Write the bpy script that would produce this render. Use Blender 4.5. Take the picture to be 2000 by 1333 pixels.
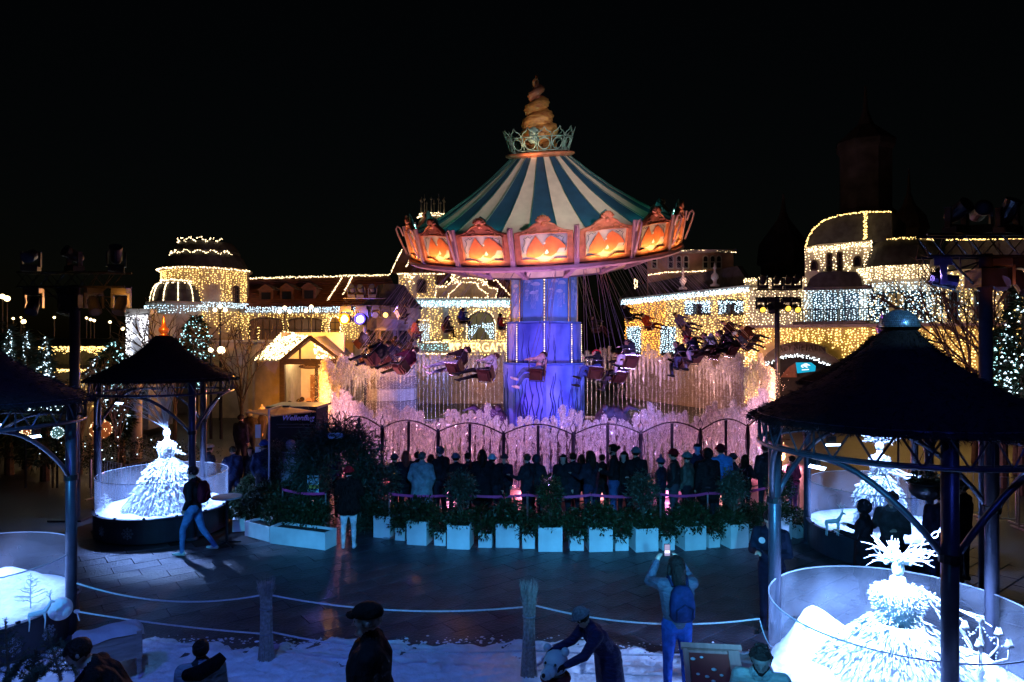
import bpy, bmesh, math, random
import numpy as np
from mathutils import Vector, Matrix, Quaternion
PI = math.pi
random.seed(7)
RNG = np.random.default_rng(11)
SC = bpy.context.scene
COL = SC.collection
for o_ in list(bpy.data.objects):
    bpy.data.objects.remove(o_)

# ---------------------------------------------------------------- camera, sky, lights, exposure
EYE, F, CX, CY = 4.3, 1333.3, 1000.0, 667.0
cam_d = bpy.data.cameras.new('camera')
cam_d.sensor_width = 36.0
cam_d.lens = 24.0
cam_d.clip_start = 0.1
cam_d.clip_end = 800.0
cam = bpy.data.objects.new('camera', cam_d)
cam.location = (0, 0, EYE)
cam.rotation_euler = (PI / 2, 0, 0)
COL.objects.link(cam)
SC.camera = cam

world = bpy.data.worlds.new('World')
SC.world = world
world.use_nodes = True
wn = world.node_tree
bg = wn.nodes['Background']
sky = wn.nodes.new('ShaderNodeTexSky')
sky.sky_type = 'NISHITA'
sky.sun_disc = False
sky.sun_elevation = math.radians(6.0)
sky.sun_rotation = math.radians(180)
wn.links.new(sky.outputs[0], bg.inputs[0])
bg.inputs[1].default_value = 0.0005

SC.view_settings.view_transform = 'Standard'
SC.view_settings.look = 'None'
SC.view_settings.exposure = 0.0
SC.view_settings.gamma = 1.0
SC.render.engine = 'CYCLES'
try:
    SC.cycles.use_denoising = True
    SC.cycles.denoiser = 'OPENIMAGEDENOISE'
    SC.cycles.use_light_tree = True
    SC.cycles.max_bounces = 6
    SC.cycles.diffuse_bounces = 2
    SC.cycles.glossy_bounces = 2
    SC.cycles.transmission_bounces = 4
    SC.cycles.transparent_max_bounces = 24
    SC.cycles.caustics_reflective = False
    SC.cycles.caustics_refractive = False
    SC.cycles.sample_clamp_indirect = 4.0
    SC.cycles.sample_clamp_direct = 0.0
except Exception:
    pass

def lamp(kind, name, loc, power, color, target=None, size=0.1, angle=60, blend=0.5, parent=None, size_y=None, spread=None):
    d = bpy.data.lights.new(name, kind)
    d.energy = power
    d.color = color
    if kind == 'AREA':
        d.size = size
        if size_y:
            d.shape = 'RECTANGLE'; d.size_y = size_y
        if spread: d.spread = math.radians(spread)
    else:
        d.shadow_soft_size = size
    if kind == 'SPOT':
        d.spot_size = math.radians(angle)
        d.spot_blend = blend
    o = bpy.data.objects.new(name, d)
    COL.objects.link(o)
    o.location = loc
    if target is not None:
        o.rotation_euler = (Vector(target) - Vector(loc)).to_track_quat('-Z', 'Y').to_euler()
    if parent:
        o.parent = parent
        o.matrix_parent_inverse = parent.matrix_basis.inverted()
    return o

# blue theatre lamps on the eaves above the camera throw narrow beams on the planters and the snow
for lx, tx_ in ((-7.5, -5.6), (2.0, -2.6), (2.0, .2), (1.0, 1.8), (.5, 3.9), (-1.0, 6.2)):
    lamp('SPOT', 'blue_floodlight', (lx, -.8, 4.5 if tx_ > 3 else 5.9), 4300, (.070, .50, 1.0), (tx_, 14.0, .1), .10, 18.5, .9)
lamp('SPOT', 'deep_blue_floodlight', (-5, 1, 9.0), 1300, (.07, .12, 1.0), (-4.5, 12, 0.0), .25, 60, .9)
lamp('SPOT', 'deep_blue_floodlight', (4, 1, 9.0), 380, (.06, .12, 1.0), (1.5, 12, 0.0), .25, 60, .9)
lamp('SPOT', 'snow_floodlight', (-2.5, 3.5, 7.5), 620, (.10, .36, 1.0), (-2.2, 8.4, 0.0), .2, 84, .7)

# ---------------------------------------------------------------- pixel to place (2000 x 1333 frame)
def W(px, py, Y):
    return Vector(((px - CX) / F * Y, Y, EYE - (py - CY) / F * Y))
def G(px, py, z=0.0):
    Y = (EYE - z) * F / (py - CY)
    return Vector(((px - CX) / F * Y, Y, z))
def XZ(px, Y):
    return (px - CX) / F * Y

# ---------------------------------------------------------------- object helpers
def tag(o, label=None, cat=None, group=None, kind=None):
    if label: o['label'] = label
    if cat: o['category'] = cat
    if group: o['group'] = group
    if kind: o['kind'] = kind
    return o
def empty(name, loc, label=None, cat=None, group=None, rotz=0.0):
    o = bpy.data.objects.new(name, None)
    o.empty_display_size = 0.2
    COL.objects.link(o)
    o.location = loc
    o.rotation_euler = (0, 0, rotz)
    return tag(o, label, cat, group)
def copy_tree(o, parent=None):
    c = o.copy(); COL.objects.link(c)
    if parent is not None: c.parent = parent
    for ch in list(o.children):
        copy_tree(ch, c)
    return c
def link_mesh(name, me, parent=None, loc=None):
    o = bpy.data.objects.new(name, me)
    COL.objects.link(o)
    if parent is not None: o.parent = parent
    if loc is not None: o.location = loc
    return o

def frame_from(d, up=Vector((0, 0, 1))):
    d = Vector(d).normalized()
    if abs(d.dot(up)) > 0.98: up = Vector((0, 1, 0))
    x = up.cross(d).normalized()
    y = d.cross(x).normalized()
    return x, y, d

class MB:
    """collects shapes into one mesh; coordinates are local to the thing's base"""
    def __init__(s):
        s.v = []; s.f = []; s.m = []
    def add(s, vs, fs, mi=0):
        b = len(s.v)
        s.v.extend([tuple(p) for p in vs])
        s.f.extend([tuple(b + i for i in f) for f in fs])
        s.m.extend([mi] * len(fs))
        return s
    def box(s, c, d, rz=0.0, mi=0, M=None):
        x, y, z = d[0] / 2, d[1] / 2, d[2] / 2
        P = [Vector((i * x, j * y, k * z)) for i in (-1, 1) for j in (-1, 1) for k in (-1, 1)]
        if M is None: M = Matrix.Rotation(rz, 3, 'Z')
        c = Vector(c)
        P = [M @ p + c for p in P]
        return s.add(P, [(0, 1, 3, 2), (4, 6, 7, 5), (0, 4, 5, 1), (2, 3, 7, 6), (0, 2, 6, 4), (1, 5, 7, 3)], mi)
    def bar(s, a, b, w, h, mi=0, up=Vector((0, 0, 1))):
        a, b = Vector(a), Vector(b)
        x, y, d = frame_from(b - a, up)
        P = []
        for p in (a, b):
            for i, j in ((-1, -1), (1, -1), (1, 1), (-1, 1)):
                P.append(p + x * (i * w / 2) + y * (j * h / 2))
        return s.add(P, [(3, 2, 1, 0), (4, 5, 6, 7), (0, 1, 5, 4), (1, 2, 6, 5), (2, 3, 7, 6), (3, 0, 4, 7)], mi)
    def tube(s, pts, r, n=8, mi=0, cap=True, closed=False):
        pts = [Vector(p) for p in pts]
        k = len(pts)
        if not hasattr(r, '__len__'): r = [r] * k
        b = []
        ref = None
        for i, p in enumerate(pts):
            if closed: d = pts[(i + 1) % k] - pts[i - 1]
            else: d = pts[min(i + 1, k - 1)] - pts[max(i - 1, 0)]
            if d.length < 1e-9: d = Vector((0, 0, 1))
            d.normalize()
            if ref is None:
                x, y, _ = frame_from(d)
            else:
                x = ref - d * ref.dot(d)
                if x.length < 1e-6: x, y, _ = frame_from(d)
                x.normalize(); y = d.cross(x)
            ref = x
            for j in range(n):
                a = 2 * PI * j / n
                b.append(p + (x * math.cos(a) + y * math.sin(a)) * r[i])
        fs = []
        for i in range(k if closed else k - 1):
            i2 = (i + 1) % k
            for j in range(n):
                j2 = (j + 1) % n
                fs.append((i * n + j, i * n + j2, i2 * n + j2, i2 * n + j))
        if cap and not closed:
            fs.append(tuple(range(n - 1, -1, -1)))
            fs.append(tuple((k - 1) * n + j for j in range(n)))
        return s.add(b, fs, mi)
    def cyl(s, a, b, r, r2=None, n=12, mi=0):
        return s.tube([a, b], [r, r if r2 is None else r2], n, mi)
    def lathe(s, prof, n=24, c=(0, 0, 0), a0=0.0, a1=2 * PI, mi=0, M=None, cap=False):
        c = Vector(c)
        full = abs(a1 - a0 - 2 * PI) < 1e-6
        m = n if full else n + 1
        P = []
        for r, z in prof:
            for j in range(m):
                a = a0 + (a1 - a0) * j / n
                p = Vector((r * math.sin(a), -r * math.cos(a), z))
                if M is not None: p = M @ p
                P.append(p + c)
        fs = []
        for i in range(len(prof) - 1):
            for j in range(n):
                j2 = (j + 1) % m
                fs.append((i * m + j, i * m + j2, (i + 1) * m + j2, (i + 1) * m + j))
        if cap and full:
            fs.append(tuple(range(m - 1, -1, -1)))
            fs.append(tuple((len(prof) - 1) * m + j for j in range(m)))
        return s.add(P, fs, mi)
    def prism(s, poly, depth, mi=0):
        """poly: list of 3-D points on a plane; depth: vector to extrude along"""
        n = len(poly); d = Vector(depth)
        P = [Vector(p) for p in poly] + [Vector(p) + d for p in poly]
        fs = [tuple(range(n)), tuple(range(2 * n - 1, n - 1, -1))]
        for i in range(n):
            j = (i + 1) % n
            fs.append((i, i + n, j + n, j))
        return s.add(P, fs, mi)
    def sphere(s, c, r, n=12, m=8, sc=(1, 1, 1), mi=0, M=None, zmin=-1.0):
        c = Vector(c)
        prof = []
        t0 = math.asin(max(-1, zmin))
        P = []
        for i in range(m + 1):
            t = t0 + (PI / 2 - t0) * i / m
            for j in range(n):
                a = 2 * PI * j / n
                p = Vector((r * math.cos(t) * math.cos(a) * sc[0], r * math.cos(t) * math.sin(a) * sc[1], r * math.sin(t) * sc[2]))
                if M is not None: p = M @ p
                P.append(p + c)
        fs = []
        for i in range(m):
            for j in range(n):
                j2 = (j + 1) % n
                fs.append((i * n + j, i * n + j2, (i + 1) * n + j2, (i + 1) * n + j))
        return s.add(P, fs, mi)
    def raw(s, V, Fc, mi=0):
        b = len(s.v)
        s.v.extend(map(tuple, V)); s.f.extend([tuple(int(i) + b for i in f) for f in Fc]); s.m.extend([mi] * len(Fc))
        return s
    def mesh(s, name, mats, smooth=False, fix=True):
        me = bpy.data.meshes.new(name)
        me.from_pydata(s.v, [], s.f)
        if not isinstance(mats, (list, tuple)): mats = [mats]
        for m in mats: me.materials.append(m)
        if len(mats) > 1: me.polygons.foreach_set('material_index', s.m)
        if fix and len(s.f) < 30000:
            bm = bmesh.new(); bm.from_mesh(me)
            bmesh.ops.recalc_face_normals(bm, faces=bm.faces)
            bm.to_mesh(me); bm.free()
        if smooth: me.polygons.foreach_set('use_smooth', [True] * len(me.polygons))
        me.update()
        return me
    def build(s, name, mats, parent=None, loc=None, smooth=False, fix=True, org=None):
        if org is not None:
            o = Vector(org)
            s.v = [(p[0] - o.x, p[1] - o.y, p[2] - o.z) for p in s.v]
            if parent is None and loc is None: loc = o
        return link_mesh(name, s.mesh(name, mats, smooth, fix), parent, loc)

def blades(P, D, L, Wd, N=None):
    """many pointed leaves: P centres, D directions, L lengths, Wd widths -> verts, faces (one quad each)"""
    n = len(P)
    D = D / (np.linalg.norm(D, axis=1, keepdims=True) + 1e-9)
    R = RNG.normal(size=(n, 3)) if N is None else N
    S = np.cross(D, R); S /= (np.linalg.norm(S, axis=1, keepdims=True) + 1e-9)
    U = np.cross(S, D)
    L = np.asarray(L).reshape(-1, 1) * np.ones((n, 1)); Wd = np.asarray(Wd).reshape(-1, 1) * np.ones((n, 1))
    a = P
    b = P + D * L * 0.45 + S * Wd * 0.5 + U * L * 0.08
    c = P + D * L
    d = P + D * L * 0.45 - S * Wd * 0.5 + U * L * 0.08
    V = np.stack([a, b, c, d], 1).reshape(-1, 3)
    Fc = np.arange(n * 4).reshape(n, 4)
    return V, Fc
def fast_mesh(name, V, Fc, mats, smooth=False, mi=None):
    me = bpy.data.meshes.new(name)
    V = np.asarray(V, dtype=np.float32); Fc = np.asarray(Fc, dtype=np.int32)
    nf, k = Fc.shape
    me.vertices.add(len(V)); me.vertices.foreach_set('co', V.ravel())
    me.loops.add(nf * k); me.loops.foreach_set('vertex_index', Fc.ravel())
    me.polygons.add(nf)
    me.polygons.foreach_set('loop_start', np.arange(0, nf * k, k, dtype=np.int32))
    try: me.polygons.foreach_set('loop_total', np.full(nf, k, dtype=np.int32))
    except Exception: pass
    if not isinstance(mats, (list, tuple)): mats = [mats]
    for m in mats: me.materials.append(m)
    if mi is not None: me.polygons.foreach_set('material_index', np.asarray(mi, dtype=np.int32))
    me.update(calc_edges=True); me.validate()
    if smooth: me.polygons.foreach_set('use_smooth', [True] * nf)
    return me

# ---------------------------------------------------------------- materials
MATS = {}
def nd(t, kind, **kw):
    n = t.nodes.new(kind)
    for k, v in kw.items(): setattr(n, k, v)
    return n
def mat(name, col, rough=0.6, metal=0.0, var=0.25, scale=6.0, bump=0.0, bscale=None, emit=None, es=0.0, spec=None, stretch=None, trans=0.0, coat=0.0, col2=None, sheen=0.0):
    if name in MATS: return MATS[name]
    m = bpy.data.materials.new(name); m.use_nodes = True
    t = m.node_tree; p = t.nodes['Principled BSDF']
    c = (*col, 1.0)
    p.inputs['Roughness'].default_value = rough
    p.inputs['Metallic'].default_value = metal
    if spec is not None: p.inputs['Specular IOR Level'].default_value = spec
    if trans: p.inputs['Transmission Weight'].default_value = trans
    if coat: p.inputs['Coat Weight'].default_value = coat
    if sheen: p.inputs['Sheen Weight'].default_value = sheen
    tc = nd(t, 'ShaderNodeTexCoord'); mp = nd(t, 'ShaderNodeMapping')
    t.links.new(tc.outputs['Object'], mp.inputs[0])
    if stretch: mp.inputs['Scale'].default_value = stretch
    ns = nd(t, 'ShaderNodeTexNoise'); ns.inputs['Scale'].default_value = scale; ns.inputs['Detail'].default_value = 5
    t.links.new(mp.outputs[0], ns.inputs['Vector'])
    if var > 0 or col2:
        r = nd(t, 'ShaderNodeValToRGB')
        lo = tuple(max(0, x * (1 - var)) for x in col); hi = col2 if col2 else tuple(min(1, x * (1 + var)) for x in col)
        r.color_ramp.elements[0].position = 0.32; r.color_ramp.elements[1].position = 0.68
        r.color_ramp.elements[0].color = (*lo, 1); r.color_ramp.elements[1].color = (*hi, 1)
        t.links.new(ns.outputs['Fac'], r.inputs[0]); t.links.new(r.outputs[0], p.inputs['Base Color'])
    else: p.inputs['Base Color'].default_value = c
    if bump:
        nb = nd(t, 'ShaderNodeTexNoise'); nb.inputs['Scale'].default_value = bscale or scale * 4; nb.inputs['Detail'].default_value = 4
        t.links.new(mp.outputs[0], nb.inputs['Vector'])
        b = nd(t, 'ShaderNodeBump'); b.inputs['Strength'].default_value = bump; b.inputs['Distance'].default_value = 0.05
        t.links.new(nb.outputs['Fac'], b.inputs['Height']); t.links.new(b.outputs[0], p.inputs['Normal'])
    if emit:
        p.inputs['Emission Color'].default_value = (*emit, 1); p.inputs['Emission Strength'].default_value = es
    MATS[name] = m
    return m
def emis(name, col, s, sampling='AUTO'):
    if name in MATS: return MATS[name]
    m = bpy.data.materials.new(name); m.use_nodes = True
    t = m.node_tree; t.nodes.clear()
    e = nd(t, 'ShaderNodeEmission'); o = nd(t, 'ShaderNodeOutputMaterial')
    e.inputs[0].default_value = (*col, 1); e.inputs[1].default_value = s
    t.links.new(e.outputs[0], o.inputs[0])
    try: m.cycles.emission_sampling = sampling
    except Exception: pass
    MATS[name] = m
    return m
def glass(name, tint=(0.9, 0.95, 1.0), dust_haze=0.06, dcol=(0.8, 0.8, 0.85), scale=1.5, stretch=None, gloss=0.05, transl=0.0):
    """thin clear sheet: see-through, a veil of dust and painted haze, faint reflection"""
    if name in MATS: return MATS[name]
    m = bpy.data.materials.new(name); m.use_nodes = True
    t = m.node_tree; t.nodes.clear()
    out = nd(t, 'ShaderNodeOutputMaterial'); tr = nd(t, 'ShaderNodeBsdfTransparent'); tr.inputs[0].default_value = (*tint, 1)
    df = nd(t, 'ShaderNodeBsdfDiffuse'); df.inputs[0].default_value = (*dcol, 1)
    tl = nd(t, 'ShaderNodeBsdfTranslucent'); tl.inputs[0].default_value = (*dcol, 1)
    md = nd(t, 'ShaderNodeMixShader'); md.inputs[0].default_value = transl
    t.links.new(df.outputs[0], md.inputs[1]); t.links.new(tl.outputs[0], md.inputs[2])
    gl = nd(t, 'ShaderNodeBsdfGlossy'); gl.inputs['Roughness'].default_value = 0.05
    tc = nd(t, 'ShaderNodeTexCoord'); mp = nd(t, 'ShaderNodeMapping')
    if stretch: mp.inputs['Scale'].default_value = stretch
    ns = nd(t, 'ShaderNodeTexNoise'); ns.inputs['Scale'].default_value = scale; ns.inputs['Detail'].default_value = 6
    t.links.new(tc.outputs['Object'], mp.inputs[0]); t.links.new(mp.outputs[0], ns.inputs['Vector'])
    mr = nd(t, 'ShaderNodeMapRange'); mr.inputs[1].default_value = 0.3; mr.inputs[2].default_value = 0.7
    mr.inputs[3].default_value = dust_haze * 0.3; mr.inputs[4].default_value = dust_haze * 1.7
    t.links.new(ns.outputs['Fac'], mr.inputs[0])
    m1 = nd(t, 'ShaderNodeMixShader'); t.links.new(mr.outputs[0], m1.inputs[0])
    t.links.new(tr.outputs[0], m1.inputs[1]); t.links.new(md.outputs[0], m1.inputs[2])
    m2 = nd(t, 'ShaderNodeMixShader'); m2.inputs[0].default_value = gloss
    t.links.new(m1.outputs[0], m2.inputs[1]); t.links.new(gl.outputs[0], m2.inputs[2])
    t.links.new(m2.outputs[0], out.inputs[0])
    MATS[name] = m
    return m

BLACKM = mat('black_metal', (0.025, 0.025, 0.03), 0.35, 0.6, 0.3, 8, 0.05)
IRON = mat('dark_iron', (0.04, 0.035, 0.045), 0.45, 0.5, 0.3, 10, 0.1)
STEEL = mat('brushed_steel', (0.45, 0.45, 0.48), 0.3, 0.9, 0.15, 20)
GREYP = mat('blue_grey_pole_paint', (0.06, 0.065, 0.10), 0.34, 0.4, 0.2, 9, 0.04)
WHITEP = mat('white_paint', (0.75, 0.75, 0.75), 0.5, 0, 0.08, 5, 0.05)
CREAM = mat('cream_paint', (0.62, 0.50, 0.36), 0.5, 0, 0.15, 4, 0.05)
SNOW = mat('snow', (0.82, 0.84, 0.88), 0.75, 0, 0.10, 7, 0.9, 9)
FROST = mat('frosted_white', (0.85, 0.87, 0.9), 0.6, 0, 0.08, 20, 0.3)
WALLM = mat('pale_render_wall', (0.42, 0.38, 0.32), 0.85, 0, 0.2, 2.5, 0.2, 12)
WALL2 = mat('warm_render_wall', (0.46, 0.37, 0.26), 0.85, 0, 0.22, 2.0, 0.2, 12)
SLATE = mat('dark_slate_roof', (0.035, 0.035, 0.04), 0.7, 0, 0.5, 3, 0.3, 14)
TILER = mat('red_brown_roof_tile', (0.16, 0.055, 0.03), 0.7, 0, 0.4, 3, 0.3, 10)
STONE = mat('pale_stone_trim', (0.38, 0.35, 0.31), 0.8, 0, 0.2, 4, 0.2)
DGLASS = mat('dark_window_glass', (0.02, 0.02, 0.025), 0.08, 0, 0.2, 2)
WGLASS = mat('warm_lit_window_glass', (0.10, 0.07, 0.03), 0.2, 0, 0.2, 2, emit=(1.0, 0.62, 0.25), es=0.18)
WOODD = mat('dark_wood', (0.05, 0.03, 0.02), 0.6, 0, 0.4, 5, 0.2, stretch=(1, 1, 8))
LEAF = mat('laurel_leaf', (0.016, 0.034, 0.013), 0.42, 0, 0.5, 9, 0.0, spec=.3)
LEAF2 = mat('olive_leaf', (0.028, 0.042, 0.028), 0.5, 0, 0.4, 9, 0.0)
FIR = mat('fir_needles', (0.018, 0.05, 0.03), 0.55, 0, 0.5, 7, 0.0)
BARK = mat('bark', (0.09, 0.065, 0.045), 0.85, 0, 0.35, 8, 0.4)
WARM = emis('warm_led', (1.0, 0.64, 0.19), 4.2)
WARMW = emis('warm_white_led', (1.0, 0.74, 0.40), 4.6)
COOL = emis('cool_led', (0.62, 0.86, 1.0), 3.6)
TEALB = emis('teal_white_led', (0.45, 0.95, 1.0), 3.0)
AMBER = emis('amber_led', (1.0, 0.42, 0.06), 4.0)

OCT_V = np.array([(1, 0, 0), (-1, 0, 0), (0, 1, 0), (0, -1, 0), (0, 0, 1), (0, 0, -1)], dtype=np.float32)
OCT_F = np.array([(0, 2, 4), (2, 1, 4), (1, 3, 4), (3, 0, 4), (2, 0, 5), (1, 2, 5), (3, 1, 5), (0, 3, 5)])
TET_V = np.array([(1, 1, 1), (-1, -1, 1), (-1, 1, -1), (1, -1, -1)], dtype=np.float32) * 0.62
TET_F = np.array([(0, 2, 1), (0, 1, 3), (0, 3, 2), (1, 2, 3)])
def bulbs(name, pts, r, m, parent=None, octa=False, loc=None, label=None, cat=None, jitter=0.42):
    pts = np.asarray([tuple(p) for p in pts], dtype=np.float32)
    if len(pts) == 0: return None
    if parent is not None: pts = pts - np.array(parent.location, dtype=np.float32)
    bv, bf = (OCT_V, OCT_F) if octa else (TET_V, TET_F)
    n = len(pts); k = len(bv)
    rr = r * (1 + RNG.uniform(-jitter, jitter, size=(n, 1, 1)))
    V = (pts[:, None, :] + bv[None] * rr).reshape(-1, 3)
    Fc = (bf[None] + (np.arange(n) * k)[:, None, None]).reshape(-1, 3)
    o = link_mesh(name, fast_mesh(name, V, Fc, m), parent, loc)
    o['kind'] = 'stuff'
    if label: o['label'] = label
    return o
def line_pts(a, b, step, wob=0.03, sag=0.0):
    a, b = Vector(a), Vector(b)
    n = max(2, int((b - a).length / step))
    out = []
    for i in range(n):
        t = (i + random.random() * 0.8) / n
        p = a.lerp(b, t)
        out.append((p.x + random.uniform(-wob, wob), p.y + random.uniform(-wob, wob), p.z + random.uniform(-wob, wob) - sag * 4 * t * (1 - t)))
    return out
def poly_pts(P, step, wob=0.03):
    out = []
    for a, b in zip(P[:-1], P[1:]): out += line_pts(a, b, step, wob)
    return out

class Facade:
    """a vertical wall plane, given by its left and right edges as (pixel column, depth)"""
    def __init__(s, pl, yl, pr, yr):
        s.A = Vector(((pl - CX) / F * yl, yl, 0)); s.B = Vector(((pr - CX) / F * yr, yr, 0))
        d = s.B - s.A; s.d = d.normalized(); s.len = d.length
        s.n = Vector((s.d.y, -s.d.x, 0))
        if s.n.y > 0: s.n = -s.n
    def pt(s, px, py, off=0.0):
        A = s.A + s.n * off
        k = (px - CX) / F
        # point on plane with x = k*y
        # (A + t d).x = k (A + t d).y
        t = (k * A.y - A.x) / (s.d.x - k * s.d.y)
        p = A + s.d * t
        return Vector((p.x, p.y, EYE - (py - CY) / F * p.y))
    def curtain(s, px0, px1, pyt, pyb, dx, dz, off=0.06, dens=1.0, ragged=0.0, tops=None, bots=None):
        """hanging strings: columns dx apart, bulbs dz apart; top/bottom rows in pixels (numbers or functions)"""
        out = []
        a, b = s.pt(px0, 600, off), s.pt(px1, 600, off)
        n = max(1, int((b - a).length / dx))
        for i in range(n + 1):
            t = (i + random.uniform(-.25, .25)) / max(1, n)
            p = a.lerp(b, min(1, max(0, t)))
            px = p.x / p.y * F + CX
            yt = pyt(px) if callable(pyt) else pyt
            yb = pyb(px) if callable(pyb) else pyb
            zt = EYE - (yt - CY) / F * p.y; zb = EYE - (yb - CY) / F * p.y
            zb2 = zb + random.random() * ragged * (zt - zb)
            z = zt - random.random() * dz
            while z > zb2:
                if random.random() < dens:
                    out.append((p.x + random.uniform(-.4, .4) * dx, p.y + random.uniform(-.02, .02), z))
                z -= dz * random.uniform(0.7, 1.3)
        return out
def avoid(pts, rects):
    """drop bulbs that fall inside pixel rectangles (the window openings)"""
    out = []
    for p in pts:
        px = p[0] / p[1] * F + CX; py = CY + (EYE - p[2]) / p[1] * F
        if not any(a < px < c and b < py < d for a, b, c, d in rects): out.append(p)
    return out
def text_mesh(name, body, size, m, depth=0.01, shear=0.0, bold=0.0):
    cu = bpy.data.curves.new(name, 'FONT'); cu.body = body; cu.size = size; cu.extrude = depth
    cu.align_x = 'CENTER'; cu.align_y = 'CENTER'; cu.shear = shear; cu.offset = bold; cu.resolution_u = 3
    o = bpy.data.objects.new(name, cu); COL.objects.link(o)
    dg = bpy.context.evaluated_depsgraph_get()
    me = bpy.data.meshes.new_from_object(o.evaluated_get(dg))
    bpy.data.objects.remove(o); bpy.data.curves.remove(cu)
    me.materials.clear(); me.materials.append(m); me.name = name
    return me
# ---------------------------------------------------------------- people
CLOTH = {}
def cloth(col, rough=0.8, kind='cloth'):
    k = (tuple(round(c, 3) for c in col), kind)
    if k not in CLOTH:
        nm = 'fabric_%d' % len(CLOTH); col = tuple(c * (.62 if max(col) < .2 and kind != 'skin' else 1) for c in col)
        if kind == 'puffer':
            CLOTH[k] = mat('quilted_' + nm, col, 0.55, 0, 0.2, 10, 0.75, 9, stretch=(1, 1, 3.6), spec=.2)
        elif kind == 'fur':
            CLOTH[k] = mat('furry_' + nm, col, 0.9, 0, 0.7, 16, 1.0, 30, stretch=(3, 3, 0.6), spec=.08)
        elif kind == 'skin':
            CLOTH[k] = mat('skin_' + nm, col, 0.5, 0, 0.1, 10, 0.05)
        elif kind == 'hair':
            CLOTH[k] = mat('hair_' + nm, col, 0.6, 0, 0.5, 30, 0.6, 40, spec=.15)
        elif kind == 'knit':
            CLOTH[k] = mat('knit_' + nm, col, 0.9, 0, 0.3, 40, 0.8, 60, spec=.08)
        else:
            CLOTH[k] = mat('woven_' + nm, col, rough, 0, 0.35, 9, 0.8, 11, spec=.10)
    return CLOTH[k]

def rcone(a, ra, b, rb, n=10):
    """capsule with two radii"""
    a, b = Vector(a), Vector(b)
    x, y, d = frame_from(b - a if (b - a).length > 1e-6 else Vector((0, 0, 1)))
    P = []; rings = []
    for t in (-80, -45, -10): rings.append((a + d * (ra * math.sin(math.radians(t))), ra * math.cos(math.radians(t))))
    for t in (10, 45, 80): rings.append((b + d * (rb * math.sin(math.radians(t))), rb * math.cos(math.radians(t))))
    for c, r in rings:
        for j in range(n):
            q = 2 * PI * j / n
            P.append(c + (x * math.cos(q) + y * math.sin(q)) * r)
    k = len(rings)
    fs = [tuple(range(n - 1, -1, -1)), tuple((k - 1) * n + j for j in range(n))]
    for i in range(k - 1):
        for j in range(n):
            j2 = (j + 1) % n
            fs.append((i * n + j, i * n + j2, (i + 1) * n + j2, (i + 1) * n + j))
    return P, fs

def rotx(v, a):
    c, s = math.cos(a), math.sin(a)
    return Vector((v[0], v[1] * c - v[2] * s, v[1] * s + v[2] * c))
def V3(*a): return Vector(a)

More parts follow.
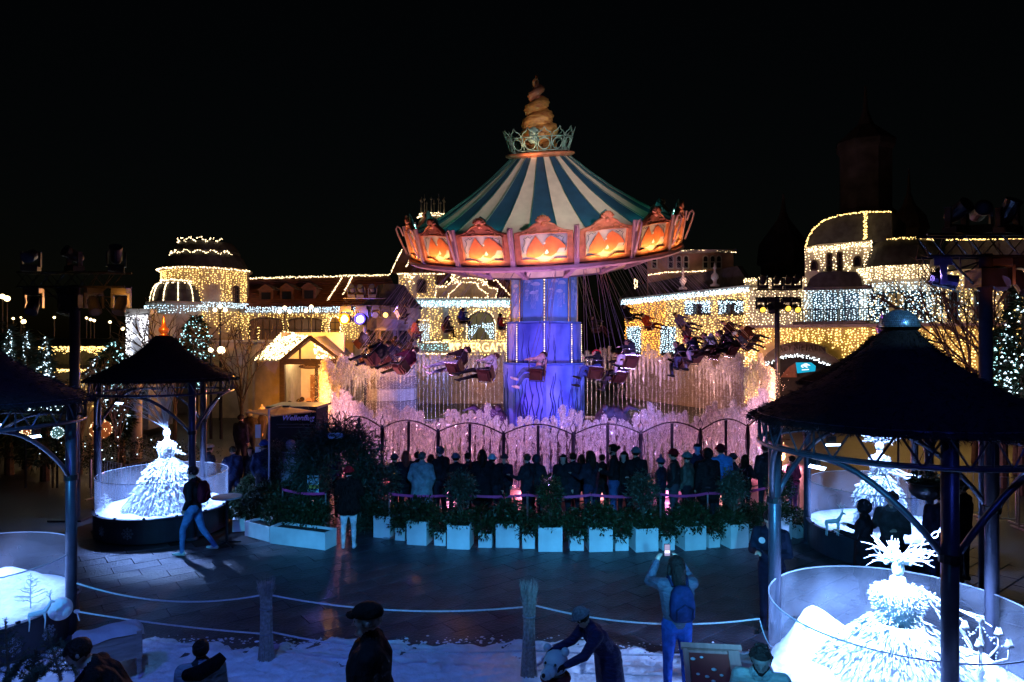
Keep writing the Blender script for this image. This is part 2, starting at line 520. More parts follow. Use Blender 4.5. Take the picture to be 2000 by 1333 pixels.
def person(label, loc, yaw=0.0, h=1.74, top=(0.03, 0.03, 0.04), topk='cloth', leg=(0.04, 0.05, 0.08), shoe=(0.03, 0.03, 0.03),
           skin=(0.5, 0.33, 0.25), hair=(0.04, 0.025, 0.015), hairk='short', hat=None, hatk='beanie', bend=0.0, lean=0.0,
           legs='stand', arms=('down', 'down'), headyaw=0.0, headpitch=0.0, vox=0.024, coat=0.0, girth=1.15, hood=False,
           glove=None, group=None, M=None, face=False, fingers=False, beard=False, scarf=None):
    """builds one figure facing +Y; returns its top-level object. Body = one continuous surface."""
    S = h / 1.75
    legs_d = {'stand': (((-.05, 0.02, -1), (-.02, -0.03, -1)), ((.05, -.01, -1), (.02, -0.03, -1))),
              'walk': (((-.02, .42, -1), (-.02, .02, -1)), ((.02, -.30, -1), (.02, -.75, -1))),
              'walk2': (((-.02, -.30, -1), (-.02, -.75, -1)), ((.02, .42, -1), (.02, .02, -1))),
              'sit': (((-.10, 1, -.12), (-.05, .35, -1)), ((.10, 1, -.10), (.05, .30, -1))),
              'kick': (((-.10, 1, -.05), (-.05, .85, -.55)), ((.10, 1, -.02), (.05, .95, -.40))),
              'kneel': (((-.1, .7, -.7), (0, -.7, -.7)), ((.1, .5, -.85), (0, -.9, -.5)))}[legs] if isinstance(legs, str) else legs
    arm_d = {'down': ((.16, .0, -1), (.04, .22, -1)), 'pocket': ((.32, -.12, -1), (-.35, .55, -.8)), 'front': ((.25, .15, -1), (-.55, .9, .15)),
             'phone': ((.25, .35, -1), (-.45, .8, .75)), 'up': ((.35, .75, .35), (-.25, .5, 1)), 'hold': ((.30, .25, -1), (.0, 1, .25)),
             'reach': ((.15, .9, -.6), (.0, 1, -.35)), 'swing': ((.1, .5, -1), (.05, .55, -.8)), 'back': ((.1, -.5, -1), (.05, -.2, -1)),
             'bar': ((.28, .45, -.8), (-.25, .9, .05)), 'chain': ((.55, .35, .15), (.1, .25, 1))}
    hipz = .93
    P = []   # (a, ra, b, rb, region)
    pel = V3(0, 0, hipz)
    def sp(v):    # rotate upper body about the pelvis
        q = rotx(Vector(v) - pel, -bend)
        if lean:
            c, s = math.cos(lean), math.sin(lean)
            q = V3(q.x * c + q.z * s, q.y, -q.x * s + q.z * c)
        return q + pel
    g = girth
    P.append((V3(-.06, 0, .92), .118 * g, V3(.06, 0, .92), .118 * g, 'leg'))
    P.append((sp((0, -.005, .96)), .125 * g, sp((0, -.005, 1.10)), .128 * g, 'top'))
    P.append((sp((-.055, 0, 1.06)), .112 * g, sp((-.085, 0, 1.30)), .122 * g, 'top'))
    P.append((sp((.055, 0, 1.06)), .112 * g, sp((.085, 0, 1.30)), .122 * g, 'top'))
    sw = .175 * (1 + .5 * (g - 1))
    P.append((sp((-sw * .75, -.01, 1.405)), .068 * g, sp((sw * .75, -.01, 1.405)), .068 * g, 'top'))
    P.append((sp((0, 0, 1.36)), .10 * g, sp((0, -.01, 1.44)), .065, 'top'))
    P.append((sp((0, -.005, 1.44)), .062, sp((0, .012, 1.53)), .058, 'skin' if not scarf else 'scarf'))
    P.append((sp((-.02, -.012, 1.445)), .078, sp((.02, -.012, 1.475)), .074, 'top'))
    if scarf or hood or topk in ('puffer', 'fur'):
        P.append((sp((-.03, -.01, 1.455)), .078, sp((.03, .0, 1.47)), .078, 'scarf' if scarf else 'top'))
    # head
    hc = sp((0, .02, 1.612)); HM = Matrix.Rotation(-bend * 0.6, 3, 'X') @ Matrix.Rotation(headyaw, 3, 'Z') @ Matrix.Rotation(-headpitch, 3, 'X')
    def hd(v): return hc + HM @ Vector(v)
    P.append((hd((0, -.022, .022)), .086, hd((0, .018, .022)), .082, 'skin'))
    P.append((hd((0, .012, -.02)), .070, hd((0, .030, -.072)), .046, 'skin'))
    P.append((hd((0, .088, .012)), .011, hd((0, .107, -.022)), .015, 'skin'))
    P.append((hd((-.082, -.005, -.005)), .014, hd((-.084, -.012, .018)), .018, 'skin'))
    P.append((hd((.082, -.005, -.005)), .014, hd((.084, -.012, .018)), .018, 'skin'))
    if face:
        P.append((hd((-.03, .088, .035)), .010, hd((.03, .088, .035)), .010, 'skin'))
        P.append((hd((-.018, .086, -.052)), .011, hd((.018, .086, -.052)), .011, 'lip'))
        P.append((hd((0, .080, -.090)), .019, hd((0, .074, -.092)), .02, 'hairr' if beard else 'skin'))
    if beard:
        P.append((hd((-.060, .015, -.050)), .020, hd((.0, .060, -.092)), .026, 'hairr'))
        P.append((hd((.060, .015, -.050)), .020, hd((.0, .060, -.092)), .026, 'hairr'))
    # legs
    feet = []
    for i, sx in enumerate((-1, 1)):
        th, sh = Vector(legs_d[i][0]).normalized(), Vector(legs_d[i][1]).normalized()
        hp = V3(sx * .088, 0, .90); kn = hp + th * .435; an = kn + sh * .43
        P.append((hp, .098 * g, kn, .062, 'leg')); P.append((kn, .062, kn + sh * .13, .062, 'leg')); P.append((kn + sh * .12, .062, an, .043, 'leg'))
        fwd = Vector((sx * .12, 1, 0)).normalized()
        if legs in ('sit', 'kick'): fwd = (Vector((sx * .1, 1, 0)) + Vector((0, 0, .25))).normalized()
        ft = an + V3(0, 0, -.035)
        P.append((ft - fwd * .035, .043, ft + fwd * .10, .040, 'shoe')); P.append((ft + fwd * .09, .040, ft + fwd * .165, .030, 'shoe'))
        feet.append(ft)
        if coat > 0:
            P.append((sp((sx * .06, -.01, 1.02)), .135 * g, hp + th * .435 * coat + V3(0, -.01, 0), .135 * g, 'top'))
    if coat > 0:
        P.append((sp((0, -.01, 1.0)), .14 * g, V3(0, -.01, .93 - .40 * coat), .14 * g, 'top'))
    # arms
    hands = []
    for i, sx in enumerate((-1, 1)):
        ad = arms[i]; u, f = (arm_d[ad] if isinstance(ad, str) else ad)
        u = Vector((u[0] * sx, u[1], u[2])).normalized(); f = Vector((f[0] * sx, f[1], f[2])).normalized()
        if bend and ad in ('down', 'hold', 'reach', 'front'): u = u
        shd = sp((sx * sw, -.005, 1.405))
        ub = rotx(u, -bend * .5) if bend else u
        el = shd + ub * .285; wr = el + f * .245
        thick = 1.36 if topk in ('puffer', 'fur') else 1.22
        P.append((shd, .062 * thick, el, .046 * thick, 'top')); P.append((el, .046 * thick, wr, .034 * thick, 'top'))
        hr = 'glove' if glove else 'skin'
        hx, hy, hdn = frame_from(f)
        P.append((wr, .028, wr + f * .075, .032, hr))
        if fingers:
            side = hx * (1 if sx > 0 else -1)
            palm = wr + f * .085
            for q, (off, L) in enumerate(((-.027, .058), (-.009, .070), (.009, .066), (.026, .050))):
                b0 = palm + hx * off; b1 = b0 + (f + hy * -.30).normalized() * L * .55; b2 = b1 + (f * .5 + hy * -.85).normalized() * L * .5
                P.append((b0, .0095, b1, .009, hr)); P.append((b1, .009, b2, .008, hr))
            b0 = wr + f * .03 + side * -.028
            b1 = b0 + (f * .7 - side * .6 - hy * .3).normalized() * .045; b2 = b1 + (f - hy * .5).normalized() * .03
            P.append((b0, .012, b1, .011, hr)); P.append((b1, .011, b2, .009, hr))
        else:
            P.append((wr + f * .06, .030, wr + f * .135 + hy * -.02, .020, hr))
            P.append((wr + f * .03, .014, wr + f * .075 + hx * (-.035 * sx), .011, hr))
        hands.append(wr + f * .09)
    # mesh union
    vs, fs = [], []
    for a, ra, b, rb, rg in P:
        if rg == 'lip': continue
        v, f = rcone(a, ra, b, rb)
        o = len(vs); vs += v; fs += [tuple(o + i for i in q) for q in f]
    me0 = bpy.data.meshes.new('tmp'); me0.from_pydata([tuple(v) for v in vs], [], fs)
    ob0 = bpy.data.objects.new('tmp', me0); COL.objects.link(ob0)
    md = ob0.modifiers.new('r', 'REMESH'); md.mode = 'VOXEL'; md.voxel_size = vox
    sm = ob0.modifiers.new('s', 'SMOOTH'); sm.factor = 0.5; sm.iterations = 3
    dg = bpy.context.evaluated_depsgraph_get()
    me = bpy.data.meshes.new_from_object(ob0.evaluated_get(dg))
    bpy.data.objects.remove(ob0); bpy.data.meshes.remove(me0)
    me.name = 'body'
    nf = len(me.polygons)
    cen = np.empty(nf * 3, dtype=np.float32); me.polygons.foreach_get('center', cen); cen = cen.reshape(-1, 3)
    regs = ['top', 'leg', 'skin', 'shoe', 'hairr', 'glove', 'scarf', 'lip']
    best = np.full(nf, 1e9); idx = np.zeros(nf, dtype=np.int32)
    for a, ra, b, rb, rg in P:
        a_, b_ = np.array(a), np.array(b); d = b_ - a_; L = max(1e-8, float(d @ d))
        t = np.clip(((cen - a_) @ d) / L, 0, 1)
        dist = np.linalg.norm(cen - (a_ + t[:, None] * d), axis=1) - (ra + (rb - ra) * t)
        if rg == 'lip': dist = dist - 0.004
        w = dist < best
        best[w] = dist[w]; idx[w] = regs.index(rg)
    me.materials.clear()
    HM_ = cloth(hair, kind='hair')
    for rg in regs:
        me.materials.append({'top': cloth(top, kind=topk), 'leg': cloth(leg), 'skin': cloth(skin, kind='skin'), 'shoe': cloth(shoe, 0.5), 'hairr': HM_,
                             'glove': cloth(glove or (0.02, 0.02, 0.02)), 'scarf': cloth(scarf or (0.2, 0.2, 0.2), kind='knit'), 'lip': cloth((skin[0] * .8, skin[1] * .5, skin[2] * .5), kind='skin')}[rg])
    me.polygons.foreach_set('material_index', idx)
    me.polygons.foreach_set('use_smooth', [True] * nf)
    me.update()
    footz = min(f.z for f in feet) - .043
    root = empty('person', (0, 0, 0), label, 'person', group)
    body = link_mesh('body', me, root)
    # hair, hat, hood as children
    def shell(mb, sx, sy, sz, c, keep, n=16, m=10, jit=0.0):
        Pt = []
        for i in range(m + 1):
            t = -PI / 2 + PI * i / m
            for j in range(n):
                a = 2 * PI * j / n
                r = 1 + jit * math.sin(j * 5.1 + i * 2.3) * math.sin(i * 1.7 + j)
                Pt.append(Vector((math.cos(t) * math.cos(a) * sx, math.cos(t) * math.sin(a) * sy, math.sin(t) * sz)) * r)
        fs_ = []
        for i in range(m):
            for j in range(n):
                j2 = (j + 1) % n
                q = (i * n + j, i * n + j2, (i + 1) * n + j2, (i + 1) * n + j)
                mid = sum((Pt[k] for k in q), Vector()) / 4
                if keep(mid): fs_.append(q)
        mb.add([hd(p + Vector(c)) for p in Pt], fs_)
    if hairk != 'none' and not (hood):
        mb = MB()
        shell(mb, .096, .112, .098, (0, -.012, .034), lambda p: (p.z > .045 - 0.02) if p.y > .035 else (p.z > -.055 if p.y > -.02 else p.z > -.09), jit=0.05)
        if hairk == 'long':
            mb.tube([hd((0, -.06, .05)), hd((0, -.09, -.06)), hd((0, -.095, -.18)), hd((0, -.085, -.30))], [.085, .090, .085, .04], 10)
            for sx in (-1, 1): mb.tube([hd((sx * .07, .0, .03)), hd((sx * .088, .0, -.07)), hd((sx * .085, .02, -.19))], [.035, .035, .015], 7)
        if hairk == 'bun': mb.sphere(hd((0, -.13, .05)), .045, 10, 7)
        if hairk == 'tail': mb.tube([hd((0, -.11, .04)), hd((0, -.16, -.02)), hd((0, -.15, -.15))], [.03, .035, .012], 8)
        if hairk == 'curly':
            for _ in range(46):
                a = random.uniform(0, 2 * PI); e = random.uniform(-.3, 1.5)
                mb.sphere(hd((.092 * math.cos(e) * math.cos(a), -.02 + .10 * math.cos(e) * math.sin(a) * (1 if math.sin(a) < 0 else .6), .045 + .085 * math.sin(e))), random.uniform(.014, .024), 5, 4)
        ho = mb.build('hair', HM_, root, smooth=True)
    if hat is not None:
        mb = MB()
        if hatk in ('beanie', 'pom'):
            shell(mb, .104, .118, .118, (0, -.014, .036), lambda p: p.z > .0, jit=0.02)
            mb.tube([hd((.106 * math.cos(a), -.014 + .120 * math.sin(a), .042)) for a in np.linspace(0, 2 * PI, 18, endpoint=False)], .019, 6, closed=True)
            if hatk == 'pom': mb.sphere(hd((0, -.014, .185)), .045, 9, 7)
        elif hatk == 'cap':
            shell(mb, .102, .122, .075, (0, -.006, .070), lambda p: p.z > -.02)
            mb.lathe([(.10, -.008), (.125, -.004), (.13, .004)], 20, c=(0, 0, 0), M=None) if False else None
            mb.tube([hd((.055 * k, .10 + .035 * (1 - abs(k)), .055)) for k in (-1, -.5, 0, .5, 1)], [.014, .022, .026, .022, .014], 6)
        mb.build('hat', cloth(hat, kind='knit' if hatk != 'cap' else 'cloth'), root, smooth=True)
    if hood:
        mb = MB()
        shell(mb, .120, .132, .130, (0, -.022, .02), lambda p: p.y < .075 or p.z > .085, jit=0.03)
        mb.build('hood', cloth(top if hood is True else hood, kind=topk), root, smooth=True)
    if face:
        for sx in (-1, 1):
            mb = MB(); mb.sphere(hd((sx * .031, .082, .016)), .0115, 8, 6)
            e = mb.build('eye', cloth((0.05, 0.04, 0.035), kind='skin'), root, smooth=True)
    root['_hands'] = 0
    del root['_hands']
    # place: feet on the ground, or by matrix
    root.scale = (S, S, S)
    if M is not None:
        pass
    else:
        zoff = -footz * S if legs in ('stand', 'walk', 'walk2') or not isinstance(legs, str) or legs == 'kneel' else 0.0
        root.location = (loc[0], loc[1], (loc[2] if len(loc) > 2 else 0) + zoff)
        root.rotation_euler = (0, 0, yaw)
        if zoff:
            # keep the base at the ground: shift the meshes up instead of the root
            root.location.z -= zoff
            for ch in root.children:
                for v_ in (): pass
                ch.location.z = zoff / S
    info = dict(hands=hands, hd=hd, S=S, off=(-footz if zoff_needed(legs) and M is None else 0.0), sp=sp)
    return root, info
def zoff_needed(legs): return legs not in ('sit', 'kick')
def p2w(root, info, v):
    v = Vector(v); v.z += info['off']
    return Matrix.Translation(root.location) @ root.rotation_euler.to_matrix().to_4x4() @ (v * info['S'])

def backpack(root, info, col, label, col2=None):
    o = empty('backpack', (0, 0, 0), label, 'backpack')
    sp = info['sp']
    mb = MB()
    mb.v, mb.f, mb.m = [], [], []
    secs = [(1.03, .11, .05), (1.08, .145, .085), (1.22, .15, .095), (1.36, .13, .085), (1.43, .09, .05), (1.45, .05, .02)]
    P = []; n = 12
    for z, w, d in secs:
        for j in range(n):
            a = 2 * PI * j / n
            c, s_ = math.cos(a), math.sin(a)
            P.append(sp((w * (abs(c) ** .6) * (1 if c > 0 else -1), -.20 + d * (abs(s_) ** .6) * (1 if s_ > 0 else -1), z)))
    fs = [tuple(range(n - 1, -1, -1)), tuple((len(secs) - 1) * n + j for j in range(n))]
    for i in range(len(secs) - 1):
        for j in range(n): fs.append((i * n + j, i * n + (j + 1) % n, (i + 1) * n + (j + 1) % n, (i + 1) * n + j))
    mb.add(P, fs)
    mb.build('pack_body', cloth(col), o, smooth=True)
    m2 = MB()
    m2.tube([sp((-.09, -.29, 1.08)), sp((-.10, -.305, 1.20)), sp((0, -.30, 1.26)), sp((.10, -.305, 1.20)), sp((.09, -.29, 1.08))], .012, 6)
    m2.build('front_pocket', cloth(col2 or tuple(c * .6 for c in col)), o, smooth=True)
    for sx in (-1, 1):
        m3 = MB(); m3.tube([sp((sx * .09, -.13, 1.42)), sp((sx * .11, -.02, 1.50)), sp((sx * .115, .115, 1.40)), sp((sx * .125, .14, 1.25)), sp((sx * .15, .03, 1.10)), sp((sx * .10, -.14, 1.05))], .018, 6)
        m3.build('strap', cloth(tuple(c * .5 for c in col)), o, smooth=True)
    o.location = root.location; o.rotation_euler = root.rotation_euler; o.scale = root.scale
    for ch in o.children: ch.location.z = info['off']
    return o
# ---------------------------------------------------------------- setting: ground, paving, snow
def paving_mat(name, base):
    return mat(name, base, 0.40, 0, 0.45, 2.0, 0.45, 26)
grd = MB(); n = 2
GX0, GX1, GY0, GY1 = -9.3, 9.6, 7.5, 17.4
grd.add([(-260, -60, -.004), (260, -60, -.004), (260, 320, -.004), (-260, 320, -.004), (GX0, GY0, -.004), (GX1, GY0, -.004), (GX1, GY1, -.004), (GX0, GY1, -.004)],
        [(0, 1, 5, 4), (1, 2, 6, 5), (2, 3, 7, 6), (3, 0, 4, 7)])
g_o = grd.build('ground', mat('wet_asphalt', (0.035, 0.034, 0.04), 0.42, 0, 0.4, 0.6, 0.3, 30))
tag(g_o, 'dark wet asphalt ground of the park', kind='structure')
# paving slabs laid diagonally, each its own piece where the photograph lets one see the joints
bed = MB(); bed.add([(GX0 - .6, GY0 - .6, -.032), (GX1 + .6, GY0 - .6, -.032), (GX1 + .6, GY1 + .6, -.032), (GX0 - .6, GY1 + .6, -.032)], [(0, 1, 2, 3)])
plaza = bed.build('plaza_paving', mat('dark_joint_sand', (0.012, 0.012, 0.014), 0.7, 0, 0.2, 20))
tag(plaza, 'dark wet slab paving of the square', kind='structure')
SLABM = [paving_mat('paving_slab_%d' % i, c) for i, c in enumerate([(0.050, 0.047, 0.060), (0.043, 0.041, 0.054), (0.056, 0.051, 0.062)])]
slab_me = []
for i in range(3):
    b = MB(); x, y, z, e = .396, .196, .030, .004
    b.add([(-x, -y, 0), (x, -y, 0), (x, y, 0), (-x, y, 0), (-x + e, -y + e, z), (x - e, -y + e, z), (x - e, y - e, z), (-x + e, y - e, z)],
          [(4, 5, 6, 7), (0, 1, 5, 4), (1, 2, 6, 5), (2, 3, 7, 6), (3, 0, 4, 7)])
    slab_me.append(b.mesh('paving_slab', SLABM[i]))
ang = math.radians(38)
ca, sa = math.cos(ang), math.sin(ang)
cells = []
for r in range(-60, 70):
    for c in range(-34, 36):
        u = c * .80 + (.40 if r % 2 else 0); v = r * .40
        x, y = u * ca - v * sa, u * sa + v * ca + 11
        if not (-9.5 < x < 9.8 and 7.4 < y < 17.5): continue
        if (x + 6.4) ** 2 + (y - 15.7) ** 2 < 1.3 ** 2: continue
        cells.append((x, y))
# the 300 that show largest: the nearest ones on the lit left and middle
def rank(c):
    px = CX + c[0] / c[1] * F; py = CY + EYE / c[1] * F
    vis = 1 if (150 < px < 1490 and 1070 < py < 1300) else 0
    left = 1 if px < 760 else 0
    return (-vis, -left, c[1])
cells.sort(key=rank)
tl = random.Random(4)
for k, (x, y) in enumerate(cells[:300]):
    o = link_mesh('paving_slab', slab_me[tl.randrange(3)], plaza, (x, y, -.030 + tl.uniform(-.002, .002)))
    o.rotation_euler = (tl.uniform(-.006, .006), tl.uniform(-.006, .006), ang)
rest = MB()
for (x, y) in cells[300:]:
    z = -.030 + tl.uniform(-.002, .002); b0 = len(rest.v)
    for (u, v, w) in ((-.392, -.192, 0), (.392, -.192, 0), (.392, .192, 0), (-.392, .192, 0), (-.384, -.184, .03), (.384, -.184, .03), (.384, .184, .03), (-.384, .184, .03)):
        rest.v.append((x + u * ca - v * sa, y + u * sa + v * ca, z + w))
    mi = tl.randrange(3)
    for f in ((4, 5, 6, 7), (0, 1, 5, 4), (1, 2, 6, 5), (2, 3, 7, 6), (3, 0, 4, 7)):
        rest.f.append(tuple(b0 + i for i in f)); rest.m.append(mi)
ro = rest.build('paving_slab', SLABM, plaza, fix=False); ro['kind'] = 'stuff'
# snow strip in the foreground with uneven edge and footprints
NX, NY = 420, 190
x0, x1 = -7.2, 5.2
sv, sf = [], []
FEET = [[] for _ in range(40)]
fr_ = random.Random(12)
for _ in range(150):
    fx, fy, fa = fr_.uniform(x0, x1), fr_.uniform(6.0, 9.6), fr_.uniform(0, 3.1)
    c_ = int((fx - x0) / (x1 - x0) * 39.99)
    for q in (c_ - 1, c_, c_ + 1):
        if 0 <= q < 40: FEET[q].append((fx, fy, fa))
for j in range(NY + 1):
    for i in range(NX + 1):
        x = x0 + (x1 - x0) * i / NX
        edge = 9.75 + .10 * math.sin(x * 2.1) + .05 * math.sin(x * 7.3 + 1) + .03 * math.sin(x * 19) - max(0, x - 0.2) * .10
        y = 3.4 + (edge - 3.4) * j / NY
        t = 1 - j / NY
        z = .0 + .055 * min(1, t * 9) + max(0, 8.4 - y) * .15 + .018 * math.sin(x * 3.1 + y * 2) * math.sin(y * 4.3) + RNG.normal() * .006 + .012 * math.sin(x * 11 + 3 * math.sin(y * 9)) * math.sin(y * 13 + x * 4)
        for (fx, fy, fa) in FEET[i * 40 // (NX + 1)]:
            u = (x - fx) * math.cos(fa) + (y - fy) * math.sin(fa); w = -(x - fx) * math.sin(fa) + (y - fy) * math.cos(fa)
            z -= .045 * math.exp(-(u / .13) ** 4 - (w / .05) ** 4)
        if j == NY: z = 0.0
        sv.append((x, y, max(0.0, z)))
for j in range(NY):
    for i in range(NX):
        a = j * (NX + 1) + i
        sf.append((a, a + 1, a + NX + 2, a + NX + 1))
so = link_mesh('snow_ground', fast_mesh('snow_ground', sv, sf, SNOW, True)); tag(so, 'trampled snow strip at the near edge of the square', kind='structure')
# scattered lumps of snow at its edge
lump = MB()
for _ in range(420):
    x = random.uniform(-5, 4.6); y = 9.70 + abs(random.gauss(0, .12)) - max(0, x - .2) * .1
    r = random.uniform(.004, .020) * (1.6 if random.random() < .08 else 1)
    lump.sphere((x, y, .002), r, 6, 4, (1.3, 1, .5))
lo = lump.build('snow_lumps', SNOW, smooth=True); tag(lo, 'loose crumbs of snow scattered on the paving edge', 'snow', kind='stuff')
# dim wooded hill behind, nearly lost in the night
# ---------------------------------------------------------------- the swing carousel
CC = Vector((1.28, 27.4, 0.0))
car = empty('swing_carousel', CC, 'tall chair swing carousel with tilted teal and cream striped canopy, shell spire and blue tower', 'carousel')
ZC = 8.55
ta, tb = math.radians(13.8), math.radians(3.4)
nrm = Vector((-math.sin(tb), -math.sin(ta), 1)); nrm.normalize()
uX = Vector((1, 0, 0)); uX = (uX - nrm * uX.dot(nrm)).normalized(); uY = nrm.cross(uX)
CO = Vector((0, 0, ZC))
def cp(r, th, h):      # canopy frame; th = 0 towards the camera
    return CO + uX * (r * math.sin(th)) - uY * (r * math.cos(th)) + nrm * h
NP = 16
TH0 = math.radians(-2.5)
CANC = mat('cream_canvas', (0.70, 0.64, 0.54), 0.6, 0, 0.10, 2.5, 0.1, 14)
CANB = mat('blue_teal_canvas', (0.018, 0.075, 0.150), 0.6, 0, 0.18, 2.5, 0.1, 14)
PINKF = mat('orange_pink_moulding', (0.50, 0.17, 0.09), 0.42, 0, 0.25, 5, 0.25, 16)
MAUVE = mat('mauve_paint', (0.42, 0.25, 0.30), 0.5, 0, 0.12, 5, 0.06)
TEALP = mat('teal_patina', (0.06, 0.20, 0.20), 0.5, 0.1, 0.3, 6, 0.25, 14)
VERD = mat('verdigris_metal', (0.22, 0.38, 0.36), 0.5, 0.3, 0.3, 8, 0.1)
prof = [(1.12, 3.02), (1.9, 2.36), (2.8, 1.70), (3.8, 1.08), (4.7, .60), (5.30, .34)]
for k in range(NP * 2):
    a0 = TH0 + (k - .5) * PI / NP; a1 = a0 + PI / NP
    b = MB(); ns_ = 4; P = []
    for r, h in prof:
        for j in range(ns_ + 1):
            t = j / ns_; a = a0 + (a1 - a0) * t
            P.append(cp(r * (1 - .012 * math.sin(t * PI)), a, h - .02 * r / 5 * math.sin(t * PI)))
    fs = [(i * 5 + j, i * 5 + j + 1, (i + 1) * 5 + j + 1, (i + 1) * 5 + j) for i in range(len(prof) - 1) for j in range(4)]
    b.add(P, fs)
    o = b.build('canopy_stripe', CANC if k % 2 else CANB, car, smooth=True)
    o['label'] = 'cream canvas stripe' if k % 2 else 'dark teal canvas stripe'
b = MB()
for k in range(NP * 2):
    a = TH0 + (k - .5) * PI / NP
    b.tube([cp(r + .02, a, h + .025) for r, h in prof], .012, 4)
b.build('canopy_seams', TEALP, car)
# picture boards round the rim
def board_pt(th, u, v, out=0.0):     # u along the board, v up from its foot, board leans outward
    c = cp(5.18 + .16 * (v) + out, th, -.52 + v)
    t = (uX * math.cos(th) + uY * math.sin(th))
    return c + t * u
def board(th):
    hw = .955
    e = MB()
    outer = []
    top = [(-hw, 1.08), (-.70, 1.12), (-.50, 1.20), (-.36, 1.32), (-.18, 1.40), (0, 1.42), (.18, 1.40), (.36, 1.32), (.50, 1.20), (.70, 1.12), (hw, 1.08)]
    wn_ = [(-.78, .96), (-.72, 1.01), (-.34, 1.02), (-.17, 1.03), (-.07, 1.03), (0, 1.03), (.07, 1.03), (.17, 1.03), (.34, 1.02), (.72, 1.01), (.78, .96)]
    bot_o = [(hw, .02), (.40, .0), (.28, -.02), (.14, -.03), (-.14, -.03), (-.28, -.02), (-.40, .0), (-hw, .02)]
    bot_i = [(.73, .19), (.34, .19), (.24, .14), (.14, .08), (-.14, .08), (-.24, .14), (-.34, .19), (-.73, .19)]
    O = top + bot_o; I = wn_ + bot_i
    n = len(O)
    P = [board_pt(th, u, v, .05) for u, v in O] + [board_pt(th, u, v, .07) for u, v in I] + [board_pt(th, u, v, -.05) for u, v in O] + [board_pt(th, u, v, -.03) for u, v in I]
    fs = []
    for i in range(n):
        j = (i + 1) % n
        fs += [(i, j, n + j, n + i), (2 * n + i, 3 * n + i, 3 * n + j, 2 * n + j), (i, 2 * n + i, 2 * n + j, j), (n + i, n + j, 3 * n + j, 3 * n + i)]
    e.add(P, fs)
    # moulded inner lip
    e.tube([board_pt(th, u * 1.02, (v - .6) * 1.02 + .6, .085) for u, v in I], .022, 5, closed=True)
    e.tube([board_pt(th, u * .985, v - .04, .07) for u, v in top], .02, 5)
    for s in (-1, 1):
        e.tube([board_pt(th, s * (.30 + .10 * math.cos(q)), 1.13 + .05 * math.sin(q), .07) for q in np.linspace(0, 5.2, 9)], .018, 5)
        e.sphere(board_pt(th, s * .52, 1.08, .07), .045, 7, 5)
    f = e.build('board_frame', PINKF, car, smooth=False)
    # scallop shell crest
    s_ = MB()
    for i in range(7):
        q = math.radians(-62 + i * 124 / 6)
        s_.tube([board_pt(th, 0, 1.36, .06), board_pt(th, .15 * math.sin(q), 1.36 + .16 * math.cos(q), .09), board_pt(th, .26 * math.sin(q), 1.34 + .27 * math.cos(q), .05)], [.02, .04, .045], 6)
    s_.sphere(board_pt(th, 0, 1.34, .05), .09, 8, 6)
    s_.build('shell_crest', PINKF, car, smooth=True)
    # painted picture
    pic = MB(); I2 = [(u * 1.0, v) for u, v in I]
    pic.add([board_pt(th, u, v, -.015) for u, v in I2], [tuple(range(len(I2)))])
    po = pic.build('painted_scene', PICSKY, car, fix=False)
    fan = MB()
    def blob(pts, z, mi=0): fan.prism([board_pt(th, u * 1.18, v * 1.06 - .03, z) for u, v in pts], (board_pt(th, 0, 0, 0) - board_pt(th, 0, 0, .008)), mi)
    blob([(-.50, .30), (-.48, .48), (-.36, .72), (-.22, .93), (-.14, .80), (-.02, .60), (.0, .42), (-.12, .28), (-.3, .24)], .012)
    blob([(-.02, .30), (-.01, .62), (.08, .84), (.20, .92), (.40, .80), (.58, .60), (.62, .52), (.42, .52), (.34, .38), (.18, .26)], .012)
    fan.build('painted_fan', PICFAN, po)
    fn2 = MB()
    fn2.prism([board_pt(th, u, v, .016) for u, v in ((-.0, .36), (.09, .50), (.15, .38), (.08, .34))], board_pt(th, 0, 0, 0) - board_pt(th, 0, 0, .01))
    fn2.prism([board_pt(th, .02 + .035 * math.cos(q), .70 + .035 * math.sin(q), .016) for q in np.linspace(0, 2 * PI, 8, endpoint=False)], board_pt(th, 0, 0, 0) - board_pt(th, 0, 0, .01))
    fn2.build('painted_star', WHITEP, po)
    sc = MB()
    for s in (-1, 1):
        sc.tube([board_pt(th, s * (.66 - .05 * math.sin(q * 3)), .88 - q * .22, .012) for q in np.linspace(0, 2.1, 9)], .010, 4)
        sc.tube([board_pt(th, s * (.62 - .13 * q), .91 - .03 * math.sin(q * 6), .012) for q in np.linspace(0, 2.0, 8)], .010, 4)
    sc.build('painted_scroll', mat('dark_teal_line', (.04, .09, .13), .5), po)
PICSKY = mat('painted_sky', (0.30, 0.40, 0.55), 0.5, 0, 0.2, 1.0, 0.03, col2=(0.72, 0.62, 0.45))
PICFAN = mat('painted_orange_fan', (0.68, 0.17, 0.06), 0.5, 0, 0.25, 3.0, 0.05)
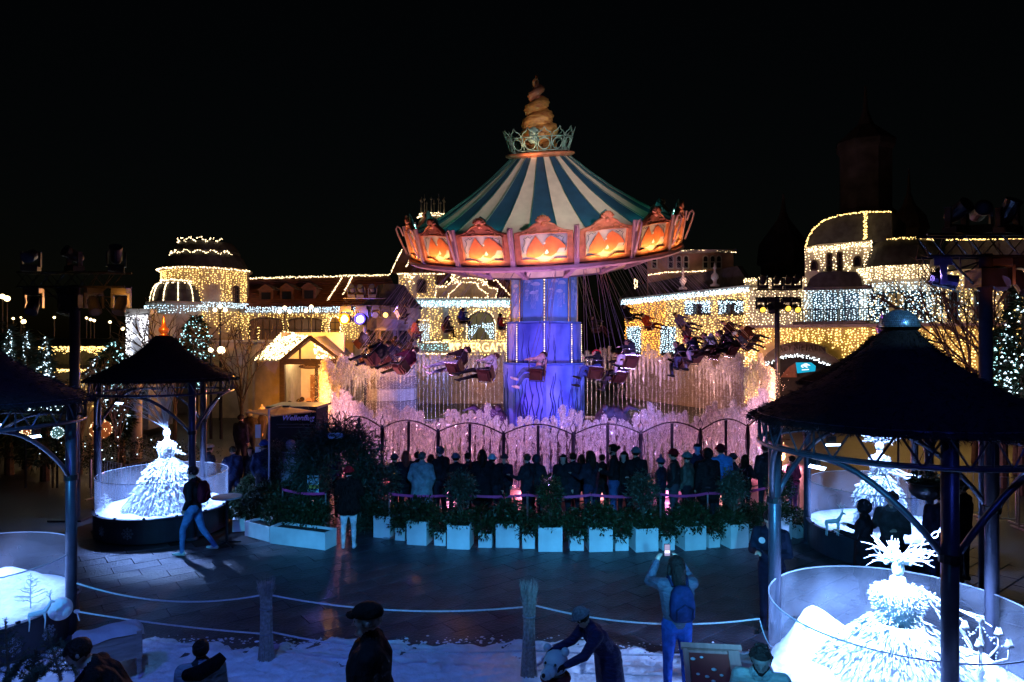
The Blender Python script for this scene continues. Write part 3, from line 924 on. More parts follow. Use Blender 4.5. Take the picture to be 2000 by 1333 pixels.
for k in range(NP):
    th = TH0 + k * 2 * PI / NP
    board(th)
    tp = th + PI / NP
    # mullion post between boards
    m_ = MB()
    m_.bar(cp(5.30, tp, -.62), cp(5.52, tp, .72), .16, .12, up=(cp(2, tp, 0) - cp(1, tp, 0)))
    m_.build('rim_post', MAUVE, car)
    if abs(math.atan2(math.sin(tp), math.cos(tp))) > 0.0:
        h_ = MB()
        pts = [cp(5.48, tp, -.35), cp(5.62, tp, .0), cp(5.76, tp, .40), cp(5.82, tp, .62), cp(5.76, tp, .74), cp(5.66, tp, .66), cp(5.56, tp, .35)]
        h_.tube(pts, .035, 6)
        h_.build('rim_handle', MAUVE, car, smooth=True)
    # warm strip lamp in the lower lip of the board, green-teal lamp behind the crest
    near = math.cos(th) > -.25
    if near:
        lp = board_pt(th, 0, .10, .24) + CC; tg = board_pt(th, 0, .62, -.08) + CC
        la = lamp('AREA', 'board_lamp', lp, 15.0, (1.0, .54, .15), None, 1.25, size_y=.05)
        zz = (lp - tg).normalized(); xx = (uX * math.cos(th) + uY * math.sin(th)); yy = zz.cross(xx).normalized(); xx = yy.cross(zz)
        la.matrix_world = Matrix(((xx.x, yy.x, zz.x, lp.x), (xx.y, yy.y, zz.y, lp.y), (xx.z, yy.z, zz.z, lp.z), (0, 0, 0, 1)))
        la.parent = car; la.matrix_parent_inverse = Matrix.Translation(-CC)
    q = MB()
    q.sphere(board_pt(th, 0, 1.18, -.16), .055, 8, 6)
    q.build('teal_lamp', emis('teal_lamp_glow', (.35, 1.0, .85), 9.0), car)
    if math.cos(th) > -.55:
        lamp('SPOT', 'canopy_lamp', board_pt(th, 0, 1.18, -.26) + CC, 20.0, (.16, 1.0, .66), cp(3.2, th, 1.2) + CC, .05, 110, .8, parent=car)
    g = MB()    # teal back of the board with its scroll finial
    pts = [(-.9, .02), (-.9, 1.05), (-.5, 1.18), (-.2, 1.38), (-.16, 1.55), (0, 1.66), (.16, 1.55), (.2, 1.38), (.5, 1.18), (.9, 1.05), (.9, .02)]
    g.prism([board_pt(th, u, v, -.075) for u, v in pts], board_pt(th, 0, 0, -.04) - board_pt(th, 0, 0, 0))
    g.tube([board_pt(th, .2 * math.sin(q_), 1.32 + .16 * math.cos(q_), -.11) for q_ in np.linspace(0, 5.5, 10)], .03, 6)
    g.build('board_back', TEALP, car)
# lower rim, soffit drum and its panels
b = MB()
b.lathe([(5.12, -.56), (5.42, -.56), (5.46, -.66), (5.36, -.74), (5.05, -.72)], 64, M=None)
def tilt(mb):
    mb.v = [tuple(CO + uX * v[0] + uY * v[1] + nrm * v[2]) for v in mb.v]; return mb
tilt(b).build('lower_rim', MAUVE, car, smooth=False)
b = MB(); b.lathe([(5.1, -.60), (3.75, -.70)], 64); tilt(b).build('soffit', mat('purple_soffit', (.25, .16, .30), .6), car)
for k in range(NP):
    a0 = TH0 + (k - .5) * 2 * PI / NP
    b = MB(); b.lathe([(3.78, -.72), (3.80, -.80), (3.62, -1.16), (3.56, -1.20)], 4, a0=a0 + .02, a1=a0 + 2 * PI / NP - .02)
    b.lathe([(3.55, -.78), (3.40, -1.16)], 4, a0=a0 + .02, a1=a0 + 2 * PI / NP - .02)
    tilt(b).build('drum_panel', CREAM, car)
    b = MB(); b.bar(cp(5.15, a0, -.66), cp(3.55, a0, -1.22), .16, .10); b.bar(cp(3.84, a0, -.66), cp(3.66, a0, -1.22), .14, .1)
    b.build('sweep_arm', MAUVE, car)
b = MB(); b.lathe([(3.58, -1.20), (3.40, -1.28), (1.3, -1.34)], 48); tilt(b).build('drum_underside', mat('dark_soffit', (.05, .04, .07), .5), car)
# top flange, crown and shell spire
b = MB(); b.lathe([(1.05, 2.98), (1.22, 3.02), (1.34, 3.08), (1.36, 3.15), (1.24, 3.19), (1.0, 3.20), (.2, 3.24)], 40); tilt(b).build('top_flange', PINKF, car, smooth=True)
for k in range(14):
    a = 2 * PI * k / 14 + .1; st = PI / 14
    def q_(da, h): return cp(1.12 + (h - 3.2) * .32, a + da, h)
    c = MB()
    c.tube([q_(-st, 3.22), q_(-st, 3.74)], .025, 5)
    c.tube([q_(-st, 3.74), q_(0, 3.74), q_(st, 3.74)], .024, 5); c.tube([q_(-st, 3.25), q_(0, 3.25), q_(st, 3.25)], .024, 5)
    c.tube([q_(.80 * st * math.cos(t), 3.49 + .20 * math.sin(t)) for t in np.linspace(0, 2 * PI, 14, endpoint=False)], .024, 5, closed=True)
    c.tube([q_(-st * .95, 3.76), q_(-st * .75, 3.88), q_(-st * .25, 3.96), q_(0, 4.08), q_(st * .25, 3.96), q_(st * .75, 3.88), q_(st * .95, 3.76)], .02, 5)
    c.build('crown_arch', VERD, car, smooth=True)
SHELLO = mat('shell_orange', (0.50, 0.20, 0.06), 0.55, 0, 0.45, 3.5, 0.5, 9, col2=(0.62, 0.38, 0.12), stretch=(1, 1, 3))
SHELLP = mat('shell_pink_tip', (0.42, 0.18, 0.12), 0.6, 0, 0.25, 5, 0.4)
def whorl(t0, t1, m, nm):
    b = MB(); n = int((t1 - t0) * 160); k = 22; P = []
    for i in range(n + 1):
        t = t0 + (t1 - t0) * i / n
        turn = t * 4.9 * 2 * PI + 2.2
        R = .30 * (1 - t) ** .8; rt = .52 * (1 - t) ** .72 + .03
        h = 3.50 + 2.55 * t ** .95
        # spiral leans: whorls slope
        rib = 1 + .035 * math.sin(i * .9)
        c = cp(R, turn, h)
        for j in range(k):
            q = 2 * PI * j / k
            rr = rt * rib * (1 + .055 * math.cos(j * PI))
            rad = (cp(1, turn, 0) - cp(0, 0, 0))
            P.append(c + rad * (rr * math.cos(q)) + nrm * (rr * .78 * math.sin(q)))
    fs = [(i * k + j, i * k + (j + 1) % k, (i + 1) * k + (j + 1) % k, (i + 1) * k + j) for i in range(n) for j in range(k)]
    fs += [tuple(range(k - 1, -1, -1)), tuple(n * k + j for j in range(k))]
    b.add(P, fs); return b.build(nm, m, car, smooth=True)
whorl(0.0, .62, SHELLO, 'shell_whorls')
whorl(.60, .985, SHELLP, 'shell_tip')
b = MB(); c0 = cp(1.02, -.25, 3.9); b.sphere(c0, .19, 12, 9, (1, .8, 1.15)); b.sphere(c0 + Vector((0, 0, -.25)), .2, 10, 8, (1.1, .8, .8)); b.sphere(c0 + Vector((.12, -.02, .05)), .09, 8, 6)
b.build('crown_medallion', VERD, car, smooth=True)
# tower: three stacked drums with ribs, painted jellyfish and coral
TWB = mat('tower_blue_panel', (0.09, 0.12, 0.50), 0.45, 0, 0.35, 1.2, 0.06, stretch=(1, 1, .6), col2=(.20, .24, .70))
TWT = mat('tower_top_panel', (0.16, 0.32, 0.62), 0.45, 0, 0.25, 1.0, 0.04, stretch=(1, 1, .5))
GOLD = mat('brass_trim', (.55, .38, .16), .35, .7, .2, 8)
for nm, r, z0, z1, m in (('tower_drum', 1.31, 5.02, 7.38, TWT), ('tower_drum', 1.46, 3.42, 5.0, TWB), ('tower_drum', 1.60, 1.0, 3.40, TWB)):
    b = MB(); b.lathe([(r - .02, z0), (r, z0 + .03), (r, z1 - .03), (r - .03, z1), (.5, z1)], 48); b.build(nm, m, car, smooth=False)
b = MB(); b.lathe([(1.33, 7.0), (1.36, 7.12), (1.62, 7.46), (1.62, 7.6), (1.3, 7.62)], 32); b.build('tower_collar', mat('tower_collar_blue', (.10, .16, .5), .5), car)
for r, z in ((1.48, 5.0), (1.62, 3.40)):
    b = MB(); b.lathe([(r - .16, z + .005), (r, z + .005), (r + .02, z + .05), (r - .16, z + .055)], 48); b.build('tower_ledge', mat('tower_ledge_blue', (.08, .12, .35), .5), car)
def tw(r, a, z): return Vector((r * math.sin(a), -r * math.cos(a), z))
tb_pts = []
for k in range(8):
    a = math.radians(-2 + 45 * k)
    b = MB(); b.tube([tw(1.335, a, 5.05), tw(1.335, a, 7.1)], .028, 6); b.tube([tw(1.335, a + .09, 5.05), tw(1.335, a + .09, 7.1)], .012, 5)
    b.build('tower_rib', GOLD, car)
    b = MB(); b.box(tw(1.475, a, 4.2), (.10, .03, 1.56), rz=a); b.box(tw(1.615, a, 2.2), (.12, .03, 2.36), rz=a); b.build('tower_rib', mat('tower_rib_blue', (.07, .1, .3), .5), car)
    z = 3.5
    while z < 4.95: tb_pts.append(tw(1.50, a, z) + CC); z += .085
    if k in (0,):
        z = 5.1
        while z < 7.05: tb_pts.append(tw(1.37, a, z) + CC); z += .11
bulbs('tower_led_strip', tb_pts, .020, WARMW, car, octa=True)
JELLY = mat('painted_jellyfish', (.62, .64, .78), .5, 0, .2, 5)
tj = random.Random(5)
for k in range(8):
    a0 = math.radians(20.5 + 45 * k)
    b = MB()
    for (da, z, rx, rz_) in ((-.10, 6.55, .14, .09), (.02, 6.72, .06, .04), (.15, 6.48, .17, .11), (-.16, 6.28, .09, .06), (.05, 6.18, .15, .10), (.2, 6.15, .06, .05)):
        da += tj.uniform(-.03, .03); z += tj.uniform(-.06, .06)
        P = [tw(1.316, a0 + da, z)]; m_ = 14
        for i in range(m_):
            q = 2 * PI * i / m_
            zz = math.sin(q); zz = zz if zz > 0 else zz * .35
            P.append(tw(1.314, a0 + da + rx * math.cos(q) / 1.3, z + rz_ * zz))
        b.add(P, [(0, i + 1, (i + 1) % m_ + 1) for i in range(m_)])
        for t in range(4):
            x = a0 + da + (t - 1.5) * rx * .35 / 1.3
            b.tube([tw(1.316, x + .015 * math.sin(s * 2.2 + t), z - .03 - s * .07) for s in range(int(3 + rz_ * 60))], .006, 3, cap=False)
    b.build('painted_jellyfish', JELLY, car)
    c = MB()
    for t in range(9):
        x = a0 + tj.uniform(-.36, .36); z = 1.15
        P = []; ph = tj.uniform(0, 6); top = tj.uniform(2.3, 3.35)
        while z < top:
            P.append(tw(1.607, x + .035 * math.sin(z * 5 + ph), z)); z += .13
        if len(P) > 2: c.tube(P, [.032 * (1 - .7 * i / len(P)) for i in range(len(P))], 4, cap=False)
    for t in range(6):
        x = a0 + tj.uniform(-.34, .34); z = 3.46; P = []; ph = tj.uniform(0, 6); top = tj.uniform(4.0, 4.9)
        while z < top:
            P.append(tw(1.466, x + .025 * math.sin(z * 6 + ph), z)); z += .12
        if len(P) > 2: c.tube(P, [.016 * (1 - .7 * i / len(P)) for i in range(len(P))], 3, cap=False)
    c.build('painted_coral', mat('dark_blue_coral', (.03, .04, .14), .6), car)
# rocky reef with coral at the foot, and two curling sea creatures
REEF = mat('reef_rock', (.10, .055, .07), .7, 0, .5, 3, .8, 8)
rr = random.Random(9)
for k in range(30):
    a = 2 * PI * k / 30 + rr.uniform(-.05, .05); r = rr.uniform(1.8, 3.1); s = rr.uniform(.22, .5)
    b = MB()
    for q in range(4):
        b.sphere((rr.uniform(-.6, .6) * s, rr.uniform(-.6, .6) * s, s * rr.uniform(.3, 1.9 - r * .3)), s * rr.uniform(.4, .8), 7, 5, (1, 1, rr.uniform(.7, 1.4)))
    for q in range(3):
        x, y = rr.uniform(-.5, .5) * s, rr.uniform(-.5, .5) * s
        b.tube([(x, y, s), (x * 1.3, y * 1.3, s * 1.9), (x * 1.1 + .1, y, s * 2.6)], [.07, .05, .02], 5)
    o = b.build('reef_rock', REEF, loc=CC + tw(r, a, 0), smooth=True)
    tag(o, 'dark purple reef rock with coral stubs at the foot of the carousel tower', 'rock', 'reef rocks round the tower foot')
for sx, lb in ((-1, 'dark purple curling sea creature sculpture left of the tower foot'), (1, 'dark purple rearing sea creature sculpture right of the tower foot')):
    b = MB(); base = Vector((sx * 2.35 + (0 if sx < 0 else .35), -1.8, 0))
    P = [Vector((sx * (.75 * math.cos(t * 1.5) - .2), -.2 * t, .2 + 1.45 * math.sin(t * 1.35))) for t in np.linspace(0, 1.9, 12)]
    b.tube(P, [.34, .36, .36, .34, .32, .3, .27, .25, .24, .2, .14, .06], 10)
    b.tube([P[5], P[5] + Vector((sx * .35, -.3, .35)), P[5] + Vector((sx * .75, -.35, .2))], [.14, .10, .03], 7)
    b.tube([P[8], P[8] + Vector((0, -.25, .3)), P[8] + Vector((-sx * .1, -.5, .22))], [.14, .11, .04], 7)
    for t in range(2, 10): b.tube([P[t], P[t] + Vector((sx * .22, .05, .30))], [.07, .01], 5)
    o = b.build('sea_creature_statue', REEF, loc=CC + base, smooth=True); tag(o, lb, 'sculpture')
# lamps on the ride: amber on the spire, violet wash on the rim and the tower
lamp('SPOT', 'spire_lamp', CC + cp(1.9, -.3, 2.9), 50, (1.0, .5, .22), CC + cp(0, 0, 4.4), .1, 80, .7, parent=car)
lamp('SPOT', 'spire_lamp', CC + Vector((-3.5, -12, 5.5)), 1500, (1.0, .50, .28), CC + cp(0, 0, 4.2), .3, 12, .9)
lamp('SPOT', 'canopy_white_flood', CC + Vector((4, -15, 9.5)), 4900, (1.0, .78, .74), CC + cp(2.5, 0, 2.0), .3, 34, .9)
for x, y, p, c, tz in ((-4.0, -5.6, 800, (.34, .16, 1.0), 4.0), (4.0, -5.6, 800, (.10, .16, 1.0), 4.2), (0.3, -6.6, 620, (.25, .16, 1.0), 3.4), (-6.5, -3, 300, (.2, .55, 1.0), 5.0), (6.5, -2.5, 360, (.15, .5, 1.0), 4.6)):
    lamp('SPOT', 'tower_lamp', CC + Vector((x, y, .5)), p * 1.9, c, CC + Vector((0, 0, tz)), .15, 52, .8)
for x, p, c in ((-6, 1500, (1.0, .45, .55)), (0, 1300, (.9, .45, .95)), (6, 1500, (1.0, .50, .46))):
    lamp('SPOT', 'rim_wash_lamp', CC + Vector((x * .8, -6.4, .6)), p * 1.2, c, CC + Vector((x * .75, -4.9, 7.6)), .15, 66, .8)
# ---------------------------------------------------------------- fountain ring round the ride
fou = empty('ring_fountain', CC, 'ring of lit water jets round the carousel, violet in front and orange at both ends', 'fountain')
b = MB(); b.lathe([(9.3, 0.0), (9.3, .32), (9.05, .34), (9.02, .16), (7.6, .14), (7.55, .30), (7.3, .30), (7.3, 0)], 96)
b.build('basin', mat('basin_stone', (.16, .11, .11), .5, 0, .3, 3, .3), fou)
b = MB(); b.lathe([(9.03, .24), (7.58, .24)], 96)
b.build('basin_water', mat('basin_water', (.02, .02, .03), .08, 0, .1, 4, .5, 6), fou)
def water_mat(name, alpha, col=(.80, .80, .84), sc=(9, 9, 1.1)):
    m = bpy.data.materials.new(name); m.use_nodes = True; t = m.node_tree; t.nodes.clear()
    out = nd(t, 'ShaderNodeOutputMaterial'); tr = nd(t, 'ShaderNodeBsdfTransparent')
    df = nd(t, 'ShaderNodeBsdfDiffuse'); df.inputs[0].default_value = (*col, 1)
    tl = nd(t, 'ShaderNodeBsdfTranslucent'); tl.inputs[0].default_value = (*col, 1)
    gl = nd(t, 'ShaderNodeBsdfGlossy'); gl.inputs['Roughness'].default_value = .25
    a = nd(t, 'ShaderNodeMixShader'); a.inputs[0].default_value = .45
    t.links.new(df.outputs[0], a.inputs[1]); t.links.new(tl.outputs[0], a.inputs[2])
    c = nd(t, 'ShaderNodeMixShader'); c.inputs[0].default_value = .12
    t.links.new(a.outputs[0], c.inputs[1]); t.links.new(gl.outputs[0], c.inputs[2])
    tc = nd(t, 'ShaderNodeTexCoord'); mp = nd(t, 'ShaderNodeMapping'); mp.inputs['Scale'].default_value = sc
    oi = nd(t, 'ShaderNodeObjectInfo'); add = nd(t, 'ShaderNodeVectorMath'); add.operation = 'ADD'
    mu = nd(t, 'ShaderNodeVectorMath'); mu.operation = 'SCALE'; mu.inputs[3].default_value = 37.0
    cx = nd(t, 'ShaderNodeCombineXYZ'); t.links.new(oi.outputs['Random'], cx.inputs[0]); t.links.new(oi.outputs['Random'], cx.inputs[2])
    t.links.new(cx.outputs[0], mu.inputs[0])
    t.links.new(tc.outputs['Object'], mp.inputs[0]); t.links.new(mp.outputs[0], add.inputs[0]); t.links.new(mu.outputs[0], add.inputs[1])
    ns = nd(t, 'ShaderNodeTexNoise'); ns.inputs['Scale'].default_value = 2.2; ns.inputs['Detail'].default_value = 8; ns.inputs['Roughness'].default_value = .75
    t.links.new(add.outputs[0], ns.inputs['Vector'])
    mr = nd(t, 'ShaderNodeMapRange'); mr.inputs[1].default_value = .42; mr.inputs[2].default_value = .60; mr.inputs[3].default_value = 0.04; mr.inputs[4].default_value = alpha
    t.links.new(ns.outputs['Fac'], mr.inputs[0])
    mx = nd(t, 'ShaderNodeMixShader'); t.links.new(mr.outputs[0], mx.inputs[0])
    t.links.new(tr.outputs[0], mx.inputs[1]); t.links.new(c.outputs[0], mx.inputs[2]); t.links.new(mx.outputs[0], out.inputs[0])
    return m
FOAM = water_mat('white_water_foam', .85)
DROP = mat('water_drops', (.82, .82, .86), .2, 0, .1, 20, trans=.15)
jr = random.Random(21)
def jet_mesh(foam, kind):
    """one jet of height 1 m below its crown; crown of foam of length 'foam' ends at z=0, stem goes down to z=-3.9"""
    V, Fc, MI = [], [], []
    b = MB()
    # foam column with rounded lumpy top
    n, k = 8, 22; P = []
    for i in range(k + 1):
        t = i / k; z = -foam * (1 - t) ** 1.15
        r = .085 * min(1, math.sqrt(max(0, 1 - ((t - .90) / .10) ** 2)) if t > .90 else 1) * (.30 + .70 * min(1, t * 1.5)) * (1 + .30 * math.sin(i * 1.3 + kind) * jr.uniform(.3, 1)) + .004
        for j in range(n):
            a = 2 * PI * j / n; q = r * (1 + jr.uniform(-.28, .28))
            P.append((q * math.cos(a) + .012 * math.sin(i * .7 + kind), q * math.sin(a), z + jr.uniform(-.02, .02)))
    fs = [(i * n + j, i * n + (j + 1) % n, (i + 1) * n + (j + 1) % n, (i + 1) * n + j) for i in range(k) for j in range(n)]
    b.add(P, fs, 0)
    for q in range(3): b.sphere((jr.uniform(-.04, .04), jr.uniform(-.04, .04), -.03 - q * .10), jr.uniform(.05, .08), 7, 5, (1, 1, 1.3), 0)
    # beaded stem
    z = -3.95
    while z < -.4:
        L = jr.uniform(.05, .16); r = jr.uniform(.006, .013)
        b.tube([(0, 0, z), (0, 0, z + L * .5), (0, 0, z + L)], [.002, r, .002], 4, 1, cap=False)
        z += L + jr.uniform(.0, .05)
    # falling drops
    for q in range(110):
        t = jr.random() ** 1.4; z = -t * foam * 1.5; sp_ = .05 + .12 * t
        x, y = jr.gauss(0, sp_), jr.gauss(0, sp_); r = jr.uniform(.006, .014)
        b.add([(x, y, z + r * 2.2), (x + r, y, z), (x - r, y + r, z), (x - r, y - r, z)], [(0, 1, 2), (0, 2, 3), (0, 3, 1)], 1)
    return b.mesh('water_jet', [FOAM, DROP], smooth=False, fix=False)
JM = [jet_mesh(f, i) for i, f in enumerate((1.0, 1.2, 1.1, 1.3, 1.5, 1.9, 2.0, 2.3))]
def jet_h(th):
    a = abs(th); side = 1 if th > 0 else -1
    w = .12 * math.sin(th * 21 + 1) + .10 * math.sin(th * 47) + .05 * math.sin(th * 101)
    if a < math.radians(38): return 2.22 + w * 1.3
    if a < math.radians(62): return 2.22 + (a - math.radians(38)) / math.radians(24) * .45 + w * 1.3
    if a < math.radians(80): return 2.75 + (a - math.radians(62)) / math.radians(18) * .6 + w * 1.2
    return 3.35 + min(1, (a - math.radians(80)) / 1.0) * .35 + w * 1.6
NJ = 230
for i in range(NJ):
    th = -PI + 2 * PI * (i + .5) / NJ
    fr = abs(th) < math.radians(85)
    h = jet_h(th) + jr.uniform(-.05, .05)
    o = link_mesh('water_jet', JM[jr.randrange(4, 8) if fr else jr.randrange(0, 5)], fou, (8.55 * math.sin(th), -8.55 * math.cos(th), h))
    s = jr.uniform(.9, 1.25) * (1.15 if fr else 1.0)
    o.scale = (s, s, 1); o.rotation_euler = (0, 0, jr.uniform(0, 6))
# inner ring of jets, front half only half as tall
b = MB()
for i in range(170):
    th = -PI * .5 + PI * (i + .5) / 170
    h = jet_h(th) * jr.uniform(.6, .95)
    x, y = 8.15 * math.sin(th), -8.15 * math.cos(th); z = .25
    while z < h:
        L = jr.uniform(.06, .2); r = jr.uniform(.008, .02)
        b.tube([(x, y, z), (x, y, z + L * .5), (x, y, z + L)], [.002, r, .002], 4, 0, cap=False); z += L + jr.uniform(0, .04)
o = b.build('water_strands', DROP, fou, fix=False); o['kind'] = 'stuff'
# fine spray hanging in the ring
n_ = 9000
th = RNG.uniform(-PI, PI, n_); rad = 8.5 + RNG.normal(0, .28, n_)
hh = np.array([jet_h(t) for t in th]); zz = hh * RNG.uniform(.1, 1.02, n_) ** .7 + RNG.normal(0, .05, n_)
P = np.stack([rad * np.sin(th), -rad * np.cos(th), zz], 1)
r_ = RNG.uniform(.006, .015, (n_, 1, 1))
V = (P[:, None, :] + TET_V[None] * r_ * np.array([1, 1, 1.8])).reshape(-1, 3); Fc = (TET_F[None] + (np.arange(n_) * 4)[:, None, None]).reshape(-1, 3)
o = link_mesh('water_spray', fast_mesh('water_spray', V, Fc, DROP), fou); o['kind'] = 'stuff'
# lamps in the basin: rose and violet in front, orange at the ends, blue left of the tower
for a, p, c in ((-84, 900, (1, .34, .04)), (-66, 700, (1, .42, .12)), (-48, 520, (.80, .42, 1)), (-32, 520, (1, .45, .62)), (-16, 480, (1, .40, .50)), (0, 480, (.75, .38, .95)), (16, 480, (.75, .38, 1)), (32, 520, (1, .45, .55)),
                (48, 600, (.78, .50, 1)), (66, 760, (1, .52, .42)), (84, 950, (1, .46, .18)), (-110, 1100, (1, .50, .25)), (-140, 1500, (.28, .34, 1)), (-162, 1300, (.65, .55, .9)), (165, 1300, (.9, .65, .85)), (140, 1500, (1, .50, .85)), (112, 1500, (1, .48, .40))):
    t = math.radians(a)
    lamp('SPOT', 'fountain_lamp', CC + tw(4.9, t, .55), p * 1.15, c, CC + tw(8.5, t, 1.7), .12, 64, .9)
for a, a2, p, c, z_l in ((-52, -80, 8500, (1, .33, .03), 3.4), (52, 78, 7500, (1, .40, .18), 3.2), (-42, -56, 1500, (1, .38, .34), 3.4), (40, 54, 1300, (1, .42, .50), 3.2)):
    lamp('SPOT', 'fountain_fill', CC + tw(11.3, math.radians(a), z_l), p, c, CC + tw(8.6, math.radians(a2), 1.9), .05, 60, .9)  # unseen spots added outside the ring to turn its ends orange
for px_, Y_m, z_m, c, p in ((205, 15.8, 6.2, (.75, .36, .80), 5200), (1850, 10.8, 5.4, (.50, .34, 1.0), 5600)):
    lamp('SPOT', 'swing_flood', (XZ(px_, Y_m), Y_m, z_m), p, c, CC + Vector((0, -6.5, 3.7)), .12, 42, .7)
for a in range(-66, 67, 12):
    t = math.radians(a); c = (1, .26 + .10 * (a % 24 == 6), .30 + .35 * math.sin(a * .09) ** 2)
    lamp('POINT', 'jet_fill', CC + tw(9.42, t, .22), 38, c, size=.05)  # unseen points added between fence and jets to brighten the front foam
for a, p, c in ((-76, 60, (1, .36, .04)), (76, 60, (1, .42, .14)), (-40, 26, (.8, .4, 1)), (50, 30, (.8, .45, .9))):
    t = math.radians(a)
    lamp('POINT', 'fountain_lamp', CC + tw(9.0, t, .5), p, c, size=.08)

# ---------------------------------------------------------------- glass fence with arched rails
FR = 9.62
fen = empty('glass_fence', CC, 'dark iron fence of arched glass panels curving in front of the fountain', 'fence')
IRONP = mat('plum_black_iron', (.05, .035, .05), .4, .5, .3, 8, .1)
FG = glass('fence_glass', (.92, .90, .92), .12, (.8, .66, .70), 1.3, (1, 1, .35), .04, .7)
f0 = math.atan2(XZ(982, 17.8) - CC.x, CC.y - 17.8); bay = 2 * math.asin(.91 / FR)
def fp(a, z, r=FR): return Vector((r * math.sin(a), -r * math.cos(a), z))
ks = range(-5, 5)
for k in range(-5, 6):
    a = f0 + k * bay
    if abs(a) > 1.0: continue
    b = MB(); b.tube([fp(a, 0), fp(a, 1.86)], .052, 8)
    b.build('fence_post', IRONP, fen, smooth=True)
    b = MB()
    for s in (-1, 1):
        b.tube([fp(a + s * (.052 + .055 * math.sin(t)) / FR, 1.15 + .62 * t / PI) for t in np.linspace(0, PI, 9)], .012, 5)
        b.tube([fp(a + s * .07 * math.sin(t) / FR, 1.90 + .26 * t / PI) for t in np.linspace(0, PI, 8)], .011, 5)
    b.tube([fp(a, 1.86), fp(a, 1.94)], [.05, .02], 6); b.tube([fp(a, 2.15), fp(a, 2.25)], [.018, .003], 6)
    b.build('lantern_finial', IRONP, fen)
    if k == 5 or abs(a + bay) > 1.0: continue
    am = a + bay / 2
    arc = [(t, 1.86 + .27 * math.sin(PI * t)) for t in np.linspace(0, 1, 13)]
    b = MB(); b.tube([fp(a + bay * t, z) for t, z in arc], .020, 6); b.build('arched_rail', IRONP, fen, smooth=True)
    b = MB(); b.bar(fp(am, 0), fp(am, 2.10), .075, .05); b.build('fence_post', IRONP, fen)
    b = MB(); b.tube([fp(a + bay * t, .12) for t in (0, .5, 1)], .022, 5); b.build('bottom_rail', IRONP, fen)
    for s in (0, 1):
        pts = [(t, z - .02) for t, z in arc if (t <= .5 if s == 0 else t >= .5)]
        b = MB(); P = [fp(a + bay * t, .14) for t, z in pts] + [fp(a + bay * t, z) for t, z in reversed(pts)]
        n = len(pts)
        b.add(P, [(i, i + 1, 2 * n - 2 - i, 2 * n - 1 - i) for i in range(n - 1)])
        b.build('glass_pane', FG, fen, fix=False)

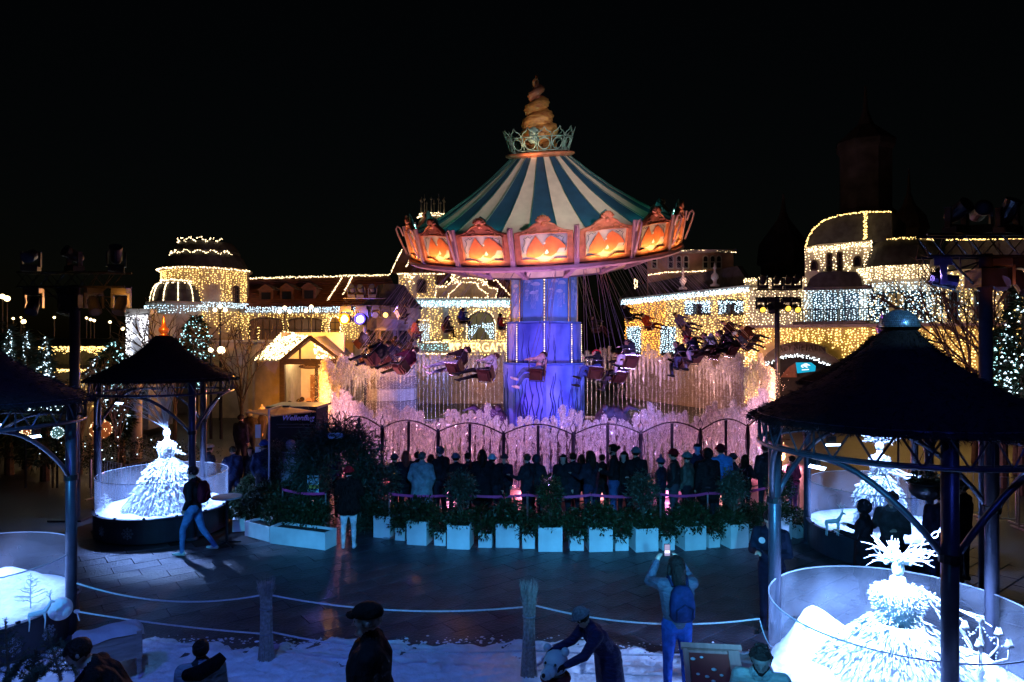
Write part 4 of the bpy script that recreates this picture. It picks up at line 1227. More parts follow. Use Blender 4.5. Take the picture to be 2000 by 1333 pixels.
# ---------------------------------------------------------------- swing seats and riders
SEATM = mat('maroon_seat_shell', (.055, .012, .012), .45, 0, .3, 6)
BARM = mat('chromed_bar', (.75, .72, .8), .2, .9, .1, 10)
def solve_theta(px, front, R, dz=0):
    best = None
    for i in range(720):
        th = -PI + 2 * PI * i / 720
        if (math.cos(th) > 0) != front: continue
        x, y = CC.x + R * math.sin(th), CC.y - R * math.cos(th)
        e = abs(CX + x / y * F - px)
        if best is None or e < best[0]: best = (e, th)
    return best[1]
SEATS = [  # pixel column, row of the seat, front half?, radius, look
 (712, 708, False, 8.0, None, 'empty'), (735, 690, False, 8.2, dict(top=(.03, .02, .03), leg=(.05, .05, .09), label='rider in dark hoodie on a swing at the left end of the ring'), 'r'),
 (700, 676, False, 8.4, dict(top=(.04, .03, .05), leg=(.03, .03, .05), label='leftmost rider in grey jacket behind the orange stage light'), 'kick'), (722, 706, True, 8.3, dict(top=(.02, .02, .03), leg=(.04, .04, .10), label='rider in black coat low down at the left end'), 'kick'),
 (760, 690, False, 8.0, dict(top=(.05, .02, .02), leg=(.02, .02, .03), label='rider in dark brown jacket in the left cluster'), 'sit'), (796, 694, False, 8.2, dict(top=(.03, .02, .04), leg=(.05, .02, .06), label='rider in plum jacket in the left cluster'), 'sit'),
 (748, 712, True, 7.6, dict(top=(.05, .05, .12), leg=(.03, .04, .1), topk='puffer', label='rider in navy puffer jacket with legs stretched, left of the fountain'), 'r'),
 (778, 722, True, 8.0, dict(top=(.12, .02, .05), leg=(.02, .02, .02), label='rider in burgundy coat seen from behind on a maroon seat'), 'r'),
 (884, 722, True, 8.3, dict(top=(.05, .025, .03), leg=(.25, .25, .4), shoe=(.7, .6, .65), hat=(.06, .02, .03), label='rider in brown jacket, pale jeans and beanie kicking white shoes'), 'kick'),
 (946, 735, True, 8.5, dict(top=(.55, .45, .50), leg=(.02, .02, .025), hair=(.12, .05, .03), label='rider in pale fleece and black trousers left of the tower'), 'kick'),
 (1050, 733, True, 8.5, dict(top=(.60, .33, .36), leg=(.10, .12, .3), shoe=(.75, .6, .62), label='rider in pink hoodie and white trainers in front of the tower'), 'sit'),
 (1162, 730, True, 8.5, dict(top=(.02, .02, .025), leg=(.05, .08, .3), hat=(.5, .03, .04), label='rider in black jacket and red beanie right of the tower'), 'sit'),
 (1212, 738, True, 8.2, dict(top=(.03, .02, .03), leg=(.10, .07, .10), hair=(.14, .03, .02), label='red haired rider in dark jacket behind another rider'), 'sit'),
 (1234, 708, True, 8.5, dict(top=(.03, .03, .05), leg=(.6, .52, .6), hat=(.08, .05, .08), label='rider in dark jacket and white trousers with crossed arms'), 'sit'),
 (1336, 712, True, 8.3, dict(top=(.02, .02, .03), leg=(.1, .1, .2), hair=(.05, .02, .02), label='long haired rider in black coat on a red seat at the right'), 'sit'),
 (1362, 700, True, 8.6, dict(top=(.02, .03, .08), leg=(.55, .5, .65), hat=(.6, .04, .08), hatk='pom', label='rider in navy jacket, white trousers and red bobble hat'), 'sit'),
 (1400, 690, True, 8.9, dict(top=(.45, .60, .70), leg=(.12, .07, .06), topk='puffer', label='rider in pale blue puffer jacket and brown trousers'), 'kick'),
 (1432, 684, True, 9.2, dict(top=(.08, .06, .09), leg=(.03, .04, .07), hat=(.3, .2, .4), label='rider in grey jacket and lilac hat leaning out at the right'), 'kick'),
 (1462, 680, False, 9.4, dict(top=(.03, .05, .14), leg=(.02, .02, .05), hat=(.4, .6, .9), label='rider in dark jacket and light blue hat at the right end'), 'kick'),
 (1440, 655, False, 9.3, dict(top=(.04, .02, .02), leg=(.03, .03, .04), hair=(.05, .03, .02), label='rider in brown jacket high up at the right end of the ring'), 'kick'),
 (1475, 664, False, 9.6, dict(top=(.05, .02, .02), leg=(.02, .025, .03), shoe=(.7, .65, .75), label='outermost rider on the right with pale shoes'), 'kick'),
 (1352, 668, False, 8.6, dict(top=(.06, .04, .12), leg=(.02, .02, .02), label='rider in purple jacket beneath the blue lit rider'), 'kick'),
 (1340, 640, False, 8.8, dict(top=(.08, .08, .45), leg=(.03, .02, .09), label='rider in bright blue jacket before the lit windows'), 'kick'),
 (1272, 640, False, 8.8, dict(top=(.40, .06, .03), leg=(.14, .02, .03), label='rider in orange red jacket before the amber lit bay'), 'kick'),
 (1232, 622, False, 8.6, dict(top=(.02, .02, .02), leg=(.02, .02, .02), label='rider in black before the amber lit bay'), 'kick'),
 (1166, 645, False, 8.5, dict(top=(.06, .05, .08), leg=(.10, .04, .05), label='rider in grey jacket just right of the blue tower at the back'), 'sit'),
 (978, 640, False, 8.5, dict(top=(.45, .03, .04), leg=(.08, .08, .14), label='rider in red jacket just left of the blue tower at the back'), 'sit'),
 (902, 628, False, 8.5, dict(top=(.03, .04, .35), leg=(.02, .02, .03), label='rider in blue jacket before the arched window'), 'sit'),
 (870, 645, False, 8.5, dict(top=(.02, .015, .02), leg=(.02, .02, .02), label='rider in black before the winter garden wall'), 'sit'),
 (806, 655, False, 8.4, dict(top=(.22, .06, .06), leg=(.10, .03, .2), label='rider in rust red jacket before the striped hut'), 'sit'),
 (780, 618, False, 8.3, dict(top=(.03, .02, .05), leg=(.03, .03, .05), label='rider in dark purple jacket before the striped hut roof'), 'sit'),
]
SEATMB = {}
def seat_parts(root):
    b = MB(); b.box((0, .02, 0), (.40, .36, .04)); b.box((0, .02, -.04), (.30, .26, .06)); b.build('seat_shell', SEATM, root)
    b = MB(); b.box((0, -.20, .14), (.38, .03, .24)); b.build('backrest', SEATM, root)
    b = MB(); b.tube([(-.25, -.18, .28), (-.25, .24, .26), (.25, .24, .26), (.25, -.18, .28)], .016, 6); b.build('lap_bar', BARM, root, smooth=True)
    b = MB(); b.tube([(-.25, -.2, .42), (-.25, -.2, .0), (-.25, .22, 0), (-.25, .24, .28)], .014, 5); b.build('side_frame', BARM, root)
    b = MB(); b.tube([(.25, -.2, .42), (.25, -.2, .0), (.25, .22, 0), (.25, .24, .28)], .014, 5); b.build('side_frame', BARM, root)
CHM = mat('swing_chain', (.25, .22, .28), .4, .7, .2, 10)
seat0 = None
for n, (px, py, fr, R, look, mode) in enumerate(SEATS):
    th = solve_theta(px, fr, R)
    y = CC.y - R * math.cos(th)
    base = Vector((CC.x + R * math.sin(th), y, EYE - (py - CY) / F * y))
    hang = cp(4.95, th + .10, -.68) + CC
    up = (hang - base).normalized()
    fwd = Vector((-math.cos(th), -math.sin(th), 0)); fwd = (fwd - up * fwd.dot(up)).normalized()
    rt = fwd.cross(up).normalized()
    M = Matrix(((rt.x, fwd.x, up.x, base.x), (rt.y, fwd.y, up.y, base.y), (rt.z, fwd.z, up.z, base.z), (0, 0, 0, 1)))
    lab = look['label'] if look else ''
    where = lab.replace('rider in ', '').replace('long haired rider', 'long haired').replace('outermost rider', 'outermost') if look else ''
    s = empty('chair_swing', base, ('swing seat carrying ' + lab) if look else 'empty swing seat with bare chrome bars at the left end', 'chair swing', 'swing seats flying round the carousel')
    if len(s['label'].split()) > 16: s['label'] = ' '.join(s['label'].split()[:16])
    if seat0 is None:
        seat_parts(s); seat0 = s
    else:
        for ch in seat0.children:
            if ch.name.startswith('chain'): continue
            c = ch.copy(); COL.objects.link(c); c.parent = s
    s.rotation_mode = 'QUATERNION'; s.rotation_quaternion = M.to_quaternion()
    L = (hang - base).length
    for (x, yy, z, tx) in ((-.25, -.2, .42, -.16), (.25, -.2, .42, .16), (-.25, .24, .28, -.16), (.25, .24, .28, .16)):
        b = MB(); b.tube([(x, yy, z), (tx, 0, L)], .007, 3, cap=False)
        b.build('chain', CHM, s)
    if look:
        kw = dict(look)
        r, info = person(kw.pop('label'), (0, 0, 0), legs=mode if mode in ('sit', 'kick') else 'kick', arms=('bar', 'bar'), M=True, vox=.030, bend=-.06, girth=kw.pop('girth', 1.22), group='riders on the chair swings', **kw)
        r.rotation_mode = 'QUATERNION'; r.rotation_quaternion = M.to_quaternion()
        sc_ = info['S']
        r.location = base + (M.to_3x3() @ Vector((0, -.06, -.80 * sc_)))
# ---------------------------------------------------------------- planters in a curve, their shrubs, the queue behind them
def leaf_cloud(n, rx, ry, rz, L, w, hang=0.2, shell=.45, seedv=None):
    u = RNG.normal(size=(n, 3)); u /= np.linalg.norm(u, axis=1, keepdims=True)
    rad = (shell + (1 - shell) * RNG.uniform(0, 1, n)) [:, None]
    lump = 1 + .16 * np.sin(u[:, :1] * 7 + rx * 30) * np.cos(u[:, 2:3] * 6 + ry * 11) + .10 * np.sin(u[:, 1:2] * 13)
    P = u * rad * lump * np.array([rx, ry, rz])
    D = u + RNG.normal(size=(n, 3)) * .7 + np.array([0, 0, -hang])
    return blades(P, D, RNG.uniform(.6, 1.3, n) * L, RNG.uniform(.7, 1.2, n) * w)
PLW = mat('white_planter_lacquer', (.74, .78, .78), .45, 0, .16, 2.2, .06)
SOIL = mat('soil', (.03, .02, .015), .9)
def planter(cx, cy, w, d, h, rz, label, name='planter_box'):
    o = empty(name, (cx, cy, 0), label, 'planter', 'white planters curving along the queue', rz)
    t = .03
    b = MB()
    for (c, s) in (((0, -d / 2 + t / 2, h / 2), (w, t, h)), ((0, d / 2 - t / 2, h / 2), (w, t, h)), ((-w / 2 + t / 2, 0, h / 2), (t, d - 2 * t, h)), ((w / 2 - t / 2, 0, h / 2), (t, d - 2 * t, h))): b.box(c, s)
    b.build('planter_body', PLW, o)
    b = MB(); b.box((0, 0, h - .07), (w - 2 * t, d - 2 * t, .04)); b.build('soil', SOIL, o)
    b = MB()
    b.box((0, 0, -.001 + .012), (w * .9, d * .9, .02)); b.build('plinth', BLACKM, o)
    return o
BUSHM = []
for i in range(5):
    V, Fc = leaf_cloud(1500, .42, .36, .30, .085, .040)
    BUSHM.append(fast_mesh('foliage', V, Fc, LEAF))
TREEM = []
for i in range(4):
    V, Fc = leaf_cloud(2200, .40, .36, .46, .08, .032, 0.1, .35)
    TREEM.append(fast_mesh('foliage', V, Fc, LEAF2 if i % 2 else LEAF))
SMALLM = []
for i in range(3):
    V, Fc = leaf_cloud(650, .25, .22, .20, .07, .03)
    SMALLM.append(fast_mesh('foliage', V, Fc, LEAF))
def stem_mesh(h, r=.018, k=3):
    b = MB()
    for i in range(k):
        a = 2 * PI * i / k + .4; b.tube([(0.02 * math.cos(a), .02 * math.sin(a), 0), (.05 * math.cos(a), .05 * math.sin(a), h * .6), (.14 * math.cos(a), .14 * math.sin(a), h)], [r, r * .8, r * .5], 5)
    return b.mesh('stem', BARK)
def shrub(x, y, z0, kind, label, cat='shrub', name='laurel_shrub', sc=1.0):
    o = empty(name, (x, y, z0), label, cat)
    sm = random.choice({'bush': BUSHM, 'tree': TREEM, 'small': SMALLM}[kind])
    h = {'bush': .22, 'tree': .85, 'small': .14}[kind]
    f = link_mesh('foliage', sm, o, (0, 0, h * sc)); f.rotation_euler.z = random.uniform(0, 6); f.scale = (sc, sc, sc * random.uniform(.9, 1.1))
    link_mesh('stem', stem_mesh(h * sc), o)
    if kind == 'tree':
        f2 = link_mesh('lower_foliage', random.choice(BUSHM), o, (0, 0, .12)); f2.scale = (.8, .8, .7)
    return o
ordn = ['first', 'second', 'third', 'fourth', 'fifth', 'sixth', 'seventh', 'eighth', 'ninth', 'tenth']
# (left px, right px, bottom row, height px)
PL = [(732, 768, 1052, 42, 'L'), (773, 794, 1057, 24, 'S'), (797, 838, 1066, 46, 'L'), (849, 873, 1067, 26, 'S'), (875, 921, 1074, 46, 'L'), (935, 962, 1071, 27, 'S'), (969, 1016, 1071, 46, 'L'),
      (1020, 1045, 1073, 28, 'S'), (1051, 1099, 1079, 47, 'L'), (1112, 1140, 1077, 28, 'S'), (1148, 1196, 1079, 47, 'L'), (1200, 1227, 1077, 27, 'S'), (1237, 1284, 1079, 45, 'L'), (1291, 1317, 1076, 27, 'S'),
      (1331, 1377, 1076, 46, 'L'), (1380, 1405, 1071, 27, 'S'), (1419, 1460, 1072, 46, 'L'), (1461, 1484, 1062, 29, 'S'), (1514, 1545, 1056, 44, 'L'), (1548, 1575, 1052, 26, 'S')]
nL = nS = 0
trees_at = {0: 'tall', 4: 'round', 8: 'wide', 12: 'tall', 16: 'tall', 18: 'wide'}
ctr = Vector((XZ(1080, 20), 24.0, 0))
for i, (a, c, bot, hp, kd) in enumerate(PL):
    p = G((a + c) / 2, bot)
    s = F / p.y
    w = (c - a) / s * .98; h = hp / s
    rz = math.atan2(ctr.x - p.x, -(p.y - ctr.y)) * -.5 if False else math.atan2(p.x - ctr.x * .6, 24.0 - p.y) * .75
    if kd == 'L': nL += 1; lab = 'large white cube planter, %s large one counting from the queue entrance' % ordn[min(nL, 10) - 1] if nL <= 10 else 'last large white cube planter'
    else: nS += 1; lab = 'low small white planter, %s small one counting from the queue entrance' % ordn[min(nS, 10) - 1]
    planter(p.x, p.y + w / 2, w, w, h, rz, lab)
    nb = 'the %s %s white planter' % (ordn[min((nL if kd == 'L' else nS), 10) - 1], 'large' if kd == 'L' else 'small')
    if i in trees_at:
        shrub(p.x, p.y + w / 2, h - .06, 'tree', 'bushy dark laurel tree growing in ' + nb, 'tree', 'laurel_tree', .92 if trees_at[i] != 'wide' else .82)
    elif kd == 'L': shrub(p.x, p.y + w / 2, h - .06, 'bush', 'broad dark laurel bush growing in ' + nb, sc=1.0)
    else: shrub(p.x, p.y + w / 2, h - .06, 'small', 'small trailing laurel growing in ' + nb, sc=1.15)
# hedge of potted laurels behind the cubes
for i in range(17):
    px = 735 + i * 50; bt = 1030 - 16 * math.sin((px - 700) / 800 * PI) * -1
    p = G(px, bt + 4)
    V = shrub(p.x, p.y + .35, 0.0, 'bush', 'dark laurel bush in the back row, %s, between queue and planters' % (ordn[i] + ' from the entrance' if i < 10 else ordn[16 - i] + ' from the right end'), sc=.85)
    V.children[0].location.z = .30
# the two long troughs left of the entrance, one in shade
def trough(pa, pb, h, label):
    A, B = G(*pa), G(*pb); d = B - A; c = (A + B) / 2; rz = math.atan2(d.y, d.x)
    n = Vector((-math.sin(rz), math.cos(rz), 0))
    return planter(c.x + n.x * .2, c.y + n.y * .2, d.length, .40, h, rz, label, 'planter_trough'), A, B, n
t1 = trough((527, 1062), (635, 1076), .36, 'long white planter trough just left of the queue entrance arch')
t2 = trough((478, 1047), (526, 1060), .32, 'shorter white planter trough at the left end of the row')
p = G(462, 1040); planter(p.x, p.y + .15, .26, .26, .28, .3, 'small turquoise lit white planter beside the bar table')
for i, (px, py, z) in enumerate(((482, 1035, .25), (505, 1040, .3), (545, 1052, .3), (575, 1055, .33), (605, 1060, .33), (470, 1022, .3), (520, 1030, .5), (560, 1035, .55), (598, 1040, .45), (495, 1005, .5), (545, 1010, .7), (585, 1015, .6), (460, 1030, .2))):
    p = G(px, py); shrub(p.x, p.y + .2, z, 'bush', 'dark glossy laurel bush over the long troughs, %s of the left group' % (ordn[i] if i < 10 else ['eleventh', 'twelfth', 'leftmost low one'][i - 10]), sc=.95)
for (px, py, hh, sc, lb) in ((540, 1010, 1.15, 1.05, 'slender olive tree with twisted stem left of the fir arch'),):
    p = G(px, py); o = shrub(p.x, p.y, .25, 'tree', lb, 'tree', 'olive_tree', sc); o.children[0].location.z = hh; 
    b = MB(); b.tube([(0, 0, 0), (.03, 0, .4), (-.02, 0, .8), (.02, 0, 1.3)], [.03, .025, .022, .015], 6); b.tube([(.04, .02, 0), (-.02, 0, .5), (.05, 0, .9), (.1, 0, 1.3)], [.02, .02, .018, .01], 6)
    b.build('twisted_stem', BARK, o)
# cables hanging on two planters
# fir arch at the queue entrance, with its name board
ar = G(655, 1040); ar.y += .2
arch = empty('fir_arch', ar, 'bushy garland arch of dark fir branches over the queue entrance', 'arch')
def fir_blades(pts, r, n, L=.16, w=.016):
    pts = np.array([tuple(q) for q in pts]); idx = RNG.integers(0, len(pts), n)
    P = pts[idx] + RNG.normal(size=(n, 3)) * r * .5
    D = RNG.normal(size=(n, 3)) + (P - pts[idx]) / r * 1.2 + np.array([0, 0, -.25])
    return blades(P, D, RNG.uniform(.6, 1.2, n) * L, w)
ap = []
for t in np.linspace(0, 1, 60):
    if t < .32: ap.append((-.62, 0, t / .32 * 1.55))
    elif t > .68: ap.append((.58, 0, (1 - t) / .32 * 1.5))
    else:
        q = PI * (1 - (t - .32) / .36); ap.append((.60 * math.cos(q), 0, 1.55 + .55 * math.sin(q)))
V, Fc = fir_blades(ap, .38, 19000, .17, .026)
link_mesh('fir_branches', fast_mesh('fir_branches', V, Fc, FIR), arch)
b = MB(); b.tube(ap, .03, 6); b.build('arch_frame', IRON, arch)
sg = W(655, 852, ar.y - .35)
sgn = empty('name_sign', sg, 'small pale notched board reading Wellenflug hanging on the fir arch', 'sign')
b = MB(); w_, h_ = .16, .065
b.prism([(-w_, 0, -h_ * .6), (-w_ * .85, 0, -h_), (w_ * .85, 0, -h_), (w_, 0, -h_ * .6), (w_, 0, h_ * .6), (w_ * .85, 0, h_), (-w_ * .85, 0, h_), (-w_, 0, h_ * .6)], (0, .02, 0))
b.build('sign_board', mat('sign_pale_blue', (.42, .55, .62), .5), sgn)
o = link_mesh('lettering', text_mesh('lettering', 'Wellenflug', .095, mat('sign_ink', (.02, .04, .12), .6), .002, .25, .001), sgn, (0, -.006, .012)); o.rotation_euler = (PI / 2, 0, 0)
b = MB(); b.tube([(.12, .01, h_), (.12, .01, .12), (.15, .01, .19), (.20, .01, .17), (.18, .01, .13)], .008, 5); b.tube([(-.1, .01, h_), (-.1, .01, .16)], .006, 4); b.build('bracket', IRON, sgn)
# information board on its post
ib = G(612, 1040); ip = empty('information_board', ib, 'white information poster with a yellow band on a dark post', 'sign')
c = W(612, 949, ib.y - .02) - ib
b = MB(); b.box((0, 0, c.z), (.30, .03, .50)); b.build('board', BLACKM, ip)
b = MB(); b.box((0, -.018, c.z), (.26, .006, .44)); b.build('poster', mat('poster_paper', (.55, .66, .75), .6, 0, .05), ip)
b = MB(); b.box((0, -.024, c.z - .03), (.26, .004, .085)); b.build('yellow_band', mat('poster_yellow', (.55, .42, .08), .6, 0, .1), ip)
b = MB()
for i in range(4): b.box((-.09, -.024, c.z + .17 - i * .045), (.045, .004, .032))
b.build('small_pictures', mat('poster_grey', (.16, .2, .28), .6), ip)
b = MB(); b.box((.07, -.024, c.z - .10), (.08, .004, .03)); b.build('blue_label', mat('poster_blue', (.03, .07, .4), .6), ip)
b = MB()
for i in range(9): b.box((.03 + .02 * math.sin(i * 2), -.0235, c.z + .18 - i * .018), (.13 - .03 * (i % 3), .003, .006))
for i in range(6): b.box((-.03, -.0235, c.z - .10 - i * .016), (.14 - .03 * (i % 2), .003, .005))
o = b.build('text_lines', mat('poster_ink', (.2, .27, .38), .6), ip); o['kind'] = 'stuff'
b = MB(); b.tube([(0, .02, 0), (0, .02, c.z)], .02, 6); b.build('post', BLACKM, ip)
# barrier tape with its posts
TAPE = mat('pink_barrier_tape', (.65, .05, .22), .45, 0, .1, 3)
posts = [(552, 15.4), (636, 15.0), (760, 14.95), (900, 14.9), (1030, 14.85), (1155, 14.85), (1290, 14.9), (1382, 15.0), (1500, 15.6), (1560, 16.1)]
nm = ['leftmost beside the olive tree', 'at the fir arch', 'behind the first laurel tree', 'behind the second laurel tree', 'left of the middle', 'beside the woman with long hair', 'behind the fourth laurel tree', 'beside the man in a black hood', 'behind the slim gazebo post', 'rightmost by the red coated person']
pp = []
for (px, y), n_ in zip(posts, nm):
    x = XZ(px, y); pp.append(Vector((x, y, .98)))
    o = empty('barrier_post', (x, y, 0), 'slim chrome barrier post, ' + n_, 'barrier post', 'queue barrier posts')
    b = MB(); b.tube([(0, 0, 0), (0, 0, 1.0)], .022, 8); b.build('post', STEEL, o); b = MB(); b.lathe([(.001, .03), (.12, .02), (.16, 0)], 14); b.build('foot', STEEL, o); b = MB(); b.tube([(0, 0, .96), (0, 0, 1.02)], .032, 8); b.build('tape_head', BLACKM, o)
for i in range(len(pp) - 1):
    if i == 1: continue
    A, B = pp[i], pp[i + 1]
    b = MB(); k = 8
    P = []
    for j in range(k + 1):
        t = j / k; q = A.lerp(B, t); q.z -= .05 * 4 * t * (1 - t) + .02
        for dz in (.028, -.028): P.append(q + Vector((0, -.03, dz)))
    fs = [(2 * j, 2 * j + 1, 2 * j + 3, 2 * j + 2) for j in range(k)]
    n = len(P); P += [p_ + Vector((0, .004, 0)) for p_ in P]; fs += [tuple(n + v for v in reversed(f)) for f in fs]
    o = b.add(P, fs).build('barrier_tape', TAPE, org=(A + B) / 2, fix=False)
    tag(o, 'pink red barrier tape running right from the post ' + nm[i].replace('leftmost ', ''), 'tape', 'queue barrier tapes')
# ---- queue (pixel x of head, row of head top, depth, yaw, extras)
Y_ = 16.0
QUEUE = [
 (408, 868, 17.5, -.6, dict(top=(.03, .03, .05), hat=(.6, .62, .66), hatk='cap', label='man in dark jacket and white cap beside the left snow display')),
 (455, 873, 17.2, .8, dict(top=(.02, .035, .10), leg=(.03, .04, .1), label='person in blue jacket holding a phone to the ear', arms=('phone', 'down'))),
 (490, 874, 17.6, 2.9, dict(top=(.02, .02, .025), hair=(.03, .02, .02), hairk='long', label='woman in black coat facing the camera left of the kiosk pole', coat=.5)),
 (516, 860, 16.6, .5, dict(top=(.025, .04, .10), hat=(.02, .08, .38), label='person in blue jacket and bright blue hat beside the kiosk')),
 (568, 862, 16.8, .3, dict(top=(.30, .27, .33), topk='puffer', hood=True, label='person in pale hooded winter coat next to the kiosk', coat=.5)),
 (648, 872, 16.6, .6, dict(top=(.05, .05, .16), hat=(.2, .2, .35), label='person in navy striped jacket passing under the fir arch')),
 (726, 900, 16.2, .3, dict(top=(.10, .09, .14), hair=(.05, .03, .02), label='short queuing person half hidden behind the red beanie')),
 (793, 882, 16.2, .2, dict(top=(.03, .02, .03), hair=(.22, .04, .03), hairk='long', label='red haired queuing person left of the grey blue coat')),
 (815, 884, 16.8, .1, dict(top=(.02, .02, .02), label='dark haired queuing person seen between two heads')),
 (824, 884, 15.6, -.15, dict(top=(.20, .26, .29), leg=(.04, .04, .05), hair=(.18, .17, .17), coat=.6, label='grey haired person in grey blue hooded coat with black shoulder bag')),
 (860, 874, 15.9, .9, dict(top=(.02, .02, .025), hair=(.16, .16, .17), h=1.82, label='tall man in black jacket with grey hair right of the grey blue coat')),
 (890, 886, 16.1, .2, dict(top=(.02, .02, .025), hat=(.17, .18, .24), label='queuing person in black with grey beanie')),
 (942, 877, 15.8, .1, dict(top=(.015, .015, .02), hair=(.015, .012, .012), hairk='long', h=1.76, coat=.7, label='woman in long black coat with very long dark hair')),
 (961, 888, 15.9, -.2, dict(top=(.015, .015, .02), hat=(.35, .65, .80), label='queuing person in black with pale turquoise beanie')),
 (1030, 888, 16.0, .9, dict(top=(.03, .03, .04), hair=(.10, .07, .05), label='queuing person with quiff facing right holding a bag', arms=('hold', 'hold'))),
 (1048, 890, 16.3, -.5, dict(top=(.03, .03, .04), hair=(.03, .02, .02), hood=(.06, .06, .09), label='queuing person in hooded jacket near the middle of the fence')),
 (1100, 904, 16.0, 2.9, dict(top=(.02, .02, .025), hair=(.015, .012, .012), hairk='long', h=1.62, label='small woman with dark hair facing the camera')),
 (1119, 898, 16.0, .2, dict(top=(.02, .02, .03), h=1.66, label='queuing person in dark jacket between two women')),
 (1153, 882, 15.6, .7, dict(top=(.03, .03, .05), hair=(.06, .03, .02), hairk='long', leg=(.04, .05, .12), label='woman with long brown hair in charcoal jacket beside the chrome post')),
 (1198, 862, 15.7, 1.35, dict(top=(.02, .02, .025), hair=(.02, .015, .012), hairk='bun', h=1.90, leg=(.05, .08, .2), label='tall person with hair bun and beard facing left', arms=('front', 'front'), beard=True)),
 (1219, 886, 15.9, 2.5, dict(top=(.02, .02, .02), hair=(.02, .015, .012), hairk='long', h=1.70, skin=(.55, .38, .32), label='woman with glasses next to the tall person with bun')),
 (1242, 872, 15.8, .1, dict(top=(.02, .02, .025), hat=(.22, .30, .36), h=1.80, label='queuing man in black with grey blue beanie')),
 (1291, 904, 15.9, 1.0, dict(top=(.03, .03, .06), hat=(.12, .12, .25), hatk='pom', h=1.55, label='child in dark jacket with bobble hat')),
 (1316, 878, 15.6, 1.2, dict(top=(.03, .035, .04), topk='puffer', hat=(.22, .015, .02), leg=(.10, .09, .12), label='person in green black parka with dark red beanie')),
 (1342, 884, 15.7, 1.0, dict(top=(.15, .17, .15), hat=(.14, .26, .30), label='person in grey green coat with teal beanie')),
 (1362, 868, 16.4, 2.8, dict(top=(.03, .04, .10), hair=(.02, .02, .05), skin=(.2, .4, .75), label='man with blue light put into his skin colour, behind the teal beanie')),  # blue light on the face is put into the skin colour
 (1382, 878, 15.5, .2, dict(top=(.012, .012, .016), topk='puffer', hood=True, label='person in black hooded jacket left of the bright blue coat', coat=.4)),
 (1408, 868, 15.9, .3, dict(top=(.06, .28, .75), topk='puffer', hat=(.20, .02, .04), label='person in bright blue puffer jacket with maroon beanie')),
 (1495, 868, 16.6, .2, dict(top=(.03, .03, .04), label='person in dark coat behind the slim gazebo post')),
 (1548, 905, 16.5, .6, dict(top=(.35, .05, .10), leg=(.25, .1, .25), h=1.5, label='child in red coat beside the right planters')),
]
for i, (px, py, lb, cc) in enumerate(((770, 893, 'short dark figure behind the red haired person', (.03, .02, .03)), (842, 890, 'dark figure in the second row left of the tall man', (.02, .02, .02)), (914, 886, 'dark figure in the second row right of the grey beanie', (.03, .03, .05)), (985, 898, 'small dark figure right of the turquoise beanie', (.03, .02, .04)),
    (1136, 895, 'dark figure left of the woman with brown hair', (.02, .02, .02)), (1176, 892, 'dark figure in the second row beside the bun haired person', (.05, .03, .03)), (1432, 886, 'dark figure behind the right laurel tree', (.03, .04, .06)), (1456, 890, 'short dark figure near the last fence post', (.04, .02, .03)))):
    QUEUE.append((px, py, 16.7, (-.9, .4, 1.2, 2.7, .1, -.4, 1.6, -1.2, .8, 0, 2.2)[i], dict(top=cc, label=lb, **({'hat': (.12, .10, .14)} if i % 3 == 0 else ({'hairk': 'long'} if i % 3 == 1 else {})))))
for n, (px, py, Y, yaw, kw) in enumerate(QUEUE):
    kw = dict(kw); h = kw.get('h', None)
    z = EYE - (py - CY) / F * Y
    if h is None: kw['h'] = max(1.5, min(1.85, z - (.04 if 'hat' in kw else .02)))
    kw.setdefault('leg', (.03, .03, .045))
    person(kw.pop('label'), (XZ(px, Y), Y, 0), yaw, group='people queuing for the ride', arms=kw.pop('arms', random.choice([('down', 'down'), ('pocket', 'pocket'), ('down', 'hold'), ('hold', 'down')])), vox=.026, girth=random.uniform(1.12, 1.32), **kw)
# the person in a fur jacket entering the queue
r_, inf = person('person in brown fur jacket, red beanie and pale jeans seen from behind', (XZ(681, 14.15), 14.15, 0), .05, h=1.66, top=(.035, .025, .022), topk='fur', leg=(.70, .74, .78), shoe=(.75, .75, .75), hat=(.55, .02, .03), arms=('hold', 'hold'), girth=1.3, vox=.022, coat=.12)
# walking man with rucksack
r_, inf = person('man in black jacket and light blue jeans striding left past the snow display', (XZ(378, 13.75), 13.75, 0), PI / 2, h=1.78, top=(.02, .02, .025), leg=(.10, .22, .45), shoe=(.45, .55, .5), hair=(.07, .05, .04), legs='walk', arms=('pocket', 'pocket'), vox=.018, face=True, fingers=False)
backpack(r_, inf, (.12, .01, .03), 'dark red rucksack on the back of the striding man', (.25, .03, .05))
# bar table
bt = G(443, 1066); o = empty('bar_table', bt, 'tall round bar table with a thin dark foot beside the left snow display', 'table')
zt = EYE - (970 - CY) / F * bt.y
b = MB(); b.lathe([(.001, zt), (.30, zt), (.31, zt - .015), (.30, zt - .03), (.001, zt - .03)], 28); b.build('table_top', mat('grey_table_top', (.35, .33, .38), .4), o, smooth=False)
b = MB(); b.tube([(0, 0, .05), (0, 0, zt - .03)], .028, 8); b.build('column', BLACKM, o)
for k in range(4):
    a = PI / 4 + k * PI / 2; b = MB(); b.tube([(0, 0, .07), (.3 * math.cos(a), .3 * math.sin(a), .02)], [.028, .018], 6); b.build('foot', BLACKM, o)
